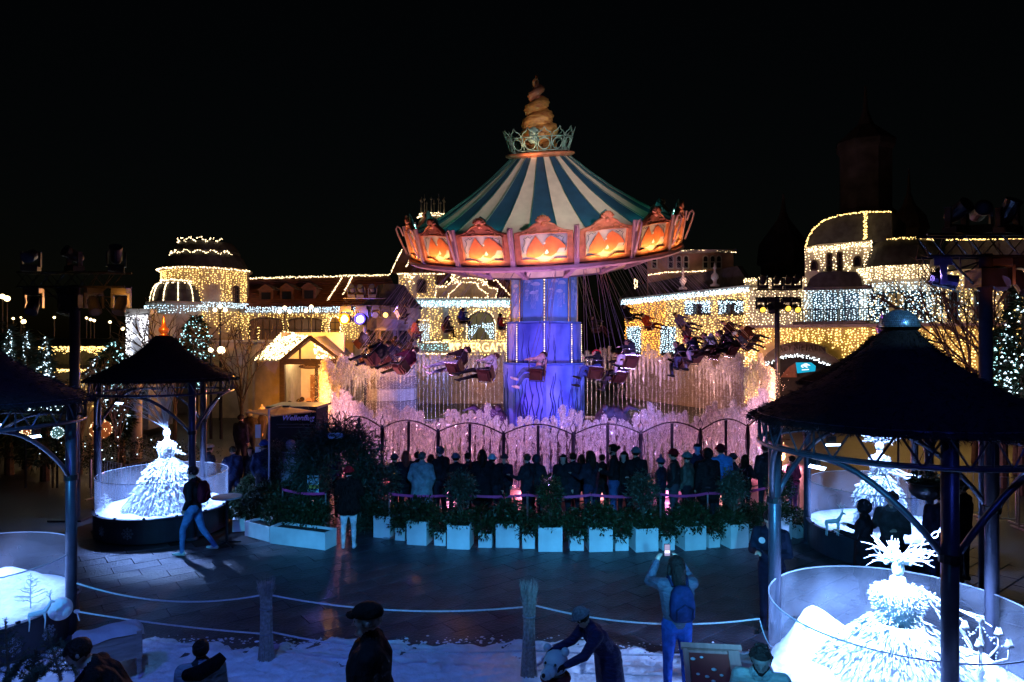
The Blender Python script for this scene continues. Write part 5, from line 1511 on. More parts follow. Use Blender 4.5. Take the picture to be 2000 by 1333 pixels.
# ticket kiosk with flat cantilever parasol
kx, ky = XZ(575, 18.6), 18.6
ks_ = empty('ticket_kiosk', (kx, ky, 0), 'dark cubic kiosk reading Wellenflug behind the olive tree', 'kiosk')
zt = EYE - (803 - CY) / F * 18.0
KD = mat('dark_kiosk_panel', (.012, .012, .022), .8, 0, .3, 3, spec=.1)
b = MB(); b.box((0, .5, zt / 2), (1.25, 1.2, zt)); b.build('kiosk_wall', KD, ks_)
b = MB(); b.box((0, .45, zt + .04), (1.4, 1.4, .07)); b.build('kiosk_roof', BLACKM, ks_)
for k, z in enumerate((zt - .42, zt - .50)):
    b = MB(); b.box((.05, -.11, z), (1.0 - .1 * k, .02, .012)); b.build('panel_trim', mat('kiosk_trim', (.12, .1, .15), .4), ks_)
o = link_mesh('lettering', text_mesh('lettering', 'Wellenflug', .20, mat('kiosk_letter_violet', (.25, .22, .75), .4, emit=(.25, .22, 1.0), es=.12), .006, .3, .003), ks_, (.12, -.108, zt - .25)); o.rotation_euler = (PI / 2, 0, 0)
b = MB(); b.box((-.2, -.108, .85), (.7, .02, .6)); b.build('counter_window', DGLASS, ks_)
pr = empty('flat_parasol', (XZ(546, 16.9), 16.9, 0), 'square flat parasol glowing orange on a thin white pole', 'parasol')
zc = EYE - (803 - CY) / F * 17.4
b = MB(); A_ = [W(478, 802, 17.2), W(535, 811, 16.3), W(617, 803, 17.3), W(560, 796, 18.4)]
A_ = [v - Vector(pr.location) for v in A_]; A_ = [Vector((v.x, v.y, zc + .0)) for v in A_]
top = Vector((sum(v.x for v in A_) / 4, sum(v.y for v in A_) / 4, zc + .10))
for i in range(4): b.add([A_[i], A_[(i + 1) % 4], top], [(0, 1, 2)])
b.add([v - Vector((0, 0, .03)) for v in A_], [(0, 1, 2, 3)])
for i in range(4): b.add([A_[i], A_[(i + 1) % 4], A_[(i + 1) % 4] - Vector((0, 0, .03)), A_[i] - Vector((0, 0, .03))], [(0, 1, 2, 3)])
b.build('parasol_cloth', mat('orange_parasol_cloth', (.70, .42, .18), .7, 0, .15, 3, .1), pr)
cxp = XZ(527, 16.3) - pr.location.x
b = MB(); b.tube([(cxp, -.65, 0), (cxp, -.65, zc + .14)], .022, 8); b.build('pole', WHITEP, pr)
b = MB(); b.bar((cxp, -.65, zc + .14), (top.x, top.y, zc + .13), .04, .04); b.build('arm', WHITEP, pr)
b = MB(); b.box((top.x + .15, top.y, zc + .12), (.16, .12, .05)); b.build('hub', BLACKM, pr)
lamp('SPOT', 'parasol_lamp', (pr.location.x + top.x + .4, pr.location.y + .6, zc + 2.4), 60, (1, .52, .16), (pr.location.x + top.x, pr.location.y + top.y, zc), .08, 60, .7)
pb = empty('price_banner', (XZ(504, 17.2), 17.2, 0), 'narrow white and orange roll up banner beside the kiosk', 'banner')
z1 = EYE - (830 - CY) / F * 17.2
b = MB(); b.box((0, 0, z1 / 2 + .2), (.14, .02, z1 - .4)); b.build('banner_sheet', WHITEP, pb)
b = MB(); b.box((0, -.012, z1 - .45), (.14, .006, .22)); b.build('orange_field', mat('banner_orange', (.6, .22, .04), .6), pb)
b = MB(); b.box((0, 0, .1), (.05, .03, .2)); b.box((0, 0, .01), (.3, .2, .02)); b.build('foot', BLACKM, pb)
# ---------------------------------------------------------------- snow display gazebos
THATCH = mat('dark_thatch', (.008, .008, .009), .85, 0, .5, 8, .6, 30)
SNOWB = SNOW
DG = glass('display_glass', (.84, .89, 1.0), .20, (.7, .75, .9), 1.4, None, .05, .4)  # bluish veil put in for the snow's reflection on the glass
def snowflake(r):
    b = MB()
    for k in range(8):
        a = 2 * PI * k / 8; ca_, sa_ = math.cos(a), math.sin(a)
        def q(u, v): return (u * ca_ - v * sa_, 0, u * sa_ + v * ca_)
        b.bar(q(.05 * r, 0), q(r, 0), .004, .06 * r, up=Vector((0, 1, 0)))
        for u, L in ((.35, .22), (.6, .26), (.82, .16)):
            for s in (-1, 1): b.bar(q(u * r, 0), q((u + L * .7) * r, s * L * r), .004, .045 * r, up=Vector((0, 1, 0)))
    return b.mesh('snowflake', mat('snowflake_print', (.35, .38, .45), .6))
def snow_mound(R, hf, n=64, m=26, seed=0):
    P, fs = [], []
    for i in range(m + 1):
        r = R * i / m
        for j in range(n):
            a = 2 * PI * j / n; x, y = r * math.cos(a), r * math.sin(a)
            P.append((x, y, hf(x, y)))
    for i in range(m):
        for j in range(n): fs.append((i * n + j, i * n + (j + 1) % n, (i + 1) * n + (j + 1) % n, (i + 1) * n + j))
    return fast_mesh('snow_bed', P, fs, SNOWB, True)
def gazebo(nm, cx, cy, post_az, roof_label, plat_label, seed, flakes=(0,), roof=True, lamp_az=(200, 320, 80), power=150, ball=False, hf=None, zg=1.38, finial=(.35, .09, .03), glow=None, R=1.40):
    rs = random.Random(seed)
    g = empty('gazebo', (cx, cy, 0), roof_label, 'gazebo')
    zr1, zr2 = 3.14, 3.46
    for r, z in ((1.48, zr1), (1.48, zr2), (1.38, zr1), (1.38, zr2)):
        b = MB(); b.tube([(r * math.sin(a), -r * math.cos(a), z) for a in np.linspace(0, 2 * PI, 48, endpoint=False)], .024, 6, closed=True); b.build('ring_tube', GREYP, g, smooth=True)
    b = MB()
    for k in range(48):
        a, a2 = 2 * PI * k / 48, 2 * PI * (k + 1) / 48
        r = 1.48
        p, q = (r * math.sin(a), -r * math.cos(a)), (r * math.sin(a2), -r * math.cos(a2))
        z1, z2 = (zr1, zr2) if k % 2 else (zr2, zr1)
        b.tube([(*p, z1), (*q, z2)], .011, 4)
        if k % 4 == 0: b.tube([(*p, zr1), (*p, zr2)], .011, 4)
    o = b.build('lattice_braces', GREYP, g); o['kind'] = 'stuff'
    for az in post_az:
        a = math.radians(az); x, y = 1.40 * math.sin(a), -1.40 * math.cos(a)
        b = MB(); b.tube([(x, y, 0), (x, y, zr2)], .075, 14); b.build('post', GREYP, g, smooth=True)
        b = MB(); b.lathe([(.14, 0), (.14, .02), (.08, .05)], 14, c=(x, y, 0)); b.build('post_foot', GREYP, g)
        b = MB(); b.tube([(x, y, 2.28), (x, y, 2.36)], .095, 12); b.build('clamp', BLACKM, g)
        for s in (-1, 1):
            P = []
            for t in np.linspace(0, 1, 9):
                a2 = a + s * (.04 + .84 * t); z = 2.33 + .80 * math.sin(t * PI / 2) ** .85
                rr_ = 1.40 - .08 * math.sin(t * PI)
                P.append((rr_ * math.sin(a2), -rr_ * math.cos(a2), z))
            b = MB(); b.tube(P, .032, 7); b.build('curved_brace', GREYP, g, smooth=True)
    if roof:
        prof_ = [(1.56, 3.42), (1.44, 3.52), (1.17, 3.65), (.90, 3.80), (.64, 3.97), (.42, 4.15), (.26, 4.31), (.17, 4.42)]
        b = MB(); b.lathe(prof_, 40); b.lathe([(1.54, 3.41), (.1, 3.7)], 40)
        b.build('roof', THATCH, g, smooth=True)
        n = 9000
        t = RNG.uniform(0, 1, n) ** .6; zz = np.interp(t * len(prof_), np.arange(len(prof_)), [p[1] for p in prof_][::-1]); rr = np.interp(t * len(prof_), np.arange(len(prof_)), [p[0] for p in prof_][::-1])
        a = RNG.uniform(0, 2 * PI, n)
        P = np.stack([rr * np.sin(a), -rr * np.cos(a), zz], 1); D = np.stack([np.sin(a), -np.cos(a), -.35 + 0 * a], 1) + RNG.normal(size=(n, 3)) * .45
        V, Fc = blades(P, D, RNG.uniform(.03, .11, n), .008)
        o = link_mesh('thatch_straw', fast_mesh('thatch_straw', V, Fc, mat('thatch_straw', (.016, .015, .017), .7, 0, .6, 6, spec=.2)), g); o['kind'] = 'stuff'
        if not ball:
            b = MB(); b.lathe([(r_, 4.40 + (z_ - 4.78) * .66) for r_, z_ in [(.12, 4.78), (.10, 4.84), (.05, 4.86), (.09, 4.92), (.115, 5.0), (.105, 5.07), (.06, 5.13), (.035, 5.3), (.012, 5.5), (.001, 5.56)]], 16)
            b.build('finial', mat('finial_copper_%d' % seed, finial, .3, .7, .2, 8), g, smooth=True)
        else:
            b = MB(); b.lathe([(.12, 4.38), (.19, 4.43), (.215, 4.455)], 24)
            b.build('finial_base', BLACKM, g)
    if glow:
        lamp('SPOT', 'finial_lamp', (cx + glow[1], cy - 1.2, 5.2), glow[2], glow[0], (cx, cy, 4.62), .05, 20, .5)
    # raised drum with snow, glass wall and display lamps
    p = empty('display_drum', (cx, cy, 0), plat_label, 'snow display')
    b = MB(); b.lathe([(R - .06, 0), (R, .03), (R, .50), (R + .03, .52), (R + .03, .55), (R - .05, .55)], 64); b.build('drum_wall', mat('dark_blue_drum', (.018, .02, .035), .45, 0, .3, 3, .05), p)
    hf2 = hf or (lambda x, y: 0)
    def H(x, y):
        r = math.hypot(x, y)
        return .53 + (.02 * math.sin(x * 5 + seed) * math.cos(y * 6) + .012 * math.sin(x * 13 + y * 9) + hf2(x, y)) * min(1, max(0, (R - .04 - r) * 5)) 
    sb = link_mesh('snow_bed', snow_mound(R - .02, H), p); 
    b = MB(); b.lathe([(R - .035, .53), (R - .035, zg)], 72); b.build('glass_wall', DG, p, fix=False, smooth=True)
    b = MB(); b.lathe([(R - .042, zg), (R - .028, zg), (R - .028, zg + .012), (R - .042, zg + .012), (R - .042, zg)], 72); b.build('glass_edge', mat('glass_edge', (.45, .5, .6), .15, 0, .1, 4, spec=.8), p)
    fm = snowflake(.13)
    for k, az in enumerate(flakes):
        a = math.radians(az)
        o = link_mesh('snowflake', fm, p, ((R + .006) * math.sin(a), -(R + .006) * math.cos(a), .26)); o.rotation_euler = (0, 0, a); 
        if k: o.scale = (.85, 1, .85)
    for k in range(14):
        a = 2 * PI * k / 14 + .2
        b = MB(); b.box(((R - .01) * math.sin(a), -(R - .01) * math.cos(a), .56), (.05, .035, .04), rz=a); b.build('glass_clip', BLACKM, p)
    for az in lamp_az:
        a = math.radians(az); lx, ly = 1.20 * math.sin(a), -1.20 * math.cos(a)
        f = empty('display_floodlight', (cx + lx, cy + ly, 3.0), 'small floodlight under the ring of %s, at its %s side' % (nm, {0: 'near', 1: 'right', 2: 'far', 3: 'left'}[int(((az % 360) + 45) // 90) % 4]), 'floodlight')
        b = MB(); b.box((0, 0, .04), (.10, .06, .08), rz=a); b.tube([(0, 0, .08), (0, 0, .15)], .012, 5); b.build('lamp_housing', BLACKM, f)
        b = MB(); d = Vector((-lx, -ly, -1.2)).normalized(); x_, y_, d_ = frame_from(d); c = d * .045
        b.add([c + x_ * .11 + y_ * .022, c - x_ * .11 + y_ * .022, c - x_ * .11 - y_ * .022, c + x_ * .11 - y_ * .022], [(0, 1, 2, 3)])
        b.build('lamp_face', emis('cold_blue_lamp_face', (.45, .65, 1.0), 14.0), f)
        lamp('SPOT', 'display_lamp', (cx + lx * .96, cy + ly * .96, 2.93), power, (.26, .45, 1.0), (cx, cy, 1.0), .06, 68, .5)
    return g, p
def feather_rows(prof, n, L, w, seed, jit=.25, down=.9):
    """overlapping white feathers / leaves covering a skirt or bodice profile [(r, z)...]"""
    t = RNG.uniform(0, 1, n); zs = np.array([p[1] for p in prof]); rs = np.array([p[0] for p in prof])
    k = np.linspace(0, 1, len(prof)); z = np.interp(t, k, zs); r = np.interp(t, k, rs)
    a = RNG.uniform(0, 2 * PI, n)
    P = np.stack([r * np.sin(a), -r * np.cos(a), z], 1)
    D = np.stack([np.sin(a), -np.cos(a), -down + 0 * a], 1) + RNG.normal(size=(n, 3)) * jit
    return blades(P, D, RNG.uniform(.7, 1.3, n) * L, w)
def twigs(b, base, dirs, L, r, depth, rs, spread=.55):
    for d in dirs:
        d = Vector(d).normalized(); p = Vector(base); P = [p.copy()]
        for i in range(4):
            d = (d + Vector((rs.uniform(-1, 1), rs.uniform(-1, 1), rs.uniform(-1, 1))) * .16).normalized(); p = p + d * L / 4; P.append(p.copy())
            if depth > 0 and i > 0 and rs.random() < .9:
                e = (d + Vector((rs.uniform(-1, 1), rs.uniform(-1, 1), rs.uniform(-1, 1))) * spread).normalized()
                twigs(b, p, [e], L * .5, r * .7, depth - 1, rs, spread)
        b.tube(P, [r, r * .9, r * .75, r * .6, r * .35], 4)
WF = mat('white_feather', (.86, .88, .92), .6, 0, .06, 10, .1)
def dress_figure(cx, cy, z0, label, skirt, seed, yaw=0, crown='twigs', arm=None, n=3600, sc=1.0, z_waist=1.2, bsc=1.0):
    rs = random.Random(seed)
    o = empty('dress_figure', (cx, cy, z0), label, 'sculpture', rotz=yaw)
    zw = skirt[0][1]
    b = MB(); b.lathe([(r * .93, z) for r, z in skirt], 32); b.build('skirt', WF, o, smooth=True)
    V, Fc = feather_rows(skirt, n, .13 * sc, .035 * sc, seed); ob = link_mesh('skirt_feathers', fast_mesh('skirt_feathers', V, Fc, WF), o); ob['kind'] = 'stuff'
    bod = [(.12, zw), (.115, zw + .06), (.15, zw + .20), (.16, zw + .27), (.13, zw + .36), (.055, zw + .42), (.05, zw + .48)]
    b = MB(); b.lathe([(r * sc * bsc, z) for r, z in bod], 18, cap=True); b.build('bodice', WF, o, smooth=True)
    V, Fc = feather_rows([(r * sc * bsc * 1.02, z) for r, z in bod[:5]], int(700 * bsc * bsc), .06, .022, seed, .5, .2); ob = link_mesh('bodice_leaves', fast_mesh('bodice_leaves', V, Fc, WF), o); ob['kind'] = 'stuff'
    b = MB(); b.sphere((0, 0, zw + .58), .085 * sc, 14, 10, (.9, 1, 1.25)); b.build('head', WF, o, smooth=True)
    b = MB()
    hb = Vector((0, 0, zw + .64))
    if crown == 'twigs':
        dirs = [(rs.uniform(-.55, .18), rs.uniform(-.3, .3), 1) for _ in range(13)] + [(-.95, 0, .75), (-.8, .1, .9)]
        twigs(b, hb, dirs, .72, .014, 2, rs, .40); b.build('twig_crown', FROST, o)
    elif crown == 'wreath':
        for k in range(26):
            a = rs.uniform(0, 2 * PI); d = (math.cos(a) * 1.0, math.sin(a) * .7, rs.uniform(.0, 1.0))
            twigs(b, hb + Vector((-.02, 0, .02)), [d], rs.uniform(.16, .30), .010, 1, rs)
            b.sphere(hb + Vector(d).normalized() * rs.uniform(.08, .16), rs.uniform(.02, .04), 6, 4)
        for (dx, dz, L) in ((1.0, .75, .75), (1.0, .25, .62), (-.4, .9, .2)):      # twisted ribbon branches
            for ph in (0, PI):
                P = []
                for t in np.linspace(0, 1, 22):
                    q = hb + Vector((dx, 0, dz)).normalized() * (L * t)
                    P.append(q + Vector((-dz, 0, dx)).normalized() * .028 * math.sin(t * 20 + ph) + Vector((0, .02 * math.cos(t * 20 + ph), 0)))
                b.tube(P, .009, 4)
        b.build('blossom_wreath', FROST, o)
    b2 = MB()
    if arm:
        for (p0, d0, L) in arm:
            twigs(b2, Vector(p0) + Vector((0, 0, zw)), [d0, (d0[0] * .9, d0[1] + .15, d0[2] - .12), (d0[0], d0[1] - .1, d0[2] + .15)], L, .018, 1, rs, .35)
            for k in range(60):
                t = rs.random(); q = Vector(p0) + Vector((0, 0, zw)) + Vector(d0).normalized() * L * t
                b2.sphere(q + Vector((rs.gauss(0, .02), rs.gauss(0, .02), rs.gauss(0, .025))), rs.uniform(.006, .014), 5, 3)
        b2.build('branch_arm', FROST, o)
    return o
gA = (XZ(320, 15.7), 15.7)
gazebo('the left gazebo', *gA, (50, 168, 280), 'small round dark gazebo with witch hat roof and copper ball finial on the left', 'round dark blue drum with snowflake prints carrying the left snow display', 3, flakes=(-2, -30), power=1700, glow=((1, .35, .08), .3, 260),
       hf=lambda x, y: .16 * math.exp(-((x - .75) ** 2 + (y - .6) ** 2) / .12) + .12 * math.exp(-((x + .6) ** 2 + (y - .8) ** 2) / .2), lamp_az=(230, 100, 340), zg=1.28, finial=(.7, .25, .06))
dress_figure(gA[0] + .12, gA[1] - .1, .53, 'glowing white feather gown figure with tall twig hair in the left gazebo', [(.12, 1.10), (.24, 1.02), (.40, .86), (.52, .62), (.66, .34), (.80, .12), (.86, .0)], 5, crown='twigs', arm=[((.12, -.05, .25), (1, -.3, -.5), .25)], n=5200)
gB = (XZ(-72, 9.7), 9.7)
gazebo('the cropped far left gazebo', *gB, (100, 220, 340), 'dark thatched gazebo cut off by the left edge of the picture', 'round snow display behind curved glass at the far left edge', 8, flakes=(60, 80), power=480, lamp_az=(200, 320, 80),
       hf=lambda x, y: .20 * math.exp(-((x + .2) ** 2 + (y - .9) ** 2) / .35) + .10 * math.exp(-((x - 1.1) ** 2 + (y - .5) ** 2) / .08), zg=1.20)
gC = (XZ(1722, 14.0), 14.0)
gazebo('the right back gazebo', *gC, (5, 125, 245), 'dark gazebo half hidden behind the large one on the right', 'round snow display with frosted gown figure at the back right', 13, flakes=(-25, 0), power=1000, finial=(.6, .3, .8), glow=((.8, .4, 1), 0, 20),
       hf=lambda x, y: .06 * math.sin(x * 3), zg=1.38, lamp_az=(-110, 20, 120))
dress_figure(gC[0] - .05, gC[1], .53, 'pale frosted gown figure with a long fringed train in the back right display', [(.11, 1.05), (.22, .95), (.34, .78), (.40, .55), (.36, .3), (.40, .06)], 15, crown='wreath', arm=[((.12, 0, .05), (1, -.1, -.35), .75), ((.12, .05, .15), (1, .1, -.45), .65)], n=1800)
gD = (XZ(1757, 7.6), 7.6)
gazebo('the big right gazebo', *gD, (-13, 108, 227), 'large dark thatched gazebo with half mirror ball on top at the right', 'large round snow display behind curved glass at the front right', 17, flakes=(), power=2500, ball=True,
       hf=lambda x, y: .42 * math.exp(-((x + .55) ** 2 + (y - .95) ** 2) / .22) + .18 * math.exp(-((x - .9) ** 2 + (y - .3) ** 2) / .3) + .15 * math.exp(-((x + 1.0) ** 2 + (y + .1) ** 2) / .15), zg=1.34, lamp_az=(-70, 60, 190))
dress_figure(gD[0] - .02, gD[1], .53, 'brightest gown figure with flower wreath and flared icy skirt at the front right', [(.26, .66), (.33, .60), (.45, .48), (.60, .32), (.78, .15), (.98, 0)], 25, bsc=1.75, crown='wreath', arm=[((.18, -.1, .40), (.8, -.4, -.75), .50)], n=4200, sc=.85)
# wide bodice of the front figure
# half mirror ball on the big gazebo
mb_ = empty('mirror_ball', (gD[0], gD[1], 4.45), 'half mirror ball of tiny blue tiles on the peak of the right gazebo', 'mirror ball')
tilem = mat('mirror_tile', (.30, .55, .75), .3, .55, .5, 40)
vs, fs = [], []
for i in range(14):
    t0, t1 = PI / 2 * i / 14, PI / 2 * (i + .88) / 14
    nn = max(4, int(60 * math.cos(t0)))
    for j in range(nn):
        a0, a1 = 2 * PI * j / nn, 2 * PI * (j + .88) / nn
        k = len(vs)
        for (t, a) in ((t0, a0), (t0, a1), (t1, a1), (t1, a0)): vs.append((.205 * math.cos(t) * math.cos(a), .205 * math.cos(t) * math.sin(a), .20 * math.sin(t)))
        fs.append((k, k + 1, k + 2, k + 3))
o = link_mesh('mirror_tiles', fast_mesh('mirror_tiles', vs, fs, tilem), mb_); o['kind'] = 'stuff'
b = MB(); b.sphere((0, 0, 0), .200, 28, 10, (1, 1, .96), zmin=0.0); b.build('ball_core', mat('ball_core', (.02, .03, .05), .4), mb_, smooth=True)
lamp('SPOT', 'mirror_ball_fill', (gD[0] + .3, gD[1] - 2.0, 5.6), 70, (.35, .75, 1.0), (gD[0], gD[1], 4.52), .05, 24, .5)  # unseen spot added to give the mirror ball its cyan light
# crystal candelabrum in the front right display
cd = empty('candelabrum', (XZ(1915, 7.0), 7.0, .55), 'white crystal candelabrum standing in the snow at the front right', 'candelabrum')
b = MB(); b.lathe([(.10, 0), (.09, .03), (.03, .08), (.025, .3), (.045, .36), (.02, .42), (.018, .62), (.035, .66), (.012, .72), (.012, .86), (.04, .88), (.03, .92)], 12); b.build('stem', WHITEP, cd, smooth=True)
for k in range(5):
    a = 2 * PI * k / 5 + .3; x, y = math.cos(a), math.sin(a)
    b = MB(); b.tube([(0, 0, .55), (x * .12, y * .12, .50), (x * .24, y * .24, .58), (x * .25, y * .25, .70)], .011, 5); b.lathe([(.005, .70), (.045, .71), (.03, .74), (.02, .78)], 10, c=(x * .25, y * .25, 0)); b.build('branch', WHITEP, cd, smooth=True)
    b = MB()
    for s in range(9): b.sphere((x * (.24 - .02 * math.sin(s)), y * .24, .52 - s * .03), .012 - .0005 * s, 5, 4)
    b.sphere((x * .24, y * .24, .24), .024, 6, 5)
    for s in range(8): b.sphere((x * .25 * (1 - s / 8), y * .25 * (1 - s / 8), .72 - .10 * math.sin(s / 8 * PI) + .14 * s / 8), .010, 5, 4)
    b.build('crystal_string', mat('crystal', (.8, .85, .95), .08, 0, .1, 10, trans=.4), cd)
# little glass deer and white trees in the displays
def deer(x, y, z, h, label, yaw=0):
    o = empty('deer_figure', (x, y, z), label, 'figurine', rotz=yaw)
    b = MB(); s = h
    b.tube([(-.22 * s, 0, .48 * s), (0, 0, .50 * s), (.20 * s, 0, .52 * s), (.30 * s, 0, .66 * s), (.36 * s, 0, .80 * s)], [.07 * s, .09 * s, .09 * s, .05 * s, .04 * s], 8)
    b.tube([(.34 * s, 0, .80 * s), (.47 * s, 0, .76 * s)], [.05 * s, .02 * s], 7)
    for px_, py_ in ((-.2, -.05), (-.2, .05), (.2, -.05), (.2, .05)): b.tube([(px_ * s, py_ * s, .48 * s), ((px_ + .02) * s, py_ * s, .25 * s), (px_ * s, py_ * s, 0)], [.04 * s, .02 * s, .015 * s], 5)
    b.build('body', FROST, o, smooth=True)
    b = MB()
    for q in (-1, 1): b.tube([(.36 * s, q * .03 * s, .83 * s), (.32 * s, q * .12 * s, .98 * s), (.38 * s, q * .15 * s, 1.12 * s)], .012 * s, 4); b.tube([(.32 * s, q * .12 * s, .98 * s), (.24 * s, q * .16 * s, 1.08 * s)], .01 * s, 4)
    b.build('antlers', FROST, o)
p = W(1625, 1035, 13.2); deer(p.x, p.y, .54, .55, 'small frosted deer in the back right display')
p = W(72, 1212, 8.9); deer(p.x, p.y, .54, .42, 'small crystal deer in the far left display', .6)
def frost_tree(x, y, z, h, label, seed):
    rs = random.Random(seed); b = MB(); o = empty('frosted_tree', (x, y, z), label, 'figurine')
    b.tube([(0, 0, 0), (0, 0, h)], [.02 * h, .004], 5)
    for i in range(26):
        zz = h * (.15 + .8 * i / 26); a = rs.uniform(0, 6.28); L = (h - zz) * .42 + .02
        twigs(b, (0, 0, zz), [(math.cos(a), math.sin(a), .35)], L, .007, 1, rs)
    b.build('twigs', FROST, o)
p = W(60, 1200, 9.6); frost_tree(p.x, p.y, .54, .5, 'little white twig tree in the far left display', 2)
p = W(205, 1005, 15.3); frost_tree(p.x, p.y, .54, .35, 'little white twig tree at the left rim of the left display', 3)
p = W(1575, 1180, 8.3); frost_tree(p.x, p.y, .62, .26, 'little white twig tree on the snow left of the brightest figure', 4)
b = MB(); p = W(118, 1180, 9.3); b.sphere((0, 0, .12), .15, 16, 12); o = b.build('snowball', SNOW, loc=(p.x, p.y, .53), smooth=True); tag(o, 'large smooth snowball near the post in the far left display', 'snowball')
# ---------------------------------------------------------------- lighting masts with moving heads
HEADM = mat('moving_head_black', (.02, .02, .028), .3, .2, .3, 8)
def moving_head(loc, up, label, tilt=0, yaw=0, colr=None, sc=1.0, lens_e=None):
    """stage light: base, yoke, head barrel; up=False hangs below the truss"""
    o = empty('stage_light', loc, label, 'stage light', 'stage lights on the masts', yaw)
    s = (1 if up else -1) * sc
    b = MB(); b.box((0, 0, .08 * s), (.36 * sc, .30 * sc, .14 * sc)); b.build('base_box', HEADM, o)
    b = MB()
    for q in (-1, 1): b.box((q * .20 * sc, 0, .32 * s), (.05 * sc, .12 * sc, .38 * sc))
    b.box((0, 0, .165 * s), (.44 * sc, .14 * sc, .04 * sc)); b.build('yoke', HEADM, o)
    c = Vector((0, 0, .42 * s)); d = Vector((0, -math.cos(tilt), math.sin(tilt)))
    b = MB(); b.tube([c - d * .20 * sc, c - d * .14 * sc, c + d * .16 * sc, c + d * .26 * sc], [.10 * sc, .135 * sc, .14 * sc, .155 * sc], 14)
    b.build('lamp_head', HEADM, o, smooth=False)
    b = MB(); x, y, _ = frame_from(d); e = c + d * .266 * sc
    b.add([e + (x * math.cos(q) + y * math.sin(q)) * .12 * sc for q in np.linspace(0, 2 * PI, 14, endpoint=False)], [tuple(range(14))])
    b.build('lens', emis('lens_' + label.replace(' ', '_')[:24] + str(lens_e), colr, lens_e) if colr else mat('stage_lens', (.05, .06, .09), .08, 0, .1, 4, spec=.9), o)
    return o
def mast(px, Y, z_low, width, label, r=.11, levels=((0, 1),), span=1.0):
    o = empty('light_mast', (XZ(px, Y), Y, 0), label, 'light mast')
    b = MB(); b.tube([(0, 0, 0), (0, 0, z_low + .4)], r, 16); b.build('mast_pole', GREYP, o, smooth=True)
    b = MB(); b.box((0, 0, .02), (.8, .8, .04)); b.build('base_plate', BLACKM, o); b = MB(); b.box((0, 0, z_low), (.42, .42, .30)); b.build('sleeve', BLACKM, o)
    for z in (z_low + .35, z_low + .70):
        for yy in (-.15, .15):
            b = MB(); b.tube([(-width, yy, z), (width, yy, z)], .024 * span, 6); b.build('truss_tube', BLACKM, o)
    n = int(width * 2 / .3); b = MB()
    for i in range(n):
        x0_ = -width + i * .3
        for yy in (-.15, .15): b.tube([(x0_, yy, z_low + (.35 if i % 2 else .70)), (x0_ + .3, yy, z_low + (.70 if i % 2 else .35))], .010, 4)
        b.tube([(x0_, -.15, z_low + .35), (x0_, .15, z_low + .70)], .010, 4)
    b.build('truss_braces', BLACKM, o)
    for s in (-1, 1):
        b = MB(); b.tube([(0, 0, z_low - .3), (s * width * .6, 0, z_low + .35)], .02, 5); b.build('diagonal_strut', BLACKM, o)
    b = MB()
    for s in (-1, -.4, .3, .9): b.tube([(s * width, 0, z_low + .35), (s * width * .8, .1, z_low + .1), (s * width * .4, .1, z_low + .15), (0, .1, z_low + .3)], .012, 4)
    b.build('cable', BLACKM, o)
    return o
zl = EYE - (590 - CY) / F * 16.6
m1 = mast(146, 16.6, zl, 1.30, 'tall blue grey lighting mast left of the snow displays', .115)
for i, (px, py, up, tl_, yw, ck) in enumerate(((55, 520, True, -.3, .3, None), (140, 520, True, .4, -.4, None), (222, 518, True, .9, .5, None), (60, 548, False, -.9, .2, None), (125, 548, False, -1.2, -.2, None), (178, 545, False, -.9, .8, None), (232, 545, False, -1.0, .1, None))):
    p = W(px, py, 16.5)
    moving_head((p.x, 16.6, zl + (.72 if up else .33)), up, ['upright stage light on the left mast, at its left end', 'upright stage light on the left mast, above the pole', 'upright stage light on the left mast, at its right end', 'hanging stage light on the left mast, at its left end', 'hanging stage light on the left mast, just left of the pole', 'hanging stage light on the left mast, just right of the pole', 'hanging stage light glowing orange at the right end of the left mast'][i], tl_, yw, sc=.95)
lamp('SPOT', 'stage_light_spot', (XZ(205, 16.2), 15.2, zl + .1), 90, (1, .35, .05), (XZ(215, 16.6), 16.6, zl + .1), .05, 60, .8)  # unseen spot before the mast, shines back to tint this fixture orange
zr = EYE - (545 - CY) / F * 11.2
m2 = mast(1925, 11.2, zr, 1.05, 'tall blue grey lighting mast behind the large gazebo on the right', .10)
for i, (px, up, tl_, yw) in enumerate(((1868, True, .5, .3), (1912, True, .2, -.3), (1968, True, 1.0, .2), (1838, False, -.25, 1.2), (1955, False, -.3, -.6), (1992, False, -.9, .2))):
    moving_head((XZ(px, 11.2), 11.2, zr + (.72 if up else .33)), up, ['upright stage light on the right mast, leftmost of three', 'upright stage light on the right mast, middle of three', 'upright stage light on the right mast, rightmost of three', 'hanging stage light pointing left on the right mast with a violet glint', 'hanging stage light with an orange rim right of the right mast pole', 'hanging stage light at the cropped right end of the right mast'][i], tl_, yw, sc=.86)
lamp('SPOT', 'stage_light_spot', (XZ(1838, 10.4), 9.9, zr - .2), 30, (.12, .10, 1), (XZ(1838, 11.2), 11.2, zr + .1), .05, 50, .8)  # unseen spot, shines back at the fixture for its violet glint
lamp('SPOT', 'stage_light_spot', (XZ(1965, 10.4), 9.9, zr - .2), 30, (1, .2, .05), (XZ(1965, 11.2), 11.2, zr + .0), .05, 50, .8)  # unseen spot, shines back at the fixture for its orange rim
lamp('SPOT', 'mast_blue_lamp', (XZ(1880, 8.5), 8.3, 3.9), 50, (.05, .20, 1), (XZ(1925, 11.2), 11.2, 4.4), .05, 40, .7)
z3 = EYE - (598 - CY) / F * 30
m3 = mast(1518, 30, z3, .95, 'slim dark lighting mast between the fountain and the castle facade', .11)
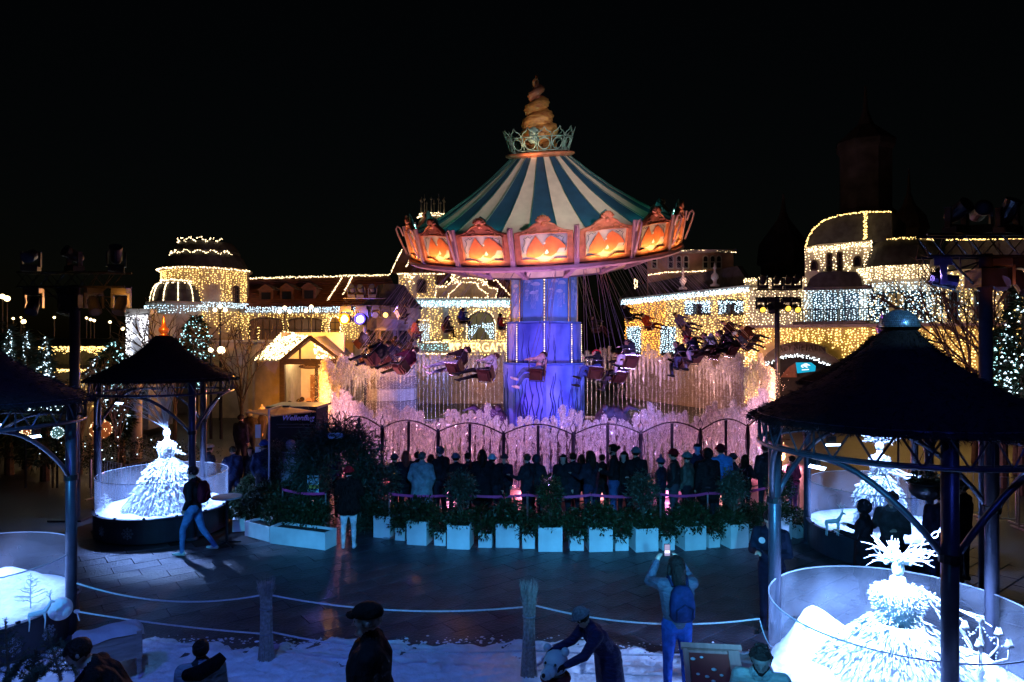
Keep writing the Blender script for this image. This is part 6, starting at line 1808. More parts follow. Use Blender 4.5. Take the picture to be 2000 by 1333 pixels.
for i, (px, up, tl_) in enumerate(((1490, True, 1.0), (1518, True, .7), (1540, True, .8), (1556, True, .6), (1486, False, -.4), (1505, False, -.8), (1535, False, -.2), (1554, False, -.4))):
    lit = i in (4, 6, 7)
    moving_head((XZ(px, 30), 30, z3 + (.72 if up else .33)), up, ['upright stage light on the slim mast, first from the left', 'upright stage light on the slim mast, second from the left', 'upright stage light on the slim mast, third from the left', 'upright stage light on the slim mast, fourth from the left',
        'hanging stage light with amber lens on the slim mast, far left', 'hanging dark stage light on the slim mast left of the pole', 'hanging stage light with small orange lens on the slim mast', 'hanging stage light with round orange lens, far right of the slim mast'][i], tl_, 0, (1, .5, .05) if lit else None, sc=1.0, lens_e=(2.5 + .1 * i) if lit else None)
z4 = EYE - (612 - CY) / F * 33
m4 = mast(712, 33, z4, 1.0, 'dark lighting mast with dazzling orange and blue lights behind the left swings', .11)
for i, (px, colr, e) in enumerate(((677, (1, .42, .04), 60), (707, (.25, .22, 1), 34), (735, None, 0), (755, (1, .55, .12), 5))):
    moving_head((XZ(px, 33), 33, z4 + .33), False, ['dazzling orange stage light on the back left mast', 'dazzling blue stage light on the back left mast', 'unlit stage light on the back left mast', 'small amber stage light right of the blue one'][i], -.1, 0, colr, 1.5 if i < 2 else 1.0, e if colr else None)
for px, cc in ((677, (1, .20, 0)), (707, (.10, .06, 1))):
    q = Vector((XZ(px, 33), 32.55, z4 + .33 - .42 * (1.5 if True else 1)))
    b = MB(); b.lathe([(.20, 0), (.25, -.02), (.265, .03), (.20, .05)], 20, M=Matrix.Rotation(PI / 2, 3, 'X')); o = b.build('glare_ring', emis('glare_ring_glow%d' % px, cc, 3.5), loc=q); tag(o, ('orange' if px == 677 else 'violet blue') + ' added glare ring in front of the dazzling stage light', 'glare ring')  # glowing ring added to stand for the glare round the lens
for i, px in enumerate((688, 705, 728)):
    moving_head((XZ(px, 33), 33, z4 + .72), True, 'upright dark stage light on the back left mast, %s of three' % ['left', 'middle', 'right'][i], .5, 0, sc=1.0)
lamp('SPOT', 'stage_light_spot', (XZ(677, 32.4), 32.3, z4 - .1), 1500, (1, .40, .06), (XZ(600, 9.5), 12, 0.2), .12, 38, .5)
lamp('SPOT', 'stage_light_spot', (XZ(707, 32.4), 32.3, z4 - .1), 900, (.22, .20, 1), (-3, 15, 1.0), .12, 50, .5)
# dark unlit tree tops in the night are left out; two amber parcans on poles light the reef
# ---------------------------------------------------------------- buildings hung with fairy lights
def wall_poly(Fa, pix, depth, m, name, parent, off=0.0):
    b = MB(); P = [Fa.pt(x, y, off) - Vector(parent.location) for x, y in pix]
    b.prism(P, -Fa.n * depth); return b.build(name, m, parent)
def window(Fa, x0, y0, x1, y1, parent, gm=DGLASS, arch=0.0, bars=(2, 2), fm=WOODD, off=.03, name='window'):
    """frame with pane and glazing bars, proud of the wall"""
    loc = Vector(parent.location)
    pts = [(x0, y1), (x0, y0 + arch)]
    if arch:
        for t in np.linspace(0, PI, 9)[1:-1]: pts.append(((x0 + x1) / 2 - (x1 - x0) / 2 * math.cos(t), y0 + arch - arch * math.sin(t)))
    pts += [(x1, y0 + arch), (x1, y1)]
    b = MB(); b.prism([Fa.pt(x, y, off) - loc for x, y in pts], -Fa.n * .02); pane = None
    w = b.build(name, gm, parent)
    f = MB(); P = [Fa.pt(x, y, off + .03) - loc for x, y in pts]; P.append(P[0])
    for a_, c_ in zip(P[:-1], P[1:]): f.bar(a_, c_, .09, .08, up=Fa.n)
    for i in range(1, bars[0]): x = x0 + (x1 - x0) * i / bars[0]; f.bar(Fa.pt(x, y0 + arch * .4, off + .03) - loc, Fa.pt(x, y1, off + .03) - loc, .05, .05, up=Fa.n)
    for i in range(1, bars[1]): y = y0 + (y1 - y0) * i / bars[1]; f.bar(Fa.pt(x0, y, off + .03) - loc, Fa.pt(x1, y, off + .03) - loc, .05, .05, up=Fa.n)
    f.build('window_frame', fm, w)
    return w
def lights(name, pts, m, r, parent, rects=None):
    if rects: pts = avoid(pts, rects)
    return bulbs('fairy_lights', pts, r, m, parent)
def outline(Fa, pix, step, off=.15): return poly_pts([Fa.pt(x, y, off) for x, y in pix], step, .035)

# ===== left hotel wing with turret
FL = Facade(300, 43, 780, 45)
hot = empty('hotel_wing', FL.pt(480, 720), 'long hotel wing with red brown roof and light curtains, left of the carousel', 'building')
hot.location.z = 0; hl = Vector(hot.location)
wall_poly(FL, [(470, 830), (470, 606), (800, 604), (800, 830)], 8, WALL2, 'wall', hot)
b = MB()
A = [FL.pt(476, 606, .5), FL.pt(790, 602, .5)]
R1 = FL.pt(478, 549, -4.5); R2 = FL.pt(762, 541, -4.5); R1.z = EYE - (548 - CY) / F * R1.y; 
rp = [A[0] - hl, A[1] - hl, R2 - hl, R1 - hl]; b.prism(rp, (0, .3, -.1)); b.build('roof', TILER, hot)
# tile courses on the roof
b = MB()
for t in np.linspace(.06, .96, 17): b.bar(rp[0].lerp(rp[3], t) + Vector((0, -.03, .02)), rp[1].lerp(rp[2], t) + Vector((0, -.03, .02)), .05, .05)
o = b.build('tile_course', TILER, hot); o['kind'] = 'stuff'
for (x, y) in ((522, 580), (562, 578), (605, 576)):
    c = FL.pt(x, y, -1.2) - hl; dm = MB(); dm.box((c.x, c.y + .5, c.z), (.9, 1.4, .8)); dm.prism([(c.x - .6, c.y - .3, c.z + .4), (c.x + .6, c.y - .3, c.z + .4), (c.x, c.y - .3, c.z + .8)], (0, 1.5, 0)); d_ = dm.build('dormer', TILER, hot)
    dm = MB(); dm.box((c.x, c.y - .22, c.z - .02), (.6, .06, .55)); dm.build('dormer_pane', DGLASS, d_)
wall_poly(FL, [(470, 616), (470, 601), (800, 599), (800, 613)], .3, STONE, 'cornice', hot, .25)
for (a, c) in ((487, 553), (562, 630)):
    window(FL, a, 622, c, 667, hot, mat('dim_warm_glass', (.10, .05, .03), .25, 0, .3, 2, emit=(1, .4, .2), es=.035), 8, (5, 2))
window(FL, 644, 618, 665, 670, hot, mat('amber_door_glass', (.2, .08, .02), .3, 0, .3, 3, emit=(1, .45, .08), es=.12), 14, (2, 4), name='arched_door')
cur = lambda px: 620 + 12 * abs(math.sin((px - 478) / 37.5 * PI)) 
P = FL.curtain(470, 790, 613, lambda x: 637 if not (487 < x < 553 or 562 < x < 630) else 622, .17, .13, .30, 1, .3)
P += FL.curtain(553, 562, 613, 690, .15, .14, .12) + FL.curtain(630, 700, 615, 672, .17, .14, .14) + FL.curtain(474, 487, 613, 668, .17, .14, .14)
P += FL.curtain(503, 507, 640, 668, .1, .2, .14) 
lights('', P, WARM, .036, hot, [(646, 622, 664, 672)])
lights('', outline(FL, [(643, 672), (643, 632), (646, 622), (654, 617), (662, 622), (665, 632), (665, 672)], .10, .2), WARMW, .04, hot)
lights('', FL.curtain(480, 790, 600, 611, .10, .08, .55), COOL, .034, hot)
rid = [R1 + Vector((0, -.15, .1)), R2 + Vector((0, -.15, .1))]
lights('', poly_pts(rid, .075, .05) + poly_pts(rid, .12, .07), WARMW, .040, hot)
for (x0_, y0_, x1_, y1_) in ((668, 543, 640, 588), (688, 541, 669, 578)):
    k = lambda x, y: FL.pt(x, y, .5 - (606 - y) / 60 * 4.6 + .2)
    lights('', line_pts(k(x0_, y0_), k(x1_, y1_), .07, .04), WARMW, .040, hot)
# turret
tx, tyv = XZ(397, 44), 44.5
tur = empty('hotel_turret', (tx, tyv, 0), 'round turret with stacked mansard roofs outlined in lights at the far left of the hotel', 'building')
def zt_(py, Y=42.5): return EYE - (py - CY) / F * Y
rT = 82 / F * 42.0
b = MB(); b.lathe([(rT, 0), (rT, zt_(530)), (rT + .2, zt_(527)), (rT + .2, zt_(523))], 40); b.build('wall', WALL2, tur)
b = MB(); b.lathe([(rT + .1, zt_(526)), (rT * .88, zt_(500)), (rT * .80, zt_(492)), (rT * .80, zt_(488)), (rT * .70, zt_(476)), (rT * .62, zt_(468)), (.1, zt_(464))], 40); b.build('roof', SLATE, tur)
def ring(cx_, cy_, r, z, a0, a1, step, wob=.05, zf=0):
    n = int(abs(a1 - a0) * r / step); out = []
    for i in range(n):
        a = a0 + (a1 - a0) * (i + random.random()) / n
        out.append((cx_ + (r + random.uniform(-wob, wob)) * math.sin(a), cy_ - (r + random.uniform(-wob, wob)) * math.cos(a), z + random.uniform(-wob, wob) + zf * math.sin(a * 8) ** 2))
    return out
P = ring(tx, tyv, rT + .3, zt_(526), -1.5, 1.5, .075) + ring(tx, tyv, rT * .82, zt_(497, 43), -1.35, 1.2, .075, .06, .2) + ring(tx, tyv, rT * .66, zt_(472, 43), -1.2, 1.0, .075, .06, .25)
lights('', P, WARMW, .042, tur)
def cyl_curtain(cx_, cy_, r, a0, a1, z0, z1, dx, dz, ragged=.1, dens=1.0):
    out = []; n = int(abs(a1 - a0) * r / dx)
    for i in range(n + 1):
        a = a0 + (a1 - a0) * (i + random.uniform(-.2, .2)) / n; z = z1; ja = .4 * dx / r; zb = z0 + random.random() * ragged * (z1 - z0)
        while z > zb:
            if random.random() < dens: q_ = a + random.uniform(-ja, ja); out.append((cx_ + r * math.sin(q_), cy_ - r * math.cos(q_), z + random.uniform(-.03, .03)))
            z -= dz * random.uniform(.7, 1.3)
    return out
P = cyl_curtain(tx, tyv, rT + .08, -1.3, 1.5, zt_(592), zt_(530), .17, .13) + cyl_curtain(tx, tyv, rT + .08, .35, 1.4, zt_(655), zt_(610), .18, .15, .6)
wr = [(400, 556, 430, 592), (454, 560, 468, 592)]
lights('', P, WARM, .037, tur, wr)
FT = Facade(380, 42.0, 480, 43.4)
window(FT, 402, 557, 429, 592, tur, DGLASS, 9, (3, 4), off=-.05); window(FT, 455, 560, 467, 592, tur, DGLASS, 6, (2, 4), off=-.25)
lights('', cyl_curtain(tx, tyv, rT + .35, -1.5, 1.5, zt_(603), zt_(593), .10, .09), COOL, .034, tur)
# half dome bay
bx, by_ = XZ(345, 42), 42.2; rB = 50 / F * 41
b = MB(); b.lathe([(rB, 0), (rB, zt_(596, 41)), (rB + .25, zt_(594, 41)), (rB + .25, zt_(590, 41)), (rB * .98, zt_(589, 41)), (rB * .86, zt_(566, 41)), (rB * .62, zt_(550, 41)), (rB * .56, zt_(546, 41)), (.1, zt_(543, 41))], 32)
b.v = [(v[0] + bx - tx, v[1] + by_ - tyv, v[2]) for v in b.v]; b.build('half_dome_bay', WALLM, tur)
b = MB(); b.lathe([(rB * 1.0, zt_(589, 41)), (rB * .89, zt_(566, 41)), (rB * .64, zt_(550, 41)), (.1, zt_(545, 41))], 32); b.v = [(v[0] + bx - tx, v[1] + by_ - tyv, v[2]) for v in b.v]; b.build('bay_roof', SLATE, tur)
P = ring(bx, by_, rB * .62, zt_(547, 41), -1.4, 1.4, .05) + ring(bx, by_, rB * .66, zt_(553, 41), -1.4, 1.4, .06)
for a in (-1.15, -.6, -.08, .45, 1.0):
    for t in np.linspace(0, 1, 30):
        r = rB * (1.02 - .36 * t ** 1.6); z = zt_(590 - 38 * math.sin(t * PI / 2), 41)
        P.append((bx + r * math.sin(a), by_ - r * math.cos(a), z))
lights('', P, WARMW, .042, tur)
lights('', cyl_curtain(bx, by_, rB + .3, -1.4, 1.5, zt_(614, 41), zt_(599, 41), .15, .13, .3), COOL, .034, tur)
b = MB(); b.box((bx - tx + 1.2, by_ - tyv - rB - .1, 2.2), (1.0, .4, 4.4)); b.box((bx - tx - 1.5, by_ - tyv - rB, 2.2), (.5, .4, 4.4)); b.build('pilaster', STONE, tur)

# ===== entry pavilion with bulb roof
PVY = 31.0
pv = empty('entry_pavilion', (XZ(600, PVY), PVY, 0), 'small gabled pavilion whose roof slope is covered in warm bulbs', 'pavilion')
def pvp(px, py, Y=PVY): return W(px, py, Y) - Vector(pv.location)
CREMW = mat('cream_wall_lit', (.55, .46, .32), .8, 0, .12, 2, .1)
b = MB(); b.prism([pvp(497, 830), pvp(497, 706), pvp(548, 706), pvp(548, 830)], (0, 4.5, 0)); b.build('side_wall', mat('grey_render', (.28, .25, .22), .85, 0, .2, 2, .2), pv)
bw = PVY + 3.0
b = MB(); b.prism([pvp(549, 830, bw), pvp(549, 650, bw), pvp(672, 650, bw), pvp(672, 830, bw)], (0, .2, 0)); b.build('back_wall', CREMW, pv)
b = MB(); b.prism([pvp(606, 790, bw - .05), pvp(606, 733, bw - .05), pvp(622, 733, bw - .05), pvp(622, 790, bw - .05)], (0, .04, 0)); b.build('inner_door', mat('brown_door', (.22, .10, .04), .5, 0, .3, 3), pv)
b = MB(); b.prism([pvp(560, 755, bw - .05), pvp(560, 725, bw - .05), pvp(585, 725, bw - .05), pvp(585, 755, bw - .05)], (0, .04, 0)); b.build('notice_board', mat('pale_board', (.6, .56, .42), .6), pv)
for (x, w_) in ((552, .22), (618, .10), (634, .12), (668, .20)):
    b = MB(); c = pvp(x, 706); b.bar((c.x, c.y, 0), (c.x, c.y, c.z), w_, .2); b.build('timber_post', WOODD, pv)
b = MB(); b.bar(pvp(548, 707), pvp(676, 707), .25, .30, up=Vector((0, 1, 0))); b.build('lintel', WOODD, pv)
RL = [pvp(549, 706), pvp(497, 706, PVY + .5), pvp(553, 650, PVY + 4.8), pvp(606, 660)]
b = MB(); b.prism(RL, (0, .05, -.15)); b.build('roof_slope', mat('pavilion_roof', (.10, .09, .08), .7), pv)
RR = [pvp(606, 660), pvp(650, 655, PVY + 4.6), pvp(700, 705, PVY + 4.0), pvp(676, 706)]
b = MB(); b.prism(RR, (0, .05, -.15)); b.build('roof_slope', SLATE, pv)
b = MB(); b.bar(pvp(549, 706, PVY - .1), pvp(606, 658, PVY - .1), .18, .14); b.bar(pvp(606, 658, PVY - .1), pvp(668, 706, PVY - .1), .18, .14); b.bar(pvp(586, 677), pvp(586, 706), .08, .08); b.build('gable_board', WOODD, pv)
pvl = Vector(pv.location); P = []
for _ in range(620):
    u, v = random.random(), random.random()
    q = (RL[0].lerp(RL[1], u)).lerp(RL[3].lerp(RL[2], u), v) + pvl; P.append((q.x, q.y - .06, q.z + .06))
for _ in range(150):
    u = random.random(); v = random.random()
    a = pvp(612, 664).lerp(pvp(664, 703), u) + pvl; P.append((a.x - v * .8 * u, a.y + .1, a.z - v * .6 + .05))
lights('', P, emis('dense_warm_led', (1, .74, .36), 4.6), .042, pv)
lamp('POINT', 'pavilion_lamp', pvl + pvp(590, 700, PVY + 1.4), 110, (1, .68, .28), size=.1)
lamp('POINT', 'pavilion_lamp', pvl + pvp(650, 700, PVY + 1.4), 60, (1, .68, .28), size=.1)
sg = empty('oval_sign', W(604, 717, PVY - .3), 'dark oval sign reading Toiletten hanging under the pavilion lintel', 'sign')
b = MB(); b.prism([(.48 * math.cos(q), 0, .11 * math.sin(q)) for q in np.linspace(0, 2 * PI, 22, endpoint=False)], (0, .05, 0)); b.build('sign_board', WOODD, sg)
o = link_mesh('lettering', text_mesh('lettering', 'Toiletten', .15, mat('dull_gold_letter', (.3, .24, .2), .5), .004), sg, (0, -.006, 0)); o.rotation_euler = (PI / 2, 0, 0)
b = MB(); b.tube([(-.3, .02, .1), (-.3, .02, .25)], .01, 4); b.tube([(.3, .02, .1), (.3, .02, .25)], .01, 4); b.build('hanger', IRON, sg)
# terrace wall lit warm behind the pavilion
tw_ = empty('terrace_wall', (XZ(560, 38), 38, 0), 'pale terrace wall lit warmly behind the pavilion', 'wall')
FW = Facade(380, 38, 700, 39)
b = MB(); b.prism([FW.pt(x, y) - Vector(tw_.location) for x, y in ((384, 840), (384, 668), (690, 668), (690, 840))], (0, .4, 0)); b.build('wall_face', WALL2, tw_)
b = MB(); b.bar(FW.pt(384, 667, .1) - Vector(tw_.location), FW.pt(690, 667, .1) - Vector(tw_.location), .3, .15); b.build('coping', STONE, tw_)
lamp('SPOT', 'terrace_lamp', (XZ(500, 36), 35.0, 5.6), 120, (1, .66, .35), (XZ(520, 38), 38, 3.0), .1, 110, .9)
lamp('POINT', 'amber_spill_fill', (XZ(677, 33) - .2, 31.6, z4 - .2), 1600, (1, .38, .04), size=.15)  # unseen points added before the mast lights to spill onto wall and water
lamp('POINT', 'blue_spill_fill', (XZ(707, 33), 31.8, z4 - .2), 260, (.2, .15, 1), size=.15)
# ===== little striped hut in front of the winter garden
HY = 36.0
hut = empty('striped_hut', (XZ(765, HY), HY, 0), 'octagonal hut with banded grey walls and steep dark roof behind the swings', 'hut')
rH = 52 / F * HY
for i in range(9):
    z0_, z1_ = i * .62, i * .62 + .60
    b = MB(); b.lathe([(rH - (0 if i % 2 else .03), z0_), (rH - (0 if i % 2 else .03), z1_)], 8, a0=PI / 8, a1=2 * PI + PI / 8); b.build('wall_band', mat('hut_pale_band', (.34, .30, .32), .8, 0, .15, 3) if i % 2 == 0 else mat('hut_dark_band', (.16, .13, .15), .8, 0, .15, 3), hut)
b = MB(); b.lathe([(rH + .25, zt_(604, HY)), (rH + .25, zt_(600, HY)), (rH * .75, zt_(575, HY)), (rH * .50, zt_(558, HY)), (.25, zt_(556, HY))], 8, a0=PI / 8, a1=2 * PI + PI / 8); b.build('roof', SLATE, hut)
b = MB(); b.lathe([(rH + .03, zt_(625, HY)), (rH + .18, zt_(622, HY)), (rH + .18, zt_(604, HY))], 8, a0=PI / 8, a1=2 * PI + PI / 8); b.build('cornice', STONE, hut)
for k in range(3):
    a = -.55 + k * .55; c = Vector(((rH - .1) * math.sin(a), -(rH - .1) * math.cos(a), zt_(668, HY)))
    b = MB(); b.box(c, (.6, .12, 1.1), rz=a); w_ = b.build('window', DGLASS, hut); b = MB(); b.box(c + Vector((0, -.05, .62)), (.8, .2, .10), rz=a); b.build('window_lintel', STONE, w_)
lamp('SPOT', 'hut_lamp', (XZ(720, 30), 29, 4.5), 160, (.75, .5, .8), (XZ(765, HY), HY, 4), .2, 40, .9)

# ===== winter garden in the middle
FC = Facade(770, 47, 1010, 47)
wg = empty('winter_garden', FC.pt(890, 700), 'ornate winter garden facade with arched window and glowing lettered balcony', 'building'); wg.location.z = 0
gl_ = Vector(wg.location)
wall_poly(FC, [(795, 840), (795, 590), (1010, 590), (1010, 840)], 8, WALL2, 'wall', wg)
wall_poly(FC, [(778, 583), (1012, 583), (1012, 590), (778, 590)], .8, STONE, 'cornice', wg, .6)
wall_poly(FC, [(778, 583), (778, 533), (848, 533), (848, 583)], 5, WALL2, 'attic_wall', wg, .2)
wall_poly(FC, [(762, 535), (786, 488), (800, 480), (900, 480), (1000, 560), (1012, 590), (848, 590), (848, 535)], .5, TILER, 'roof', wg, -1.5)
wall_poly(FC, [(848, 583), (852, 560), (862, 560), (876, 556), (892, 530), (905, 521), (925, 521), (940, 532), (955, 558), (970, 562), (970, 583)], 1.0, mat('copper_gable', (.30, .20, .12), .6, 0, .2, 3), 'curved_gable', wg, .3)
window(FC, 815, 546, 832, 572, wg, DGLASS, 8, (1, 1), off=.22)
wr = [(812, 544, 834, 574)]
lights('', FC.curtain(780, 848, 540, 582, .20, .16, .30), WARM, .042, wg, wr)
P = outline(FC, [(763, 534), (785, 488)], .06, -.4) + outline(FC, [(793, 523), (800, 508)], .07, .3) + outline(FC, [(775, 536), (870, 536)], .07, .4)
P += outline(FC, [(850, 583), (852, 562), (872, 560), (880, 552), (893, 530), (904, 521)], .07, .5) + outline(FC, [(876, 583), (876, 576), (886, 568), (897, 556), (903, 552), (930, 553), (936, 564), (952, 575), (954, 583)], .07, .6)
P += outline(FC, [(904, 544), (930, 544)], .05, .6) + outline(FC, [(938, 548), (948, 552), (955, 563), (972, 566), (968, 583), (956, 584)], .07, .5) + outline(FC, [(965, 549), (970, 548), (980, 560), (998, 580)], .06, .3) + outline(FC, [(850, 560), (866, 560), (875, 550)], .07, .6)
P += outline(FC, [(780, 583), (1000, 583)], .12, .5) + outline(FC, [(855, 518), (856, 530)], .08, .5)
lights('', P, WARMW, .046, wg)
lights('', [(p.x + random.uniform(-.35, .35), p.y, p.z + random.uniform(-.35, .35)) for p in [FC.pt(890, 547, .7)] * 40 + [FC.pt(942, 548, .7)] * 40 + [FC.pt(800, 548, .6)] * 30], WARMW, .046, wg)
lights('', FC.curtain(805, 1000, 588, 601, .10, .08, .85), COOL, .042, wg)
lights('', FC.curtain(805, 1000, 588, 598, .12, .10, .80), TEALB, .040, wg)
window(FC, 914, 610, 965, 668, wg, mat('wg_glass', (.10, .09, .04), .2, 0, .3, 2, emit=(1, .8, .35), es=.06), 22, (3, 2), off=.05)
wr = [(912, 612, 968, 672), (820, 632, 838, 690), (865, 600, 875, 670)]
P = FC.curtain(800, 1000, 601, 666, .19, .16, .15, .95)
lights('', P, WARM, .044, wg, wr)
lights('', FC.curtain(820, 838, 632, 668, .13, .12, .25) + FC.curtain(916, 938, lambda x: 634, lambda x: 668 - (x - 916) * 1.4, .12, .11, .25) + FC.curtain(942, 963, 632, lambda x: 640 + (x - 942) * 1.4, .12, .11, .25), COOL, .042, wg)
lights('', outline(FC, [(912, 668), (911, 632), (918, 616), (930, 607), (942, 605), (955, 609), (964, 620), (968, 635), (968, 668)], .10, .3), WARMW, .046, wg)
for (x0_, x1_) in ((866, 876), (905, 911)): wall_poly(FC, [(x0_, 840), (x0_, 602), (x1_, 602), (x1_, 840)], .2, STONE, 'pilaster', wg, .2)
# balcony with its sign
c0_ = FC.pt(945, 700, .0) - gl_
b = MB(); b.lathe([(2.6, zt_(668, 45)), (2.7, zt_(667, 45)), (2.7, zt_(665, 45)), (.2, zt_(664, 45))], 24, c=(c0_.x, c0_.y, 0), a0=-1.5, a1=1.5); b.lathe([(2.45, zt_(692, 45)), (2.6, zt_(668, 45))], 24, c=(c0_.x, c0_.y, 0), a0=-1.5, a1=1.5)
bal = b.build('balcony', WALLM, wg)
tm = text_mesh('sign_letters', 'WINTERGARTEN', .92, emis('winter_sign_glow', (1, .70, .26), 3.2), .05, 0, .010)
# wrap the lettering round the curved balcony front
R_ = 2.72
for v in tm.vertices:
    x, y, z = v.co
    a = x * .74 / R_
    rr = R_ + z
    v.co = (c0_.x + rr * math.sin(a), c0_.y - rr * math.cos(a), y * .92 + zt_(680, 45))
link_mesh('sign_letters', tm, bal)
lights('', [(p[0] + gl_.x + c0_.x * 0, p[1], p[2]) for p in ring(0, 0, 1, 0, 0, .1, 1)] if False else [], WARM, .03, wg)
P = ring(c0_.x + gl_.x, c0_.y + gl_.y, 2.78, zt_(666, 45), -1.5, 1.5, .10) + ring(c0_.x + gl_.x, c0_.y + gl_.y, 2.78, zt_(693, 45), -1.5, 1.5, .12)
lights('', P, WARM, .04, wg)
wall_poly(FC, [(800, 690), (800, 670), (905, 670), (905, 690)], .3, WALLM, 'balustrade', wg, .9)
b = MB()
for i in range(14): x = 803 + i * 7.4; b.bar(FC.pt(x, 672, 1.25) - gl_, FC.pt(x, 688, 1.25) - gl_, .12, .12)
b.build('balusters', STONE, wg)['kind'] = 'stuff'
lights('', FC.curtain(806, 890, 672, 686, .17, .14, 1.35), TEALB, .040, wg)
lights('', outline(FC, [(800, 669), (905, 669)], .07, 1.3) + outline(FC, [(800, 692), (905, 692)], .06, 1.3) + outline(FC, [(820, 626), (838, 626)], .04, .5), WARMW, .046, wg)
# lantern tower roof ornament far behind (x 845, y 385-430)
lt = empty('lantern_tower', (XZ(845, 60), 60, 0), 'distant open lantern tower with light rings behind the canopy on the left', 'tower')
b = MB(); b.lathe([(1.0, 0), (1.0, zt_(445, 60)), (1.25, zt_(440, 60)), (1.25, zt_(436, 60)), (1.05, zt_(430, 60)), (1.05, zt_(426, 60)), (.2, zt_(424, 60))], 16); b.build('tower_body', WALLM, lt)
for k in range(10):
    a = 2 * PI * k / 10; x, y = 1.05 * math.sin(a), 1.05 * math.cos(a)
    b = MB(); b.tube([(x, y, zt_(424, 60)), (x, y, zt_(384 + (k % 2) * 6, 60))], [.06, .02], 5); b.sphere((x, y, zt_(394, 60)), .11, 6, 5); b.build('railing_spike', STONE, lt)
lights('', ring(lt.location.x, 60, 1.3, zt_(427, 60), -1.5, 1.5, .07) + ring(lt.location.x, 60, 1.15, zt_(421, 60), -1.5, 1.5, .09), WARMW, .05, lt)

# ===== right castle: five stepped blocks
FR1 = Facade(1215, 52, 1460, 40)
r1 = empty('castle_wing', FR1.pt(1340, 700), 'receding castle wing with amber lit bay and white icicle eave, right of the carousel', 'building'); r1.location.z = 0
wall_poly(FR1, [(1222, 800), (1222, 586), (1462, 560), (1462, 800)], 7, WALL2, 'wall', r1)
wall_poly(FR1, [(1210, 584), (1464, 557), (1464, 562), (1210, 590)], .6, STONE, 'eave', r1, .6)
wall_poly(FR1, [(1210, 584), (1235, 560), (1440, 520), (1464, 557)], .4, SLATE, 'roof', r1, -.6)
def eave(x): return 588 + (x - 1215) / 245 * (-26)
P = FR1.curtain(1300, 1462, lambda x: eave(x) + 3, 690, .19, .16, .12)
wr = [(1338, 592, 1386, 616), (1404, 586, 1450, 615), (1225, 640, 1252, 695), (1290, 640, 1318, 695)]
lights('', P, WARM, .046, r1, wr)
lights('', FR1.curtain(1222, 1300, lambda x: eave(x) + 6, 700, .18, .15, .12), AMBER, .046, r1, wr)
lights('', FR1.curtain(1214, 1462, lambda x: eave(x) - 1, lambda x: eave(x) + 9, .11, .09, .75), COOL, .044, r1)
for (a, c) in ((1338, 1386), (1404, 1450)):
    window(FR1, a, 590 - (a - 1338) * .05, c, 616, r1, DGLASS, 0, (4, 1))
    lights('', FR1.curtain(a, a + 14, 590, 614, .13, .12, .2) + FR1.curtain(c - 14, c, 590, 612, .13, .12, .2) + FR1.curtain(a, c, 588, 594, .13, .1, .2), COOL, .044, r1)
for (a, c) in ((1226, 1250), (1291, 1318)):
    window(FR1, a, 635, c, 700, r1, DGLASS, 12, (2, 3)); lights('', FR1.curtain(a, c, 638, 690, .15, .13, .2), COOL, .044, r1)
# raised storey with arches, and white urns on the roof
FR2 = Facade(1262, 50, 1440, 48)
r2 = empty('arcaded_storey', FR2.pt(1350, 540), 'raised pink storey with small arched windows between two light chains', 'building'); r2.location.z = 0
wall_poly(FR2, [(1264, 700), (1264, 497), (1432, 493), (1432, 700)], 5, mat('pink_render', (.36, .20, .16), .8, 0, .2, 2, .1), 'wall', r2)
b = MB(); b.bar(FR2.pt(1258, 494, .3) - Vector(r2.location), FR2.pt(1438, 491, .3) - Vector(r2.location), .5, .2); b.build('cornice', STONE, r2)
for x in (1278, 1310, 1326, 1340, 1378, 1392, 1404): window(FR2, x - 5, 500, x + 5, 525, r2, DGLASS, 5, (1, 2), STONE)
lights('', outline(FR2, [(1264, 498), (1300, 494), (1350, 490), (1400, 491), (1438, 493)], .06, .5) + outline(FR2, [(1266, 538), (1300, 533), (1378, 530)], .06, .5), WARMW, .048, r2)
lights('', outline(FR2, [(1240, 545), (1240, 566)], .06, .5) + outline(FR2, [(1244, 548), (1244, 563)], .06, .5), WARMW, .048, r2)
lamp('SPOT', 'storey_lamp', (XZ(1350, 44), 43, 8), 220, (1, .45, .30), FR2.pt(1340, 515), .2, 60, .9)
for i, x in enumerate((1334, 1396)):
    p = FR1.pt(x, 566 - i * 6, .2)
    o = empty('roof_urn', p, 'white baluster finial on the castle wing eave, %s of the two' % ['left', 'right'][i], 'finial')
    b = MB(); b.lathe([(.28, 0), (.28, .1), (.1, .18), (.12, .35), (.24, .5), (.22, .68), (.07, .85), (.06, 1.05), (.15, 1.12), (.06, 1.22), (.05, 1.4), (.001, 1.5)], 12); b.build('urn_body', WHITEP, o, smooth=True)
# main castle blocks
FR3 = Facade(1455, 40, 1700, 36)
r3 = empty('castle_pavilion', FR3.pt(1580, 700), 'castle pavilion with dark domed roof outlined in bulbs and oval windows', 'building'); r3.location.z = 0
wall_poly(FR3, [(1455, 800), (1455, 545), (1572, 541), (1572, 484), (1600, 478), (1702, 470), (1702, 800)], 7, WALLM, 'wall', r3)
dome_l = [(1573, 484), (1580, 462), (1592, 444), (1610, 430), (1640, 421), (1665, 418), (1690, 414), (1742, 414), (1742, 474), (1700, 474)]
wall_poly(FR3, dome_l, 5, SLATE, 'dome_roof', r3, -.1)
wall_poly(FR3, [(1575, 562), (1582, 545), (1600, 533), (1640, 530), (1672, 532), (1682, 545), (1684, 560)], .6, SLATE, 'bay_roof', r3, .8)
for x in (1590,): window(FR3, x - 6, 510, x + 6, 528, r3, DGLASS, 9, (1, 1), off=.05)
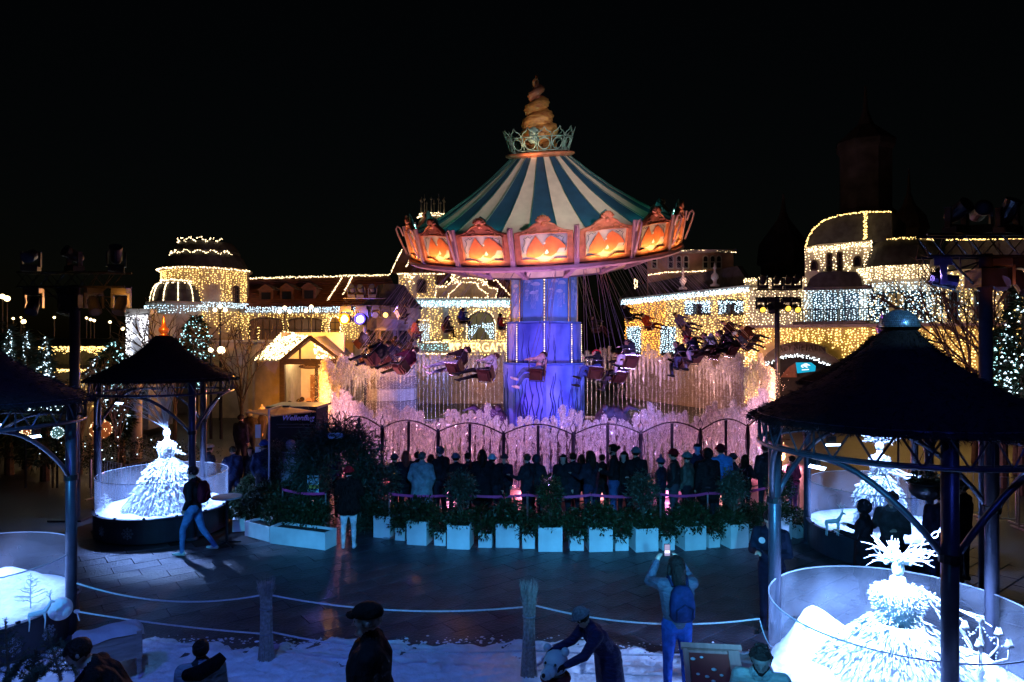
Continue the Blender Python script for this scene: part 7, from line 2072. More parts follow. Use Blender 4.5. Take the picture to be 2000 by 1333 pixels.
window(FR3, 1616, 496, 1624, 530, r3, DGLASS, 0, (1, 3), off=.05); window(FR3, 1636, 494, 1644, 530, r3, DGLASS, 0, (1, 3), off=.05); window(FR3, 1668, 502, 1681, 520, r3, DGLASS, 9, (1, 1), off=.05)
wr = [(1583, 508, 1598, 530), (1614, 494, 1626, 532), (1634, 492, 1646, 532), (1666, 500, 1683, 522), (1575, 530, 1684, 562)]
lights('', FR3.curtain(1457, 1574, 547, 690, .18, .16, .12) + FR3.curtain(1574, 1702, lambda x: 486 - (x - 1574) * .10, 562, .19, .15, .12), WARMW, .040, r3, wr)
lights('', FR3.curtain(1575, 1702, lambda x: 484 - (x - 1574) * .10, lambda x: 494 - (x - 1574) * .10, .11, .09, .3) + FR3.curtain(1455, 1574, 543, 552, .12, .10, .3), WARMW, .044, r3)
lights('', outline(FR3, [(1573, 484), (1580, 462), (1592, 444), (1610, 430), (1640, 421), (1665, 418), (1690, 414), (1740, 415)], .05, .3) + outline(FR3, [(1688, 415), (1688, 470)], .05, .3) + outline(FR3, [(1692, 415), (1692, 468)], .06, .3), WARM, .044, r3)
for (a, c) in ((1590, 1604), (1616, 1634), (1648, 1676)): window(FR3, a, 575, c, 628, r3, mat('grey_curtain_glass', (.16, .16, .17), .4, 0, .2, 2), 0, (2, 2), mat('teal_frame', (.05, .12, .16), .5), off=.05)
lights('', FR3.curtain(1572, 1702, 566, 630, .15, .12, .25), COOL, .040, r3)
b = MB(); b.bar(FR3.pt(1572, 565, .4) - Vector(r3.location), FR3.pt(1702, 562, .4) - Vector(r3.location), .5, .2); b.bar(FR3.pt(1556, 633, 1.2) - Vector(r3.location), FR3.pt(1702, 630, 1.2) - Vector(r3.location), 1.6, .15); b.build('ledge', STONE, r3)
b = MB(); b.bar(FR3.pt(1556, 606, 1.9) - Vector(r3.location), FR3.pt(1702, 603, 1.9) - Vector(r3.location), .05, .05)
for i in range(28): x = 1557 + i * 5.2; b.bar(FR3.pt(x, 606, 1.9) - Vector(r3.location), FR3.pt(x, 632, 1.9) - Vector(r3.location), .03, .03)
b.build('balcony_railing', IRON, r3)
# round tower block at right
cx4, cy4 = XZ(1768, 36), 36.8; r4_ = 84 / F * 34.5
r4 = empty('castle_round_tower', (cx4, cy4, 0), 'round castle tower with dark bell roof and blue white light curtains', 'building')
z4_ = lambda py: zt_(py, 34.5)
b = MB(); b.lathe([(r4_, 0), (r4_, z4_(524)), (r4_ + .15, z4_(521)), (r4_ + .15, z4_(517))], 44); b.build('wall', WALLM, r4)
b = MB(); b.lathe([(r4_ + .1, z4_(520)), (r4_ * .97, z4_(495)), (r4_ * .90, z4_(478)), (r4_ * .78, z4_(465)), (r4_ * .72, z4_(462)), (r4_ * .72, z4_(459)), (.2, z4_(455))], 44); b.build('bell_roof', SLATE, r4)
lights('', ring(cx4, cy4, r4_ * .76, z4_(462), -1.4, 1.5, .075) , WARM, .044, r4)
lights('', cyl_curtain(cx4, cy4, r4_ + .2, -1.5, 1.5, z4_(548), z4_(519), .12, .11, .2), WARMW, .040, r4)
FT4 = Facade(1690, 34.6, 1850, 34.4)
def tower_window(a_deg, w, gm):
    a = math.radians(a_deg); c = Vector((r4_ * math.sin(a), -r4_ * math.cos(a), (z4_(570) + z4_(628)) / 2)); hh = z4_(572) - z4_(628)
    b = MB(); b.box(c, (w, .08, hh), rz=a); o_ = b.build('window', gm, r4)
    b = MB()
    for s in (-1, 0, 1): b.box(c + Vector((math.cos(a) * s * w / 2, math.sin(a) * s * w / 2, 0)) + Vector((math.sin(a), -math.cos(a), 0)) * .05, (.09, .06, hh), rz=a)
    for s in (-.5, 0, .5): b.box(c + Vector((0, 0, s * hh)) + Vector((math.sin(a), -math.cos(a), 0)) * .05, (w, .06, .09), rz=a)
    b.build('window_frame', mat('teal_frame', (.05, .12, .16), .5), o_)
    return c, hh
angs = (-52, -30, -8, 24, 46)
for a in angs: tower_window(a, .95, WGLASS if a in (-30, 24) else DGLASS)
P = cyl_curtain(cx4, cy4, r4_ + .12, -1.5, 1.5, z4_(632), z4_(552), .16, .13, .05)
P = [p for p in P if not any(abs(math.degrees(math.atan2(p[0] - cx4, cy4 - p[1])) - a) < 4.5 and p[2] < z4_(576) for a in (-30, 24))]
lights('', P[:], COOL, .040, r4)
lights('', [p for p in cyl_curtain(cx4, cy4, r4_ + .14, -1.5, 1.5, z4_(632), z4_(552), .42, .14, .05)], WARMW, .040, r4)
# right end wall and the long warm terrace wall in front
FR5 = Facade(1835, 35, 2080, 31)
r5 = empty('castle_end_block', FR5.pt(1950, 700), 'castle end block glittering behind bare trees at the right edge', 'building'); r5.location.z = 0
wall_poly(FR5, [(1835, 800), (1835, 530), (2080, 515), (2080, 800)], 7, WALLM, 'wall', r5)
wall_poly(FR5, [(1835, 530), (1850, 468), (2080, 462), (2080, 515)], .5, SLATE, 'roof', r5, -.5)
lights('', outline(FR5, [(1850, 469), (2040, 465)], .05, .2), WARM, .042, r5)
for a in (1856, 1905, 1962): window(FR5, a, 570, a + 16, 625, r5, DGLASS, 0, (2, 2), mat('teal_frame', (.05, .12, .16), .5))
lights('', FR5.curtain(1835, 2060, 532, 725, .17, .15, .12), WARM, .042, r5, [(1855, 570, 1873, 625), (1904, 570, 1922, 625), (1961, 570, 1979, 625)])
lights('', FR5.curtain(1835, 2060, 532, 700, .40, .26, .2), COOL, .036, r5)
FR6 = Facade(1455, 35.5, 2060, 29)
r6 = empty('golden_terrace_wall', FR6.pt(1760, 700), 'long terrace front densely covered in golden bulbs below the castle', 'building'); r6.location.z = 0
arc_x = np.linspace(1478, 1648, 15)
wall_poly(FR6, [(1455, 790), (1455, 640), (2060, 634), (2060, 800), (1660, 800)] , .6, mat('golden_render', (.50, .38, .18), .8, 0, .2, 2, .2), 'wall', r6)
b = MB(); b.bar(FR6.pt(1455, 639, .2) - Vector(r6.location), FR6.pt(2060, 633, .2) - Vector(r6.location), .3, .14); b.build('coping', STONE, r6)
P = FR6.curtain(1455, 2060, 642, 790, .145, .125, .12)
lights('', avoid(P, [(1480, 682, 1645, 790), (1495, 672, 1625, 790)]), WARM, .042, r6)
lights('', FR6.curtain(1455, 1475, 640, 780, .14, .12, .2), WARMW, .036, r6)
# arched gateway with dark hood
gt = empty('arched_gateway', FR6.pt(1560, 780, .8), 'dark arched gateway rimmed with cool bulbs in the terrace front', 'gateway'); gt.location.z = 0; gtl = Vector(gt.location)
outer = [(1484, 708), (1500, 690), (1520, 676), (1545, 669), (1565, 668), (1590, 672), (1612, 680), (1614, 690), (1632, 700), (1645, 712)]
inner = [(1622, 714), (1600, 704), (1580, 697), (1560, 694), (1540, 695), (1520, 700), (1500, 709), (1484, 720)]
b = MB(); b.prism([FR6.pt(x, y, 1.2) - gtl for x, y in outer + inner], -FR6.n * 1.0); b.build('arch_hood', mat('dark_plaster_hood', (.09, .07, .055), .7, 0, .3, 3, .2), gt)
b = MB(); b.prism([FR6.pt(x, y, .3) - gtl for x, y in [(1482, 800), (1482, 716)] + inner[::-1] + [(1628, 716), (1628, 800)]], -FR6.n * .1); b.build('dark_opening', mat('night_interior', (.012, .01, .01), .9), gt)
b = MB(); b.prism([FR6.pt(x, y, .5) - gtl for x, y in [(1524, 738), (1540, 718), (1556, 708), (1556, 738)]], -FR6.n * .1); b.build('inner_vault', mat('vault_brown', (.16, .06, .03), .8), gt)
P = poly_pts([FR6.pt(x, y + 2, 1.3) for x, y in inner], .055, .06) + poly_pts([FR6.pt(x, y + 1, 1.35) for x, y in inner], .07, .07)
lights('', P, emis('gate_cool_led', (.85, .95, 1), 4.5), .036, gt)
tmm = text_mesh('relief_letters', 'AO NHAUS', .42, mat('relief_letter', (.13, .11, .09), .6), .03); 
for v in tmm.vertices: v.co.y -= v.co.x ** 2 * .055
o = link_mesh('relief_letters', tmm, gt, FR6.pt(1562, 682, 1.26) - gtl); o.rotation_euler = (PI / 2, 0, math.atan2(FR6.d.y, FR6.d.x))
scr = empty('blue_screen', FR6.pt(1572, 718, .9), 'bright cyan screen with white swirl emblem inside the gateway', 'screen')
sl = Vector(scr.location); b = MB(); b.prism([FR6.pt(x, y, .95) - sl for x, y in [(1554, 709), (1584, 709), (1593, 716), (1592, 726), (1557, 730)]], -FR6.n * .06); b.build('screen_face', emis('cyan_screen', (.01, .38, .60), 1.1), scr)
b = MB()
for q in range(3):
    c = FR6.pt(1570 + q * 4, 716 - (q % 2) * 2, .97) - sl; b.tube([c + Vector((.12 * math.cos(t), -.01, .06 * math.sin(t))) for t in np.linspace(0, 4.5, 8)], .03, 4)
b.build('swirl_emblem', emis('screen_white', (.9, 1, 1), 1.2), scr)
b = MB(); b.bar(FR6.pt(1566, 723.5, .97) - sl, FR6.pt(1580, 722.5, .97) - sl, .02, .05); b.build('caption_line', emis('screen_white', (.9, 1, 1), 1.2), scr)
# tall dark towers in the night behind
def dark_tower(px, Y, rpx, rows, label, sides=8):
    o = empty('dark_tower', (XZ(px, Y), Y, 0), label, 'tower')
    b = MB(); b.lathe([(w_ / F * Y, zt_(py, Y)) for w_, py in rows[0]], sides); b.build('tower_shaft', mat('night_stone', (.06, .055, .05), .9, 0, .4, 1.2, .4), o)
    b = MB(); b.lathe([(w_ / F * Y, zt_(py, Y)) for w_, py in rows[1]], sides); b.build('tower_roof', mat('night_roof', (.035, .032, .032), .9, 0, .4, 2, .3), o)
    lamp('SPOT', 'tower_glow_lamp', (XZ(px, Y), Y - 20, 6), 26, (1, .85, .8), (XZ(px, Y), Y, zt_(360, Y)), .5, 40, 1.0)
dark_tower(1690, 50, 0, ([(56, 700), (56, 420), (48, 412), (48, 300), (54, 292), (54, 280)], [(56, 282), (34, 262), (16, 246), (10, 230), (5, 215), (2, 170)]), 'tall dark octagonal tower with thin spire lost in the night sky')
dark_tower(1775, 46, 0, ([(32, 600), (32, 452), (36, 448)], [(37, 450), (30, 425), (12, 402), (4, 380), (1, 330)]), 'slim dark turret with needle spire right of the tall dark tower')
dark_tower(1530, 50, 0, ([(44, 600), (44, 520), (50, 515)], [(52, 516), (48, 480), (30, 455), (12, 430), (6, 415), (1, 380)]), 'dark onion domed turret left of the castle pavilion')
# ---------------------------------------------------------------- lit trees and terrace restaurant on the left, trees on the right
def lit_tree(px, Y, z_base_px, top_px, wpx, label, m, cone=True, n=260, seed=1, name='fir_tree', foliage=FIR, r=.035):
    rs = random.Random(seed)
    zb = 0.0; zt = EYE - (top_px - CY) / F * Y; rad = wpx / F * Y
    o = empty(name, (XZ(px, Y), Y, 0), label, 'tree')
    b = MB(); b.tube([(0, 0, 0), (0, 0, zt * .9)], [.14, .03], 8); b.build('trunk', BARK, o)
    k = 2600
    t = RNG.uniform(0, 1, k) ** (.7 if cone else 1); a = RNG.uniform(0, 2 * PI, k)
    z0 = zt * (.12 if cone else .35)
    zz = zt - t * (zt - z0)
    lay = .75 + .25 * np.sin(zz * 9)
    rr = rad * (t if cone else np.sin(np.clip(t, .05, .97) * PI) ** .6) * lay * RNG.uniform(.4, 1.05, k)
    P = np.stack([rr * np.cos(a), rr * np.sin(a), zz], 1); D = np.stack([np.cos(a), np.sin(a), -.35 + 0 * a], 1) + RNG.normal(size=(k, 3)) * .5
    V, Fc = blades(P, D, RNG.uniform(.15, .38, k), .05)
    link_mesh('crown', fast_mesh('crown', V, Fc, foliage), o)
    pts = []
    for i in range(n):
        t = rs.random() ** .6 * (.62 if top_px < 660 and px < 100 else 1); a = rs.uniform(-PI, 0) if rs.random() < .8 else rs.uniform(0, PI); z = zt - t * (zt - z0)
        q = rad * (t if cone else math.sin(min(.97, max(.05, t)) * PI) ** .6) * rs.uniform(.75, 1.05)
        pts.append((XZ(px, Y) + q * math.cos(a), Y + q * math.sin(a), z))
    bulbs('fairy_lights', pts, r, m, o, octa=False)
    return o
lit_tree(18, 22, 0, 632, 44, 'fir tree wrapped in cool bulbs at the left edge, leftmost of the three', COOL, n=170, seed=1, r=.030)
lit_tree(52, 23, 0, 640, 40, 'fir tree wrapped in cool bulbs at the left edge, middle of the three', COOL, n=150, seed=2, r=.030)
lit_tree(88, 21, 0, 655, 52, 'fir tree wrapped in cool bulbs left of the lighting mast', COOL, n=190, seed=3, r=.030)
lit_tree(222, 30, 0, 668, 30, 'round bush tree densely wrapped in turquoise bulbs left of the white arch', TEALB, cone=False, n=260, seed=4, name='laurel_tree', foliage=LEAF)
lit_tree(192, 28, 0, 700, 26, 'low lit tree with turquoise bulbs just right of the left mast', COOL, cone=False, n=170, seed=5, name='laurel_tree', foliage=LEAF)
lit_tree(383, 34, 0, 618, 34, 'tree wrapped in turquoise bulbs behind the left gazebo roof', TEALB, cone=False, n=300, seed=6, name='laurel_tree', foliage=LEAF)
lit_tree(238, 24, 0, 760, 18, 'slim tree with cool bulbs seen through the left gazebo', COOL, cone=False, n=90, seed=7, name='laurel_tree', foliage=LEAF)
lit_tree(1960, 20, 0, 640, 26, 'tall column tree wrapped in turquoise bulbs right of the right mast', TEALB, cone=False, n=420, seed=8, name='column_tree', foliage=LEAF)
lit_tree(1998, 19, 0, 560, 40, 'tree with cool white bulbs cut by the right edge', COOL, cone=False, n=240, seed=9, name='laurel_tree', foliage=LEAF)
# white glowing arch front with two ovals
wa = empty('white_arch_front', (XZ(268, 31), 31, 0), 'white ornamental house front edged in bulbs with two pale ovals', 'building')
def wp(px, py, Y=31): return W(px, py, Y) - Vector(wa.location)
b = MB(); b.prism([wp(246, 840), wp(246, 618), wp(290, 612), wp(290, 840)], (0, 2.5, 0)); b.build('wall', mat('night_grey_wall', (.30, .30, .33), .8), wa)
b = MB(); b.prism([wp(243, 618), wp(243, 604), wp(293, 604), wp(293, 614)], (0, .6, 0)); b.build('cap_stone', WHITEP, wa)
b = MB(); b.box((wp(266, 640).x, -.1, wp(266, 640).z), (.1, .1, .1))
ov = []
for (cx_, cy_, rx, ry) in ((265, 638, 8, 18), (266, 678, 11, 20)):
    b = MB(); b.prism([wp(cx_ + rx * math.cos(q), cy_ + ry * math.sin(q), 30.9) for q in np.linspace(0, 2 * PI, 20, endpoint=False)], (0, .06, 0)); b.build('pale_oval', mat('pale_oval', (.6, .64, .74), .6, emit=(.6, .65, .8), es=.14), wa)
P = []
for _ in range(620):
    px, py = random.uniform(246, 290), random.uniform(616, 705)
    if ((px - 265) / 8) ** 2 + ((py - 638) / 18) ** 2 < 1 or ((px - 266) / 11) ** 2 + ((py - 678) / 20) ** 2 < 1: continue
    q = W(px, py, 30.8); P.append((q.x, q.y, q.z))
bulbs('fairy_lights', P, .032, emis('white_led', (.95, .95, 1), 4.0), wa)
for px in (278,):
    c = empty('white_column', (XZ(266, 25), 25, 0), 'plain pale round column seen behind the left gazebo', 'column')
    b = MB(); b.tube([(0, 0, 0), (0, 0, 3.4)], .20, 16); b.build('shaft', WHITEP, c, smooth=True); b = MB(); b.box((0, 0, 3.45), (.6, .6, .12)); b.build('capital', WHITEP, c)
# terrace restaurant: two eaves with warm icicles, awning, lit windows
rx0 = XZ(145, 34)
rs_ = empty('terrace_restaurant', (rx0, 34, 0), 'low restaurant with two eaves of warm bulbs and pale awnings on the far left', 'building')
def rp_(px, py, Y=34): return W(px, py, Y) - Vector(rs_.location)
NW = mat('night_wall', (.16, .15, .13), .85)
b = MB(); b.prism([rp_(-200, 880), rp_(-200, 668), rp_(222, 668), rp_(222, 880)], (0, 6, 0)); b.build('wall', NW, rs_)
for y0, y1 in ((664, 678), (716, 726)):
    b = MB(); b.prism([rp_(-200, y0, 33.2), rp_(225, y0, 33.2), rp_(232, y1, 32.6), rp_(-200, y1, 32.6)], (0, .3, .05)); b.build('eave_roof', SLATE, rs_)
P = []
for _ in range(420): q = W(random.uniform(75, 215), 678 + abs(random.gauss(0, 6)), 32.5); P.append(tuple(q))
for _ in range(380): q = W(random.uniform(60, 235), 722 + abs(random.gauss(0, 3)), 32.5); P.append(tuple(q))
bulbs('fairy_lights', P, .030, WARM, rs_)
aw = empty('pale_awning', W(100, 735, 27), 'large pale awning glowing faintly above lit market windows at the left', 'awning')
al = Vector(aw.location)
b = MB(); b.add([W(52, 742, 26) - al, W(135, 746, 26) - al, W(205, 736, 29) - al, W(160, 728, 30) - al, W(90, 730, 29) - al], [(0, 1, 2, 3, 4)]); b.v = b.v; b.build('awning_cloth', mat('awning_cream', (.42, .37, .27), .8, 0, .1, 2), aw)
b = MB()
for x in (56, 132, 200): q = W(x, 742, 26.2); b.tube([(q.x - al.x, q.y - al.y, -al.z), (q.x - al.x, q.y - al.y, q.z - al.z)], .03, 5)
b.build('awning_pole', BLACKM, aw)
for i, (x0_, x1_, y0, y1, cc, e, nm_) in enumerate(((60, 76, 748, 757, (.5, .7, 1), 1.6, 'bluish'), (78, 96, 752, 764, (1, .5, .2), .5, 'amber'), (98, 118, 752, 764, (1, .66, .3), .8, 'cream'), (126, 134, 750, 764, (1, .42, .15), .4, 'narrow orange'), (228, 268, 793, 801, (1, .55, .22), .25, 'long low amber'))):
    o = empty('lit_stall_window', W((x0_ + x1_) / 2, (y0 + y1) / 2, 26.5), nm_ + ' lit stall window under the awnings on the left', 'window'); ol = Vector(o.location)
    b = MB(); b.prism([W(x, y, 26.5) - ol for x, y in ((x0_, y1), (x0_, y0), (x1_, y0), (x1_, y1))], (0, .1, 0)); b.build('pane', emis('stall_glow_%d' % i, cc, e), o)
    b = MB(); b.tube([W(x, y, 26.45) - ol for x, y in ((x0_, y1), (x0_, y0), (x1_, y0), (x1_, y1))], .04, 4, closed=True); b.build('frame', WOODD, o)
gp = empty('golden_pillar', (XZ(178, 26), 26, 0), 'stout pillar wrapped in golden bulbs between mast and left gazebo', 'pillar')
b = MB(); b.tube([(0, 0, 0), (0, 0, zt_(744, 26))], .26, 12); b.build('pillar_core', WALL2, gp)
bulbs('fairy_lights', cyl_curtain(gp.location.x, 26, .32, -1.6, 1.6, zt_(797, 26), zt_(744, 26), .13, .10, 0), .030, WARM, gp)
lamp('POINT', 'stall_lamp', (XZ(165, 27), 25, 2.6), 40, (1, .7, .35), size=.1)
# distant string lamps in the dark park
for i, (px, py, r) in enumerate(((26, 623, .07), (46, 629, .13), (41, 621, .05), (106, 621, .07), (169, 622, .07), (177, 625, .08), (184, 627, .08), (215, 630, .08), (240, 643, .10), (5, 580, .14), (14, 584, .16))):
    q = W(px, py, 40); b = MB(); b.sphere((0, 0, 0), r, 10, 8); o = empty('park_lamp', q, 'small warm globe lamp in the dark park, %s' % ['leftmost pair, upper', 'brightest one of the row', 'tiny one above the brightest', 'single one left of the mast', 'first of the close three', 'second of the close three', 'third of the close three', 'single one right of the close three', 'rightmost beside the white arch', 'high one at the very left edge', 'high one next to the left edge'][i], 'lamp', 'park lamps in the distance')
    b.build('globe', emis('park_globe', (1, .74, .36), 6), o); c = MB(); c.tube([(0, 0, -q.z), (0, 0, -r)], .04, 5); c.build('lamp_post', BLACKM, o)
# double headed street lamps along the hotel wing
for i, (px, py) in enumerate(((430, 603), (556, 606), (608, 604), (432, 685), (412, 684))):
    Y = 37 if i < 3 else 30; q = W(px, py, Y)
    o = empty('globe_lantern', (q.x, q.y, 0), ['three globed lantern by the turret wall', 'three globed lantern before the left hotel windows', 'three globed lantern before the right hotel windows', 'large round globe lamp near the terrace wall', 'smaller globe lamp left of the large round one'][i], 'lantern')
    b = MB(); b.tube([(0, 0, 0), (0, 0, q.z - .1)], [.07, .04], 8); b.build('lantern_post', BLACKM, o)
    for dx, dz in (((-.28, -.1), (0, .1), (.28, -.1)) if i < 3 else ((0, 0),)):
        b = MB(); b.sphere((dx, 0, q.z + dz), (.11 if i < 3 else (.17 if i == 3 else .11)), 10, 8); b.build('globe', emis('lantern_globe', (1, .78, .42), 7), o)
    if i < 3:
        b = MB(); b.tube([(-.28, 0, q.z - .18), (0, 0, q.z - .25), (.28, 0, q.z - .18)], .02, 5); b.build('lantern_arm', BLACKM, o)
# bulb balls
for px, py, Y, r, m, cc, lb in ((197, 840, 21, .30, AMBER, (.35, .09, .02), 'large orange wicker ball dotted with bulbs behind the left gazebo post'), (112, 846, 20, .16, COOL, (.08, .2, .2), 'small turquoise ball of bulbs left of the mast'), (50, 844, 20, .13, AMBER, (.3, .08, .02), 'small orange ball of bulbs at the far left')):
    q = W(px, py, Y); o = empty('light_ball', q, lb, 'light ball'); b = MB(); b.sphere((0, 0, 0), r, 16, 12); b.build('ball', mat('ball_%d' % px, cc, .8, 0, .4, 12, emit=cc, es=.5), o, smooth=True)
    b = MB(); b.tube([(0, 0, -q.z), (0, 0, -r)], .03, 5); b.build('stand', BLACKM, o)
    u = RNG.normal(size=(60, 3)); u /= np.linalg.norm(u, axis=1, keepdims=True); bulbs('fairy_lights', u * r * 1.03 + np.array(q), .016, WARMW if m is AMBER else COOL, o)
# scattered bulbs over a low dark hedge behind
hd_ = empty('dark_hedge', (XZ(250, 20), 20, 0), 'dark clipped hedge sprinkled with a few white bulbs behind the left display', 'hedge')
V, Fc = leaf_cloud(5200, 2.6, .5, .55, .08, .03, .1, .5); link_mesh('foliage', fast_mesh('foliage', V, Fc, LEAF), hd_, (0, 0, .95))
b = MB()
for i in range(9): b.tube([(-2.2 + i * .55, 0, 0), (-2.2 + i * .55, 0, .8)], .03, 5)
b.build('stems', BARK, hd_)
bulbs('fairy_lights', [(XZ(250, 20) + random.uniform(-2.4, 2.4), 19.45 + random.uniform(-.1, .1), 1.1 + random.uniform(-.25, .5)) for _ in range(34)], .020, COOL, hd_)
# bare birch trees, the two slender ones with pale bark
def bare_tree(x, y, h, label, m, seed, spread=.5, r0=.09):
    rs = random.Random(seed); o = empty('bare_tree', (x, y, 0), label, 'tree')
    b = MB(); b.tube([(0, 0, 0), (.05, 0, h * .3), (-.03, 0, h * .5)], [r0, r0 * .8, r0 * .6], 7); b.build('trunk', m, o, smooth=True)
    c = MB()
    for i in range(11):
        z = h * (.25 + .25 * i / 11); a = rs.uniform(0, 6.28)
        twigs(c, (0, 0, z), [(math.cos(a) * spread, math.sin(a) * spread, 1)], h * .5, r0 * .38, 3, rs, .5)
    c.build('branches', m, o); return o
PALEB = mat('pale_bark', (.30, .26, .20), .9, 0, .3, 9, .3)
bare_tree(XZ(158, 22), 22, 3.0, 'slender pale bare tree right of the left mast', PALEB, 4, .25, .06)
bare_tree(XZ(228, 22), 22, 3.0, 'slender pale bare tree behind the left gazebo', PALEB, 5, .25, .05)
bare_tree(XZ(340, 27), 27, 5.0, 'dark bare tree in front of the hotel turret', BARK, 6, .6)
bare_tree(XZ(470, 30), 30, 4.6, 'dark bare tree left of the hotel windows', BARK, 7, .5)
bare_tree(XZ(1905, 24), 24, 6.6, 'bare tree with fanned branches before the golden castle wall on the right', BARK, 8, .8, .13)
bare_tree(XZ(1985, 22), 22, 6.6, 'bare tree at the right edge before the golden wall', BARK, 9, .6, .12)
# crowd barriers
def barrier(pa, pb, h, label):
    A, B = Vector(pa), Vector(pb); o = empty('crowd_barrier', (A + B) / 2, label, 'barrier', 'steel crowd barriers'); L = Vector(o.location)
    b = MB(); b.tube([A - L, A - L + Vector((0, 0, h)), B - L + Vector((0, 0, h)), B - L], .019, 6); b.tube([A - L + Vector((0, 0, .12)), B - L + Vector((0, 0, .12))], .016, 5); b.build('barrier_frame', STEEL, o)
    n = max(4, int((B - A).length / .13))
    for i in range(1, n):
        c = A.lerp(B, i / n) - L; b = MB(); b.tube([c + Vector((0, 0, .12)), c + Vector((0, 0, h))], .008, 4); b.build('upright_bar', STEEL, o)
    b = MB(); 
    for q in (A, B): b.bar(q - L + Vector((0, -.25, .02)), q - L + Vector((0, .25, .02)), .05, .03)
    b.build('foot', STEEL, o)
barrier((XZ(245, 17.6), 17.6, 0), (XZ(305, 18.4), 18.4, 0), 1.1, 'steel crowd barrier right behind the left display')
barrier((XZ(178, 18.6), 18.6, 0), (XZ(237, 17.8), 17.8, 0), 1.1, 'steel crowd barrier left behind the left display, in shadow')
for i, (a, c, Y) in enumerate(((1772, 1842, 17.2), (1845, 1915, 16.8), (1922, 1985, 16.2), (1990, 2050, 15.6))):
    barrier((XZ(a, Y), Y, 0), (XZ(c, Y - .2), Y - .2, 0), 1.1, 'steel crowd barrier behind the right displays, %s from the left' % ordn[i])
# people round the pavilion and the kiosk
BACKP = [(487, 780, 24, .5, dict(top=(.05, .04, .06), hood=(.3, .27, .26), label='person with pale fur hood left of the kiosk crowd')), (512, 775, 25, 2.2, dict(top=(.04, .03, .05), hat=(.4, .35, .33), hatk='pom', label='person with pale bobble hat in the kiosk crowd')),
 (548, 770, 27, -.6, dict(top=(.05, .05, .07), label='person in grey jacket before the pavilion post')), (566, 765, 27.5, .2, dict(top=(.09, .08, .10), label='broad person in grey jacket before the pavilion')),
 (590, 738, 29.5, .1, dict(top=(.03, .03, .04), label='dark haired person standing in the lit pavilion doorway')), (584, 752, 28.5, .9, dict(top=(.11, .10, .12), hair=(.05, .03, .02), label='person in grey coat at the pavilion entrance', coat=.4)),
 (603, 745, 28.8, -.7, dict(top=(.40, .20, .14), hat=(.5, .32, .24), label='person in salmon coat and beanie at the pavilion entrance')), (618, 770, 28, .2, dict(top=(.12, .09, .18), label='person in lilac grey jacket right of the pavilion entrance')),
 (532, 792, 23.5, 1.5, dict(top=(.04, .03, .06), hat=(.25, .05, .07), label='person with maroon beanie behind the parasol')), (470, 800, 22.5, -.3, dict(top=(.04, .04, .07), label='dark clad person left behind the kiosk pole'))]
for (px, py, Y, yaw, kw) in BACKP:
    kw = dict(kw); z = EYE - (py - CY) / F * Y; person(kw.pop('label'), (XZ(px, Y), Y, 0), yaw, h=max(1.45, min(1.85, z)), leg=(.03, .03, .045), group='visitors by the pavilion', vox=.032, **kw)
# people by the right displays
person('hooded person in long black coat beside the back right display', (XZ(1687, 11.2), 11.2, 0), .9, h=1.66, top=(.012, .012, .018), leg=(.015, .015, .02), hood=True, coat=.9, vox=.022, arms=('hold', 'hold'))
person('person with curly brown hair in dark parka looking down at the back right display', (XZ(1742, 11.4), 11.4, 0), 2.4, h=1.74, top=(.035, .04, .045), leg=(.02, .02, .03), hair=(.13, .05, .04), hairk='curly', vox=.020, arms=('front', 'hold'), face=True, scarf=(.10, .12, .14), headpitch=.3)
person('person in dark navy jacket behind the black gazebo post on the right', (XZ(1838, 11.6), 11.6, 0), -.7, h=1.74, top=(.015, .02, .05), leg=(.02, .03, .10), vox=.024)
person('dark clad person with arms crossed in the shadow at the right', (XZ(1880, 12.2), 12.2, 0), .6, h=1.78, top=(.015, .015, .02), leg=(.02, .02, .025), arms=('front', 'front'), vox=.024)
r_, inf = person('man in dark jacket with round badge looking at his phone by the gazebo post', (XZ(1507, 10.05), 10.05, 0), 2.55, h=1.80, top=(.015, .02, .045), leg=(.02, .02, .05), hair=(.03, .02, .02), headpitch=.5, arms=('front', 'front'), vox=.018, face=True, fingers=True, bend=.10)
h0 = p2w(r_, inf, (inf['hands'][0] + inf['hands'][1]) / 2)
ph = MB(); ph.box((0, 0, 0), (.075, .15, .010)); o = ph.build('mobile_phone', BLACKM, loc=h0 + Vector((0, -.01, .03))); tag(o, 'black mobile phone in the hands of the man by the post', 'phone'); o.rotation_euler = (.6, 0, 2.5)
bd = MB(); bd.lathe([(.001, 0), (.045, 0), (.045, .006), (.001, .006)], 16); q = inf['sp']((.09, .135, 1.33)); q.z += inf['off']; o = bd.build('jacket_badge', WHITEP, r_, loc=q); o.rotation_euler = (-PI / 2, 0, 0)
# hanging dark wreath basket at the right
q = W(1808, 948, 9.9); o = empty('hanging_basket', q, 'dark round hanging basket of greenery under the truss on the right', 'basket')
b = MB(); b.sphere((0, 0, -.06), .22, 16, 10, (1, 1, .75)); b.build('bowl', BLACKM, o, smooth=True); b = MB(); b.lathe([(.22, .02), (.24, .04), (.22, .06)], 20)
for k in range(3): b.tube([(.2 * math.cos(k * 2.1), .2 * math.sin(k * 2.1), .05), (0, 0, .55)], .006, 4)
b.tube([(0, 0, .55), (0, 0, 3.55 - q.z)], .006, 4)
b.build('hanger', BLACKM, o); V, Fc = leaf_cloud(260, .24, .24, .12, .09, .03); link_mesh('greenery', fast_mesh('greenery', V, Fc, LEAF), o, (0, 0, .08))
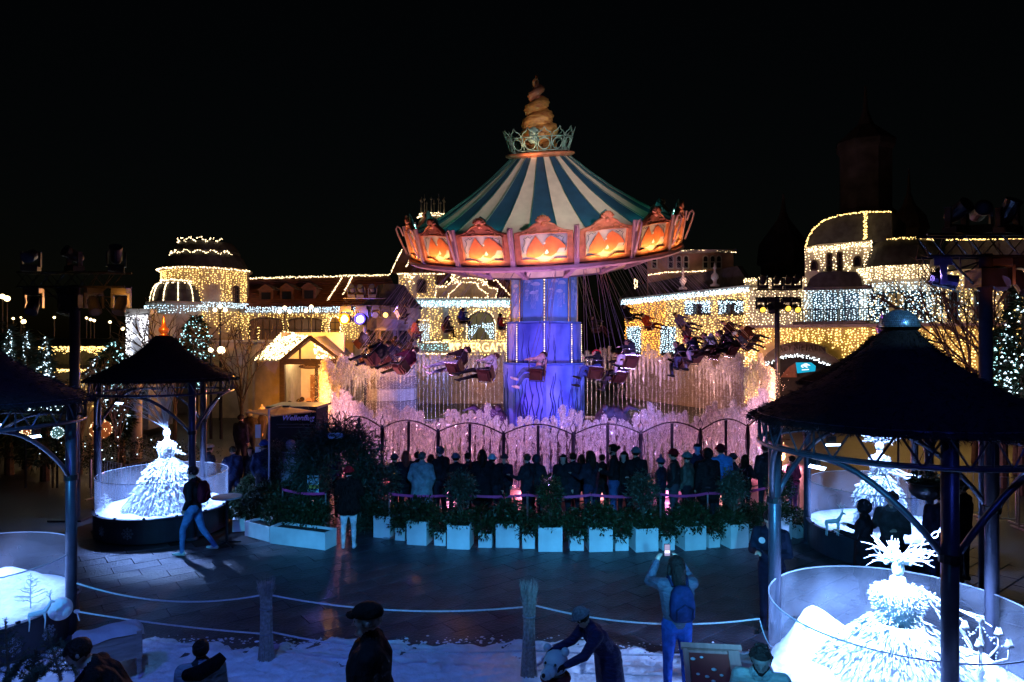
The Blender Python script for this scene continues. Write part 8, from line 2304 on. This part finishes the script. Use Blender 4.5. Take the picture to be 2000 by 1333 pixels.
# ---------------------------------------------------------------- foreground: broom posts, ropes, people, props
STRAW = mat('pale_twig', (.34, .31, .29), .85, 0, .35, 30, .3)
def snow_z(x, y): return .055 + max(0, 8.4 - y) * .15
def broom(px, bot, top, label, seed):
    rs = random.Random(seed); Y = EYE * F / (bot - CY) ; x = XZ(px, Y); zt = EYE - (top - CY) / F * Y
    o = empty('twig_bundle_post', (x, Y, .05), label, 'post', 'twig bundle rope posts')
    h = zt - .05
    for k in range(150):
        a = rs.uniform(0, 2 * PI); q = math.sqrt(rs.random()); b = MB()
        def R(z): return (.085 - .02 * math.exp(-((z - .62) / .25) ** 2) + .03 * max(0, .25 - z) * 3 + .05 * max(0, z - .85)) * q
        L = h * rs.uniform(.86, 1.04) if q > .3 else h
        P = [Vector((R(z) * math.cos(a) + rs.uniform(-.005, .005), R(z) * math.sin(a) + rs.uniform(-.005, .005), z)) for z in (0, .18, .42, .70, L * .88)]
        P.append(P[-1] + Vector((math.cos(a) * rs.uniform(0, .05), math.sin(a) * rs.uniform(0, .05), L * .12)))
        b.tube(P, [.007, .007, .007, .006, .004, .0015], 4)
        b.build('twig', STRAW, o)
    fine = MB()
    for k in range(120):
        a = rs.uniform(0, 2 * PI); z = h * .80; r = .07
        p = Vector((r * math.cos(a), r * math.sin(a), z)); fine.tube([p, p + Vector((math.cos(a) * .03 + rs.uniform(-.03, .03), math.sin(a) * .03, h * rs.uniform(.14, .26)))], [.0022, .0008], 3, cap=False)
    f = fine.build('fine_twigs', STRAW, o); f['kind'] = 'stuff'
    for z in (.34 * h, .66 * h):
        b = MB(); b.tube([(.078 * math.cos(t), .078 * math.sin(t), z) for t in np.linspace(0, 2 * PI, 16, endpoint=False)], .009, 5, closed=True); b.build('binding', mat('binding_cord', (.25, .27, .3), .8), o)
    return Vector((x, Y, 0))
B1 = broom(520, 1297, 1137, 'bound twig bundle post on the snow, left one', 1)
B2 = broom(1033, 1330, 1142, 'bound twig bundle post on the snow, right one', 2)
ROPE = mat('white_rope', (.62, .64, .70), .7, 0, .15, 60, .4)
def rope(A, B, sag, label, r=.011):
    A, B = Vector(A), Vector(B); n = 26; P = []
    for i in range(n + 1):
        t = i / n; q = A.lerp(B, t); q.z -= sag * 4 * t * (1 - t); P.append(q)
    b = MB(); b.tube(P, r, 6); o = b.build('rope', ROPE, org=(A + B) / 2, smooth=True); tag(o, label, 'rope', 'white barrier ropes')
LA = Vector((XZ(150, 9.44), 9.44, 0)); RD = Vector((XZ(1484, 8.36), 8.36, 0))
def at(v, z, dx=0): return (v.x + dx, v.y, z)
rope(at(LA, .95), at(B1, .91, -.08), .16, 'white rope sagging between left gazebo post and left twig bundle, upper one')
rope(at(LA, .56), at(B1, .40, -.08), .03, 'white rope between left gazebo post and left twig bundle, lower one')
rope(at(B1, .91, .08), at(B2, .93, -.08), .12, 'upper white rope between the two twig bundles')
rope(at(B1, .42, .08), at(B2, .38, -.08), .12, 'lower white rope between the two twig bundles')
rope(at(B2, .95, .08), at(RD, .90), .14, 'upper white rope from right twig bundle to the big gazebo')
rope(at(B2, .38, .08), at(RD, .50), .05, 'lower white rope from right twig bundle to the big gazebo')
rope((RD.x, RD.y, .88), (RD.x + .15, RD.y - .1, .60), .10, 'short white rope end looped at the big gazebo rim', .007)
kn = MB(); kn.sphere((0, 0, 0), .035, 8, 6, (1.3, .8, .8)); kn.tube([(0, 0, 0), (.05, -.02, -.12)], .010, 5); o = kn.build('rope_knot', ROPE, loc=(LA.x, LA.y, .56), smooth=True); tag(o, 'knotted rope end at the left gazebo post', 'knot')
# woman photographing the carousel
r_, inf = person('woman in grey puffer jacket and tight blue jeans photographing the carousel', (XZ(1322, 7.85), 7.85, snow_z(0, 7.85)), .08, h=1.66, top=(.10, .11, .17), topk='puffer', leg=(.02, .07, .30), shoe=(.03, .03, .03), hair=(.02, .012, .012), hairk='long',
                 arms=(((.25, .80, -.15), (-.52, .35, .9)), ((.25, .80, -.15), (-.52, .35, .9))), vox=.013, fingers=True, girth=1.12)
hh = [p2w(r_, inf, v) for v in inf['hands']]; mid = (hh[0] + hh[1]) / 2
backpack(r_, inf, (.015, .03, .12), 'navy blue rucksack worn by the woman photographing')
ph = empty('mobile_phone', (mid.x, mid.y + .02, mid.z + .06), 'mobile phone with bright screen held up by the photographing woman', 'phone')
b = MB(); b.box((0, 0, 0), (.072, .009, .148)); b.build('phone_body', BLACKM, ph); b = MB(); b.box((0, -.006, .0), (.064, .003, .136)); b.build('phone_screen', emis('phone_screen', (.45, .42, .7), .9), ph); b = MB(); b.box((0, -.008, -.02), (.06, .002, .03)); b.build('screen_image', emis('phone_screen_bright', (.8, .8, 1), 2.0), ph)
# man in flat cap
r_, inf = person('old man in dark coat and flat cap walking left in the foreground', (XZ(722, 5.15), 5.15, snow_z(0, 5.15)), PI / 2 + .12, h=1.74, top=(.012, .013, .02), leg=(.015, .015, .02), hat=(.012, .012, .014), hatk='cap', hair=(.2, .2, .2), skin=(.42, .36, .36), legs='stand', arms=('down', 'down'), vox=.012, face=True, fingers=True, coat=.8, girth=1.45, scarf=(.012, .012, .016))
# woman bending over the polar bear skating aid
r_, inf = person('bending person in navy puffer coat and grey beanie reaching for the white bear', (XZ(1192, 7.0), 7.0, snow_z(0, 7.0)), PI / 2 + .25, h=1.40, top=(.025, .03, .12), topk='puffer', leg=(.02, .02, .04), hat=(.20, .20, .24), glove=(.012, .012, .02), bend=.58, headpitch=.25, headyaw=-.7, arms=('reach', 'reach'), vox=.014, face=True, fingers=True, coat=.75, girth=1.18)
bx_, by2 = XZ(1085, 7.0), 7.0
br = empty('polar_bear_figure', (bx_, by2, snow_z(0, 7.0)), 'white polar bear figure with dark red scarf standing in the snow', 'figure', rotz=-.5)
PB = mat('bear_white', (.50, .62, .68), .4, 0, .06, 4)
b = MB(); b.lathe([(.16, 0), (.19, .06), (.19, .30), (.16, .48), (.10, .60), (.09, .64)], 20); b.build('body', PB, br, smooth=True)
b = MB(); b.sphere((0, 0, .74), .135, 18, 12, (.95, 1, .95)); b.tube([(0, -.10, .71), (0, -.21, .70)], [.075, .055], 12); b.sphere((0, -.235, .71), .05, 10, 8); b.build('head', PB, br, smooth=True)
for s in (-1, 1):
    b = MB(); b.sphere((s * .10, .02, .86), .045, 10, 8); b.build('ear', PB, br, smooth=True)
    b = MB(); b.sphere((s * .055, -.125, .775), .014, 8, 6); b.build('eye', BLACKM, br)
    b = MB(); b.tube([(s * .15, -.03, .48), (s * .20, -.12, .36), (s * .15, -.2, .34)], [.06, .05, .04], 9); b.build('paw', PB, br, smooth=True)
b = MB(); b.sphere((0, -.285, .725), .022, 8, 6); b.build('nose', BLACKM, br)
b = MB(); b.tube([(.115 * math.cos(t), .115 * math.sin(t), .585) for t in np.linspace(0, 2 * PI, 20, endpoint=False)], .045, 8, closed=True); b.bar((.10, -.13, .56), (.13, -.17, .28), .11, .035); b.build('scarf', mat('dark_red_scarf', (.10, .015, .03), .9, 0, .2, 30, .5), br)
# bearded man in pale jacket, kneeling or bending at the right
r_, inf = person('bearded dark haired man in pale green winter jacket bending down at the right', (XZ(1508, 5.7), 5.95, snow_z(0, 5.9) - .36), PI - .35, h=1.62, top=(.46, .50, .48), topk='puffer', leg=(.04, .04, .05), hair=(.03, .018, .018), hairk='curly', skin=(.17, .12, .12), beard=True, bend=.22, headpitch=.10, arms=('hold', 'hold'), vox=.011, face=True, fingers=True, girth=1.12, scarf=(.40, .48, .50))
# boy and child at the lower left, seen from behind
r_, inf = person('dark haired boy in black jacket bending forward at the bottom left', (XZ(252, 5.5), 5.5, snow_z(0, 5.5) - .08), PI * .62, h=1.62, top=(.010, .011, .014), leg=(.02, .02, .03), hair=(.015, .010, .010), skin=(.32, .27, .27), bend=.55, headpitch=.3, arms=('reach', 'reach'), vox=.013, face=True, fingers=True, girth=1.2)
r_, inf = person('child seen from behind in pale jacket with dark hood thrown back', (XZ(392, 5.9), 5.9, snow_z(0, 5.9) - .02), .35, h=1.28, top=(.16, .20, .28), topk='puffer', leg=(.03, .03, .05), hair=(.012, .010, .010), vox=.013, girth=1.3, scarf=(.04, .06, .08), fingers=True)
b = MB(); sp_ = inf['sp']
b.tube([sp_((-.16, -.10, 1.40)), sp_((0, -.20, 1.44)), sp_((.17, -.14, 1.50)), sp_((.25, -.10, 1.56))], [.06, .09, .085, .06], 9)
o = b.build('fur_hood', cloth((.010, .010, .016), kind='fur'), r_, smooth=True); o.location.z = inf['off']
# wooden trough with snow on top, lower left
WOODL = mat('weathered_plank', (.30, .25, .22), .75, 0, .25, 4, .25, 10, stretch=(1, 1, 6))
tr = empty('wooden_trough', (XZ(212, 8.5), 8.5, .34), 'weathered wooden trough heaped with snow behind the bottom left boy', 'trough', rotz=.55)
for k in range(3):
    b = MB(); b.box((0, -.17, .07 + k * .125), (.86, .03, .12)); b.build('plank', WOODL, tr)
    b = MB(); b.box((0, .17, .07 + k * .125), (.86, .03, .12)); b.build('plank', WOODL, tr)
    b = MB(); b.box((.43, 0, .07 + k * .125), (.03, .31, .12)); b.build('plank', WOODL, tr)
    b = MB(); b.box((-.43, 0, .07 + k * .125), (.03, .31, .12)); b.build('plank', WOODL, tr)
tr.scale = (.82, .9, .86)
for x in (-.40, .40):
    b = MB(); b.box((x, -.2, .2), (.07, .03, .40)); b.build('batten', WOODL, tr)
    for y in (-.15, .15):
        b = MB(); b.box((x, y, -.10), (.06, .06, .24)); b.build('leg', WOODL, tr)
V = []; Fq = []; n1, n2 = 26, 12
for i in range(n1 + 1):
    for j in range(n2 + 1):
        x, y = -.47 + .94 * i / n1, -.21 + .42 * j / n2
        e = min(i, n1 - i, 3) / 3 * min(j, n2 - j, 3) / 3
        V.append((x, y, .36 + .10 * e ** .5 + .02 * math.sin(x * 9) + .01 * math.sin(y * 21 + x * 15)))
for i in range(n1):
    for j in range(n2): a = i * (n2 + 1) + j; Fq.append((a, a + n2 + 1, a + n2 + 2, a + 1))
link_mesh('snow_cap', fast_mesh('snow_cap', V, Fq, mat('greyish_snow', (.55, .52, .56), .8, 0, .1, 6, .5, 14), True), tr)
tr2 = empty('wooden_box', (XZ(92, 5.6), 5.6, snow_z(0, 5.6)), 'corner of a weathered wooden box at the bottom left edge', 'box', rotz=-.5)
for k in range(4):
    b = MB(); b.box((-.165 + k * .11, 0, .42), (.10, .34, .025)); b.build('plank', WOODL, tr2)
b = MB(); b.box((0, 0, .20), (.40, .30, .40)); b.build('box_body', WOODL, tr2)
# wooden slope toy on the right, pink light put into its wood colour
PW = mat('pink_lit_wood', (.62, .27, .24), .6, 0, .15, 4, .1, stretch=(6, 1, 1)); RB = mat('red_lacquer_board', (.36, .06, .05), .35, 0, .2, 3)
ts = empty('wooden_play_slope', (XZ(1395, 6.3), 6.3, snow_z(0, 6.3)), 'slanted wooden crate with red inset board and bits of snow', 'crate', rotz=-.12)
M_ = Matrix.Rotation(math.radians(38), 3, 'X')
def tl_(x, y, z=0): v = M_ @ Vector((x, y, z)); return v + Vector((0, 0, .86))
b = MB(); b.box(tl_(0, 0, -.02), (.50, .46, .03), M=M_); b.build('back_board', PW, ts)
b = MB(); b.box(tl_(-.03, .02, .004), (.36, .33, .012), M=M_); b.build('red_inset', RB, ts)
for (x, y, w, h) in ((0, .245, .56, .05), (0, -.225, .56, .05), (-.245, 0, .04, .42), (.20, 0, .10, .42)):
    b = MB(); b.box(tl_(x, y, .015), (w, h, .045), M=M_); b.build('slat', PW, ts)
b = MB(); b.box((0, .0, .34), (.50, .34, .68)); b.build('crate_body', PW, ts)
for k, (x, y) in enumerate(((-.15, -.02), (-.07, -.04), (.0, .03), (.06, -.02), (-.02, -.08), (-.18, .12), (-.1, .14))):
    b = MB(); b.sphere(tl_(x, y, .018), .016 + .003 * (k % 3), 7, 5, (1.2, 1, .6)); b.build('snow_crumb', SNOW, ts, smooth=True)
# fir branches, bottom left
def fir_branch(base, tip, label, seed, L=.10, n=900, side=6):
    rs = random.Random(seed); base, tip = Vector(base), Vector(tip); o = empty('fir_branch', base, label, 'fir branch')
    pts = []; b = MB(); d = tip - base
    b.tube([(0, 0, 0), d * .5, d], [.014, .010, .005], 5)
    lines = [(Vector((0, 0, 0)), d)]
    x, y, z = frame_from(d)
    for k in range(side * 2):
        t = .15 + .75 * (k // 2) / side; s = 1 if k % 2 else -1
        p = d * t; e = (z * .6 + x * s + y * rs.uniform(-.3, .3)).normalized() * d.length * (.40 * (1.1 - t)); b.tube([p, p + e], [.007, .003], 4); lines.append((p, e))
    b.build('twig', BARK, o)
    P = []; D = []
    tot = sum(l[1].length for l in lines)
    for p, e in lines:
        m = int(n * e.length / tot)
        for i in range(m):
            q = p + e * rs.random(); P.append(tuple(q)); r = Vector((rs.gauss(0, 1), rs.gauss(0, 1), rs.gauss(0, 1))); D.append(tuple(r.normalized() + e.normalized() * .6))
    V, Fc = blades(np.array(P), np.array(D), RNG.uniform(.5, 1, len(P)) * .045, .005)
    ob = link_mesh('needles', fast_mesh('needles', V, Fc, FIR), o); ob['kind'] = 'stuff'
q = lambda px, py, Y: tuple(W(px, py, Y))
fir_branch(q(18, 1335, 6.2), q(10, 1210, 6.3), 'upright fir tip at the very left edge before the display', 1, n=1600)
fir_branch(q(120, 1330, 6.4), q(92, 1232, 6.6), 'fir branch before the glass rim left of the boy', 2, n=1500)
fir_branch(q(60, 1345, 5.9), q(70, 1270, 6.0), 'low dark fir branch between the two upright ones', 3, n=1500)
fir_branch(q(150, 1320, 6.8), q(118, 1250, 7.0), 'fir branch touching the wooden trough', 4, n=1400)
fir_branch(q(20, 1360, 5.6), q(110, 1290, 5.7), 'sprawling fir branch in the bottom left corner', 5, n=1800, side=8)
fir_branch(q(0, 1345, 5.8), q(50, 1285, 5.9), 'drooping fir branch in the bottom left corner', 6, n=1600)
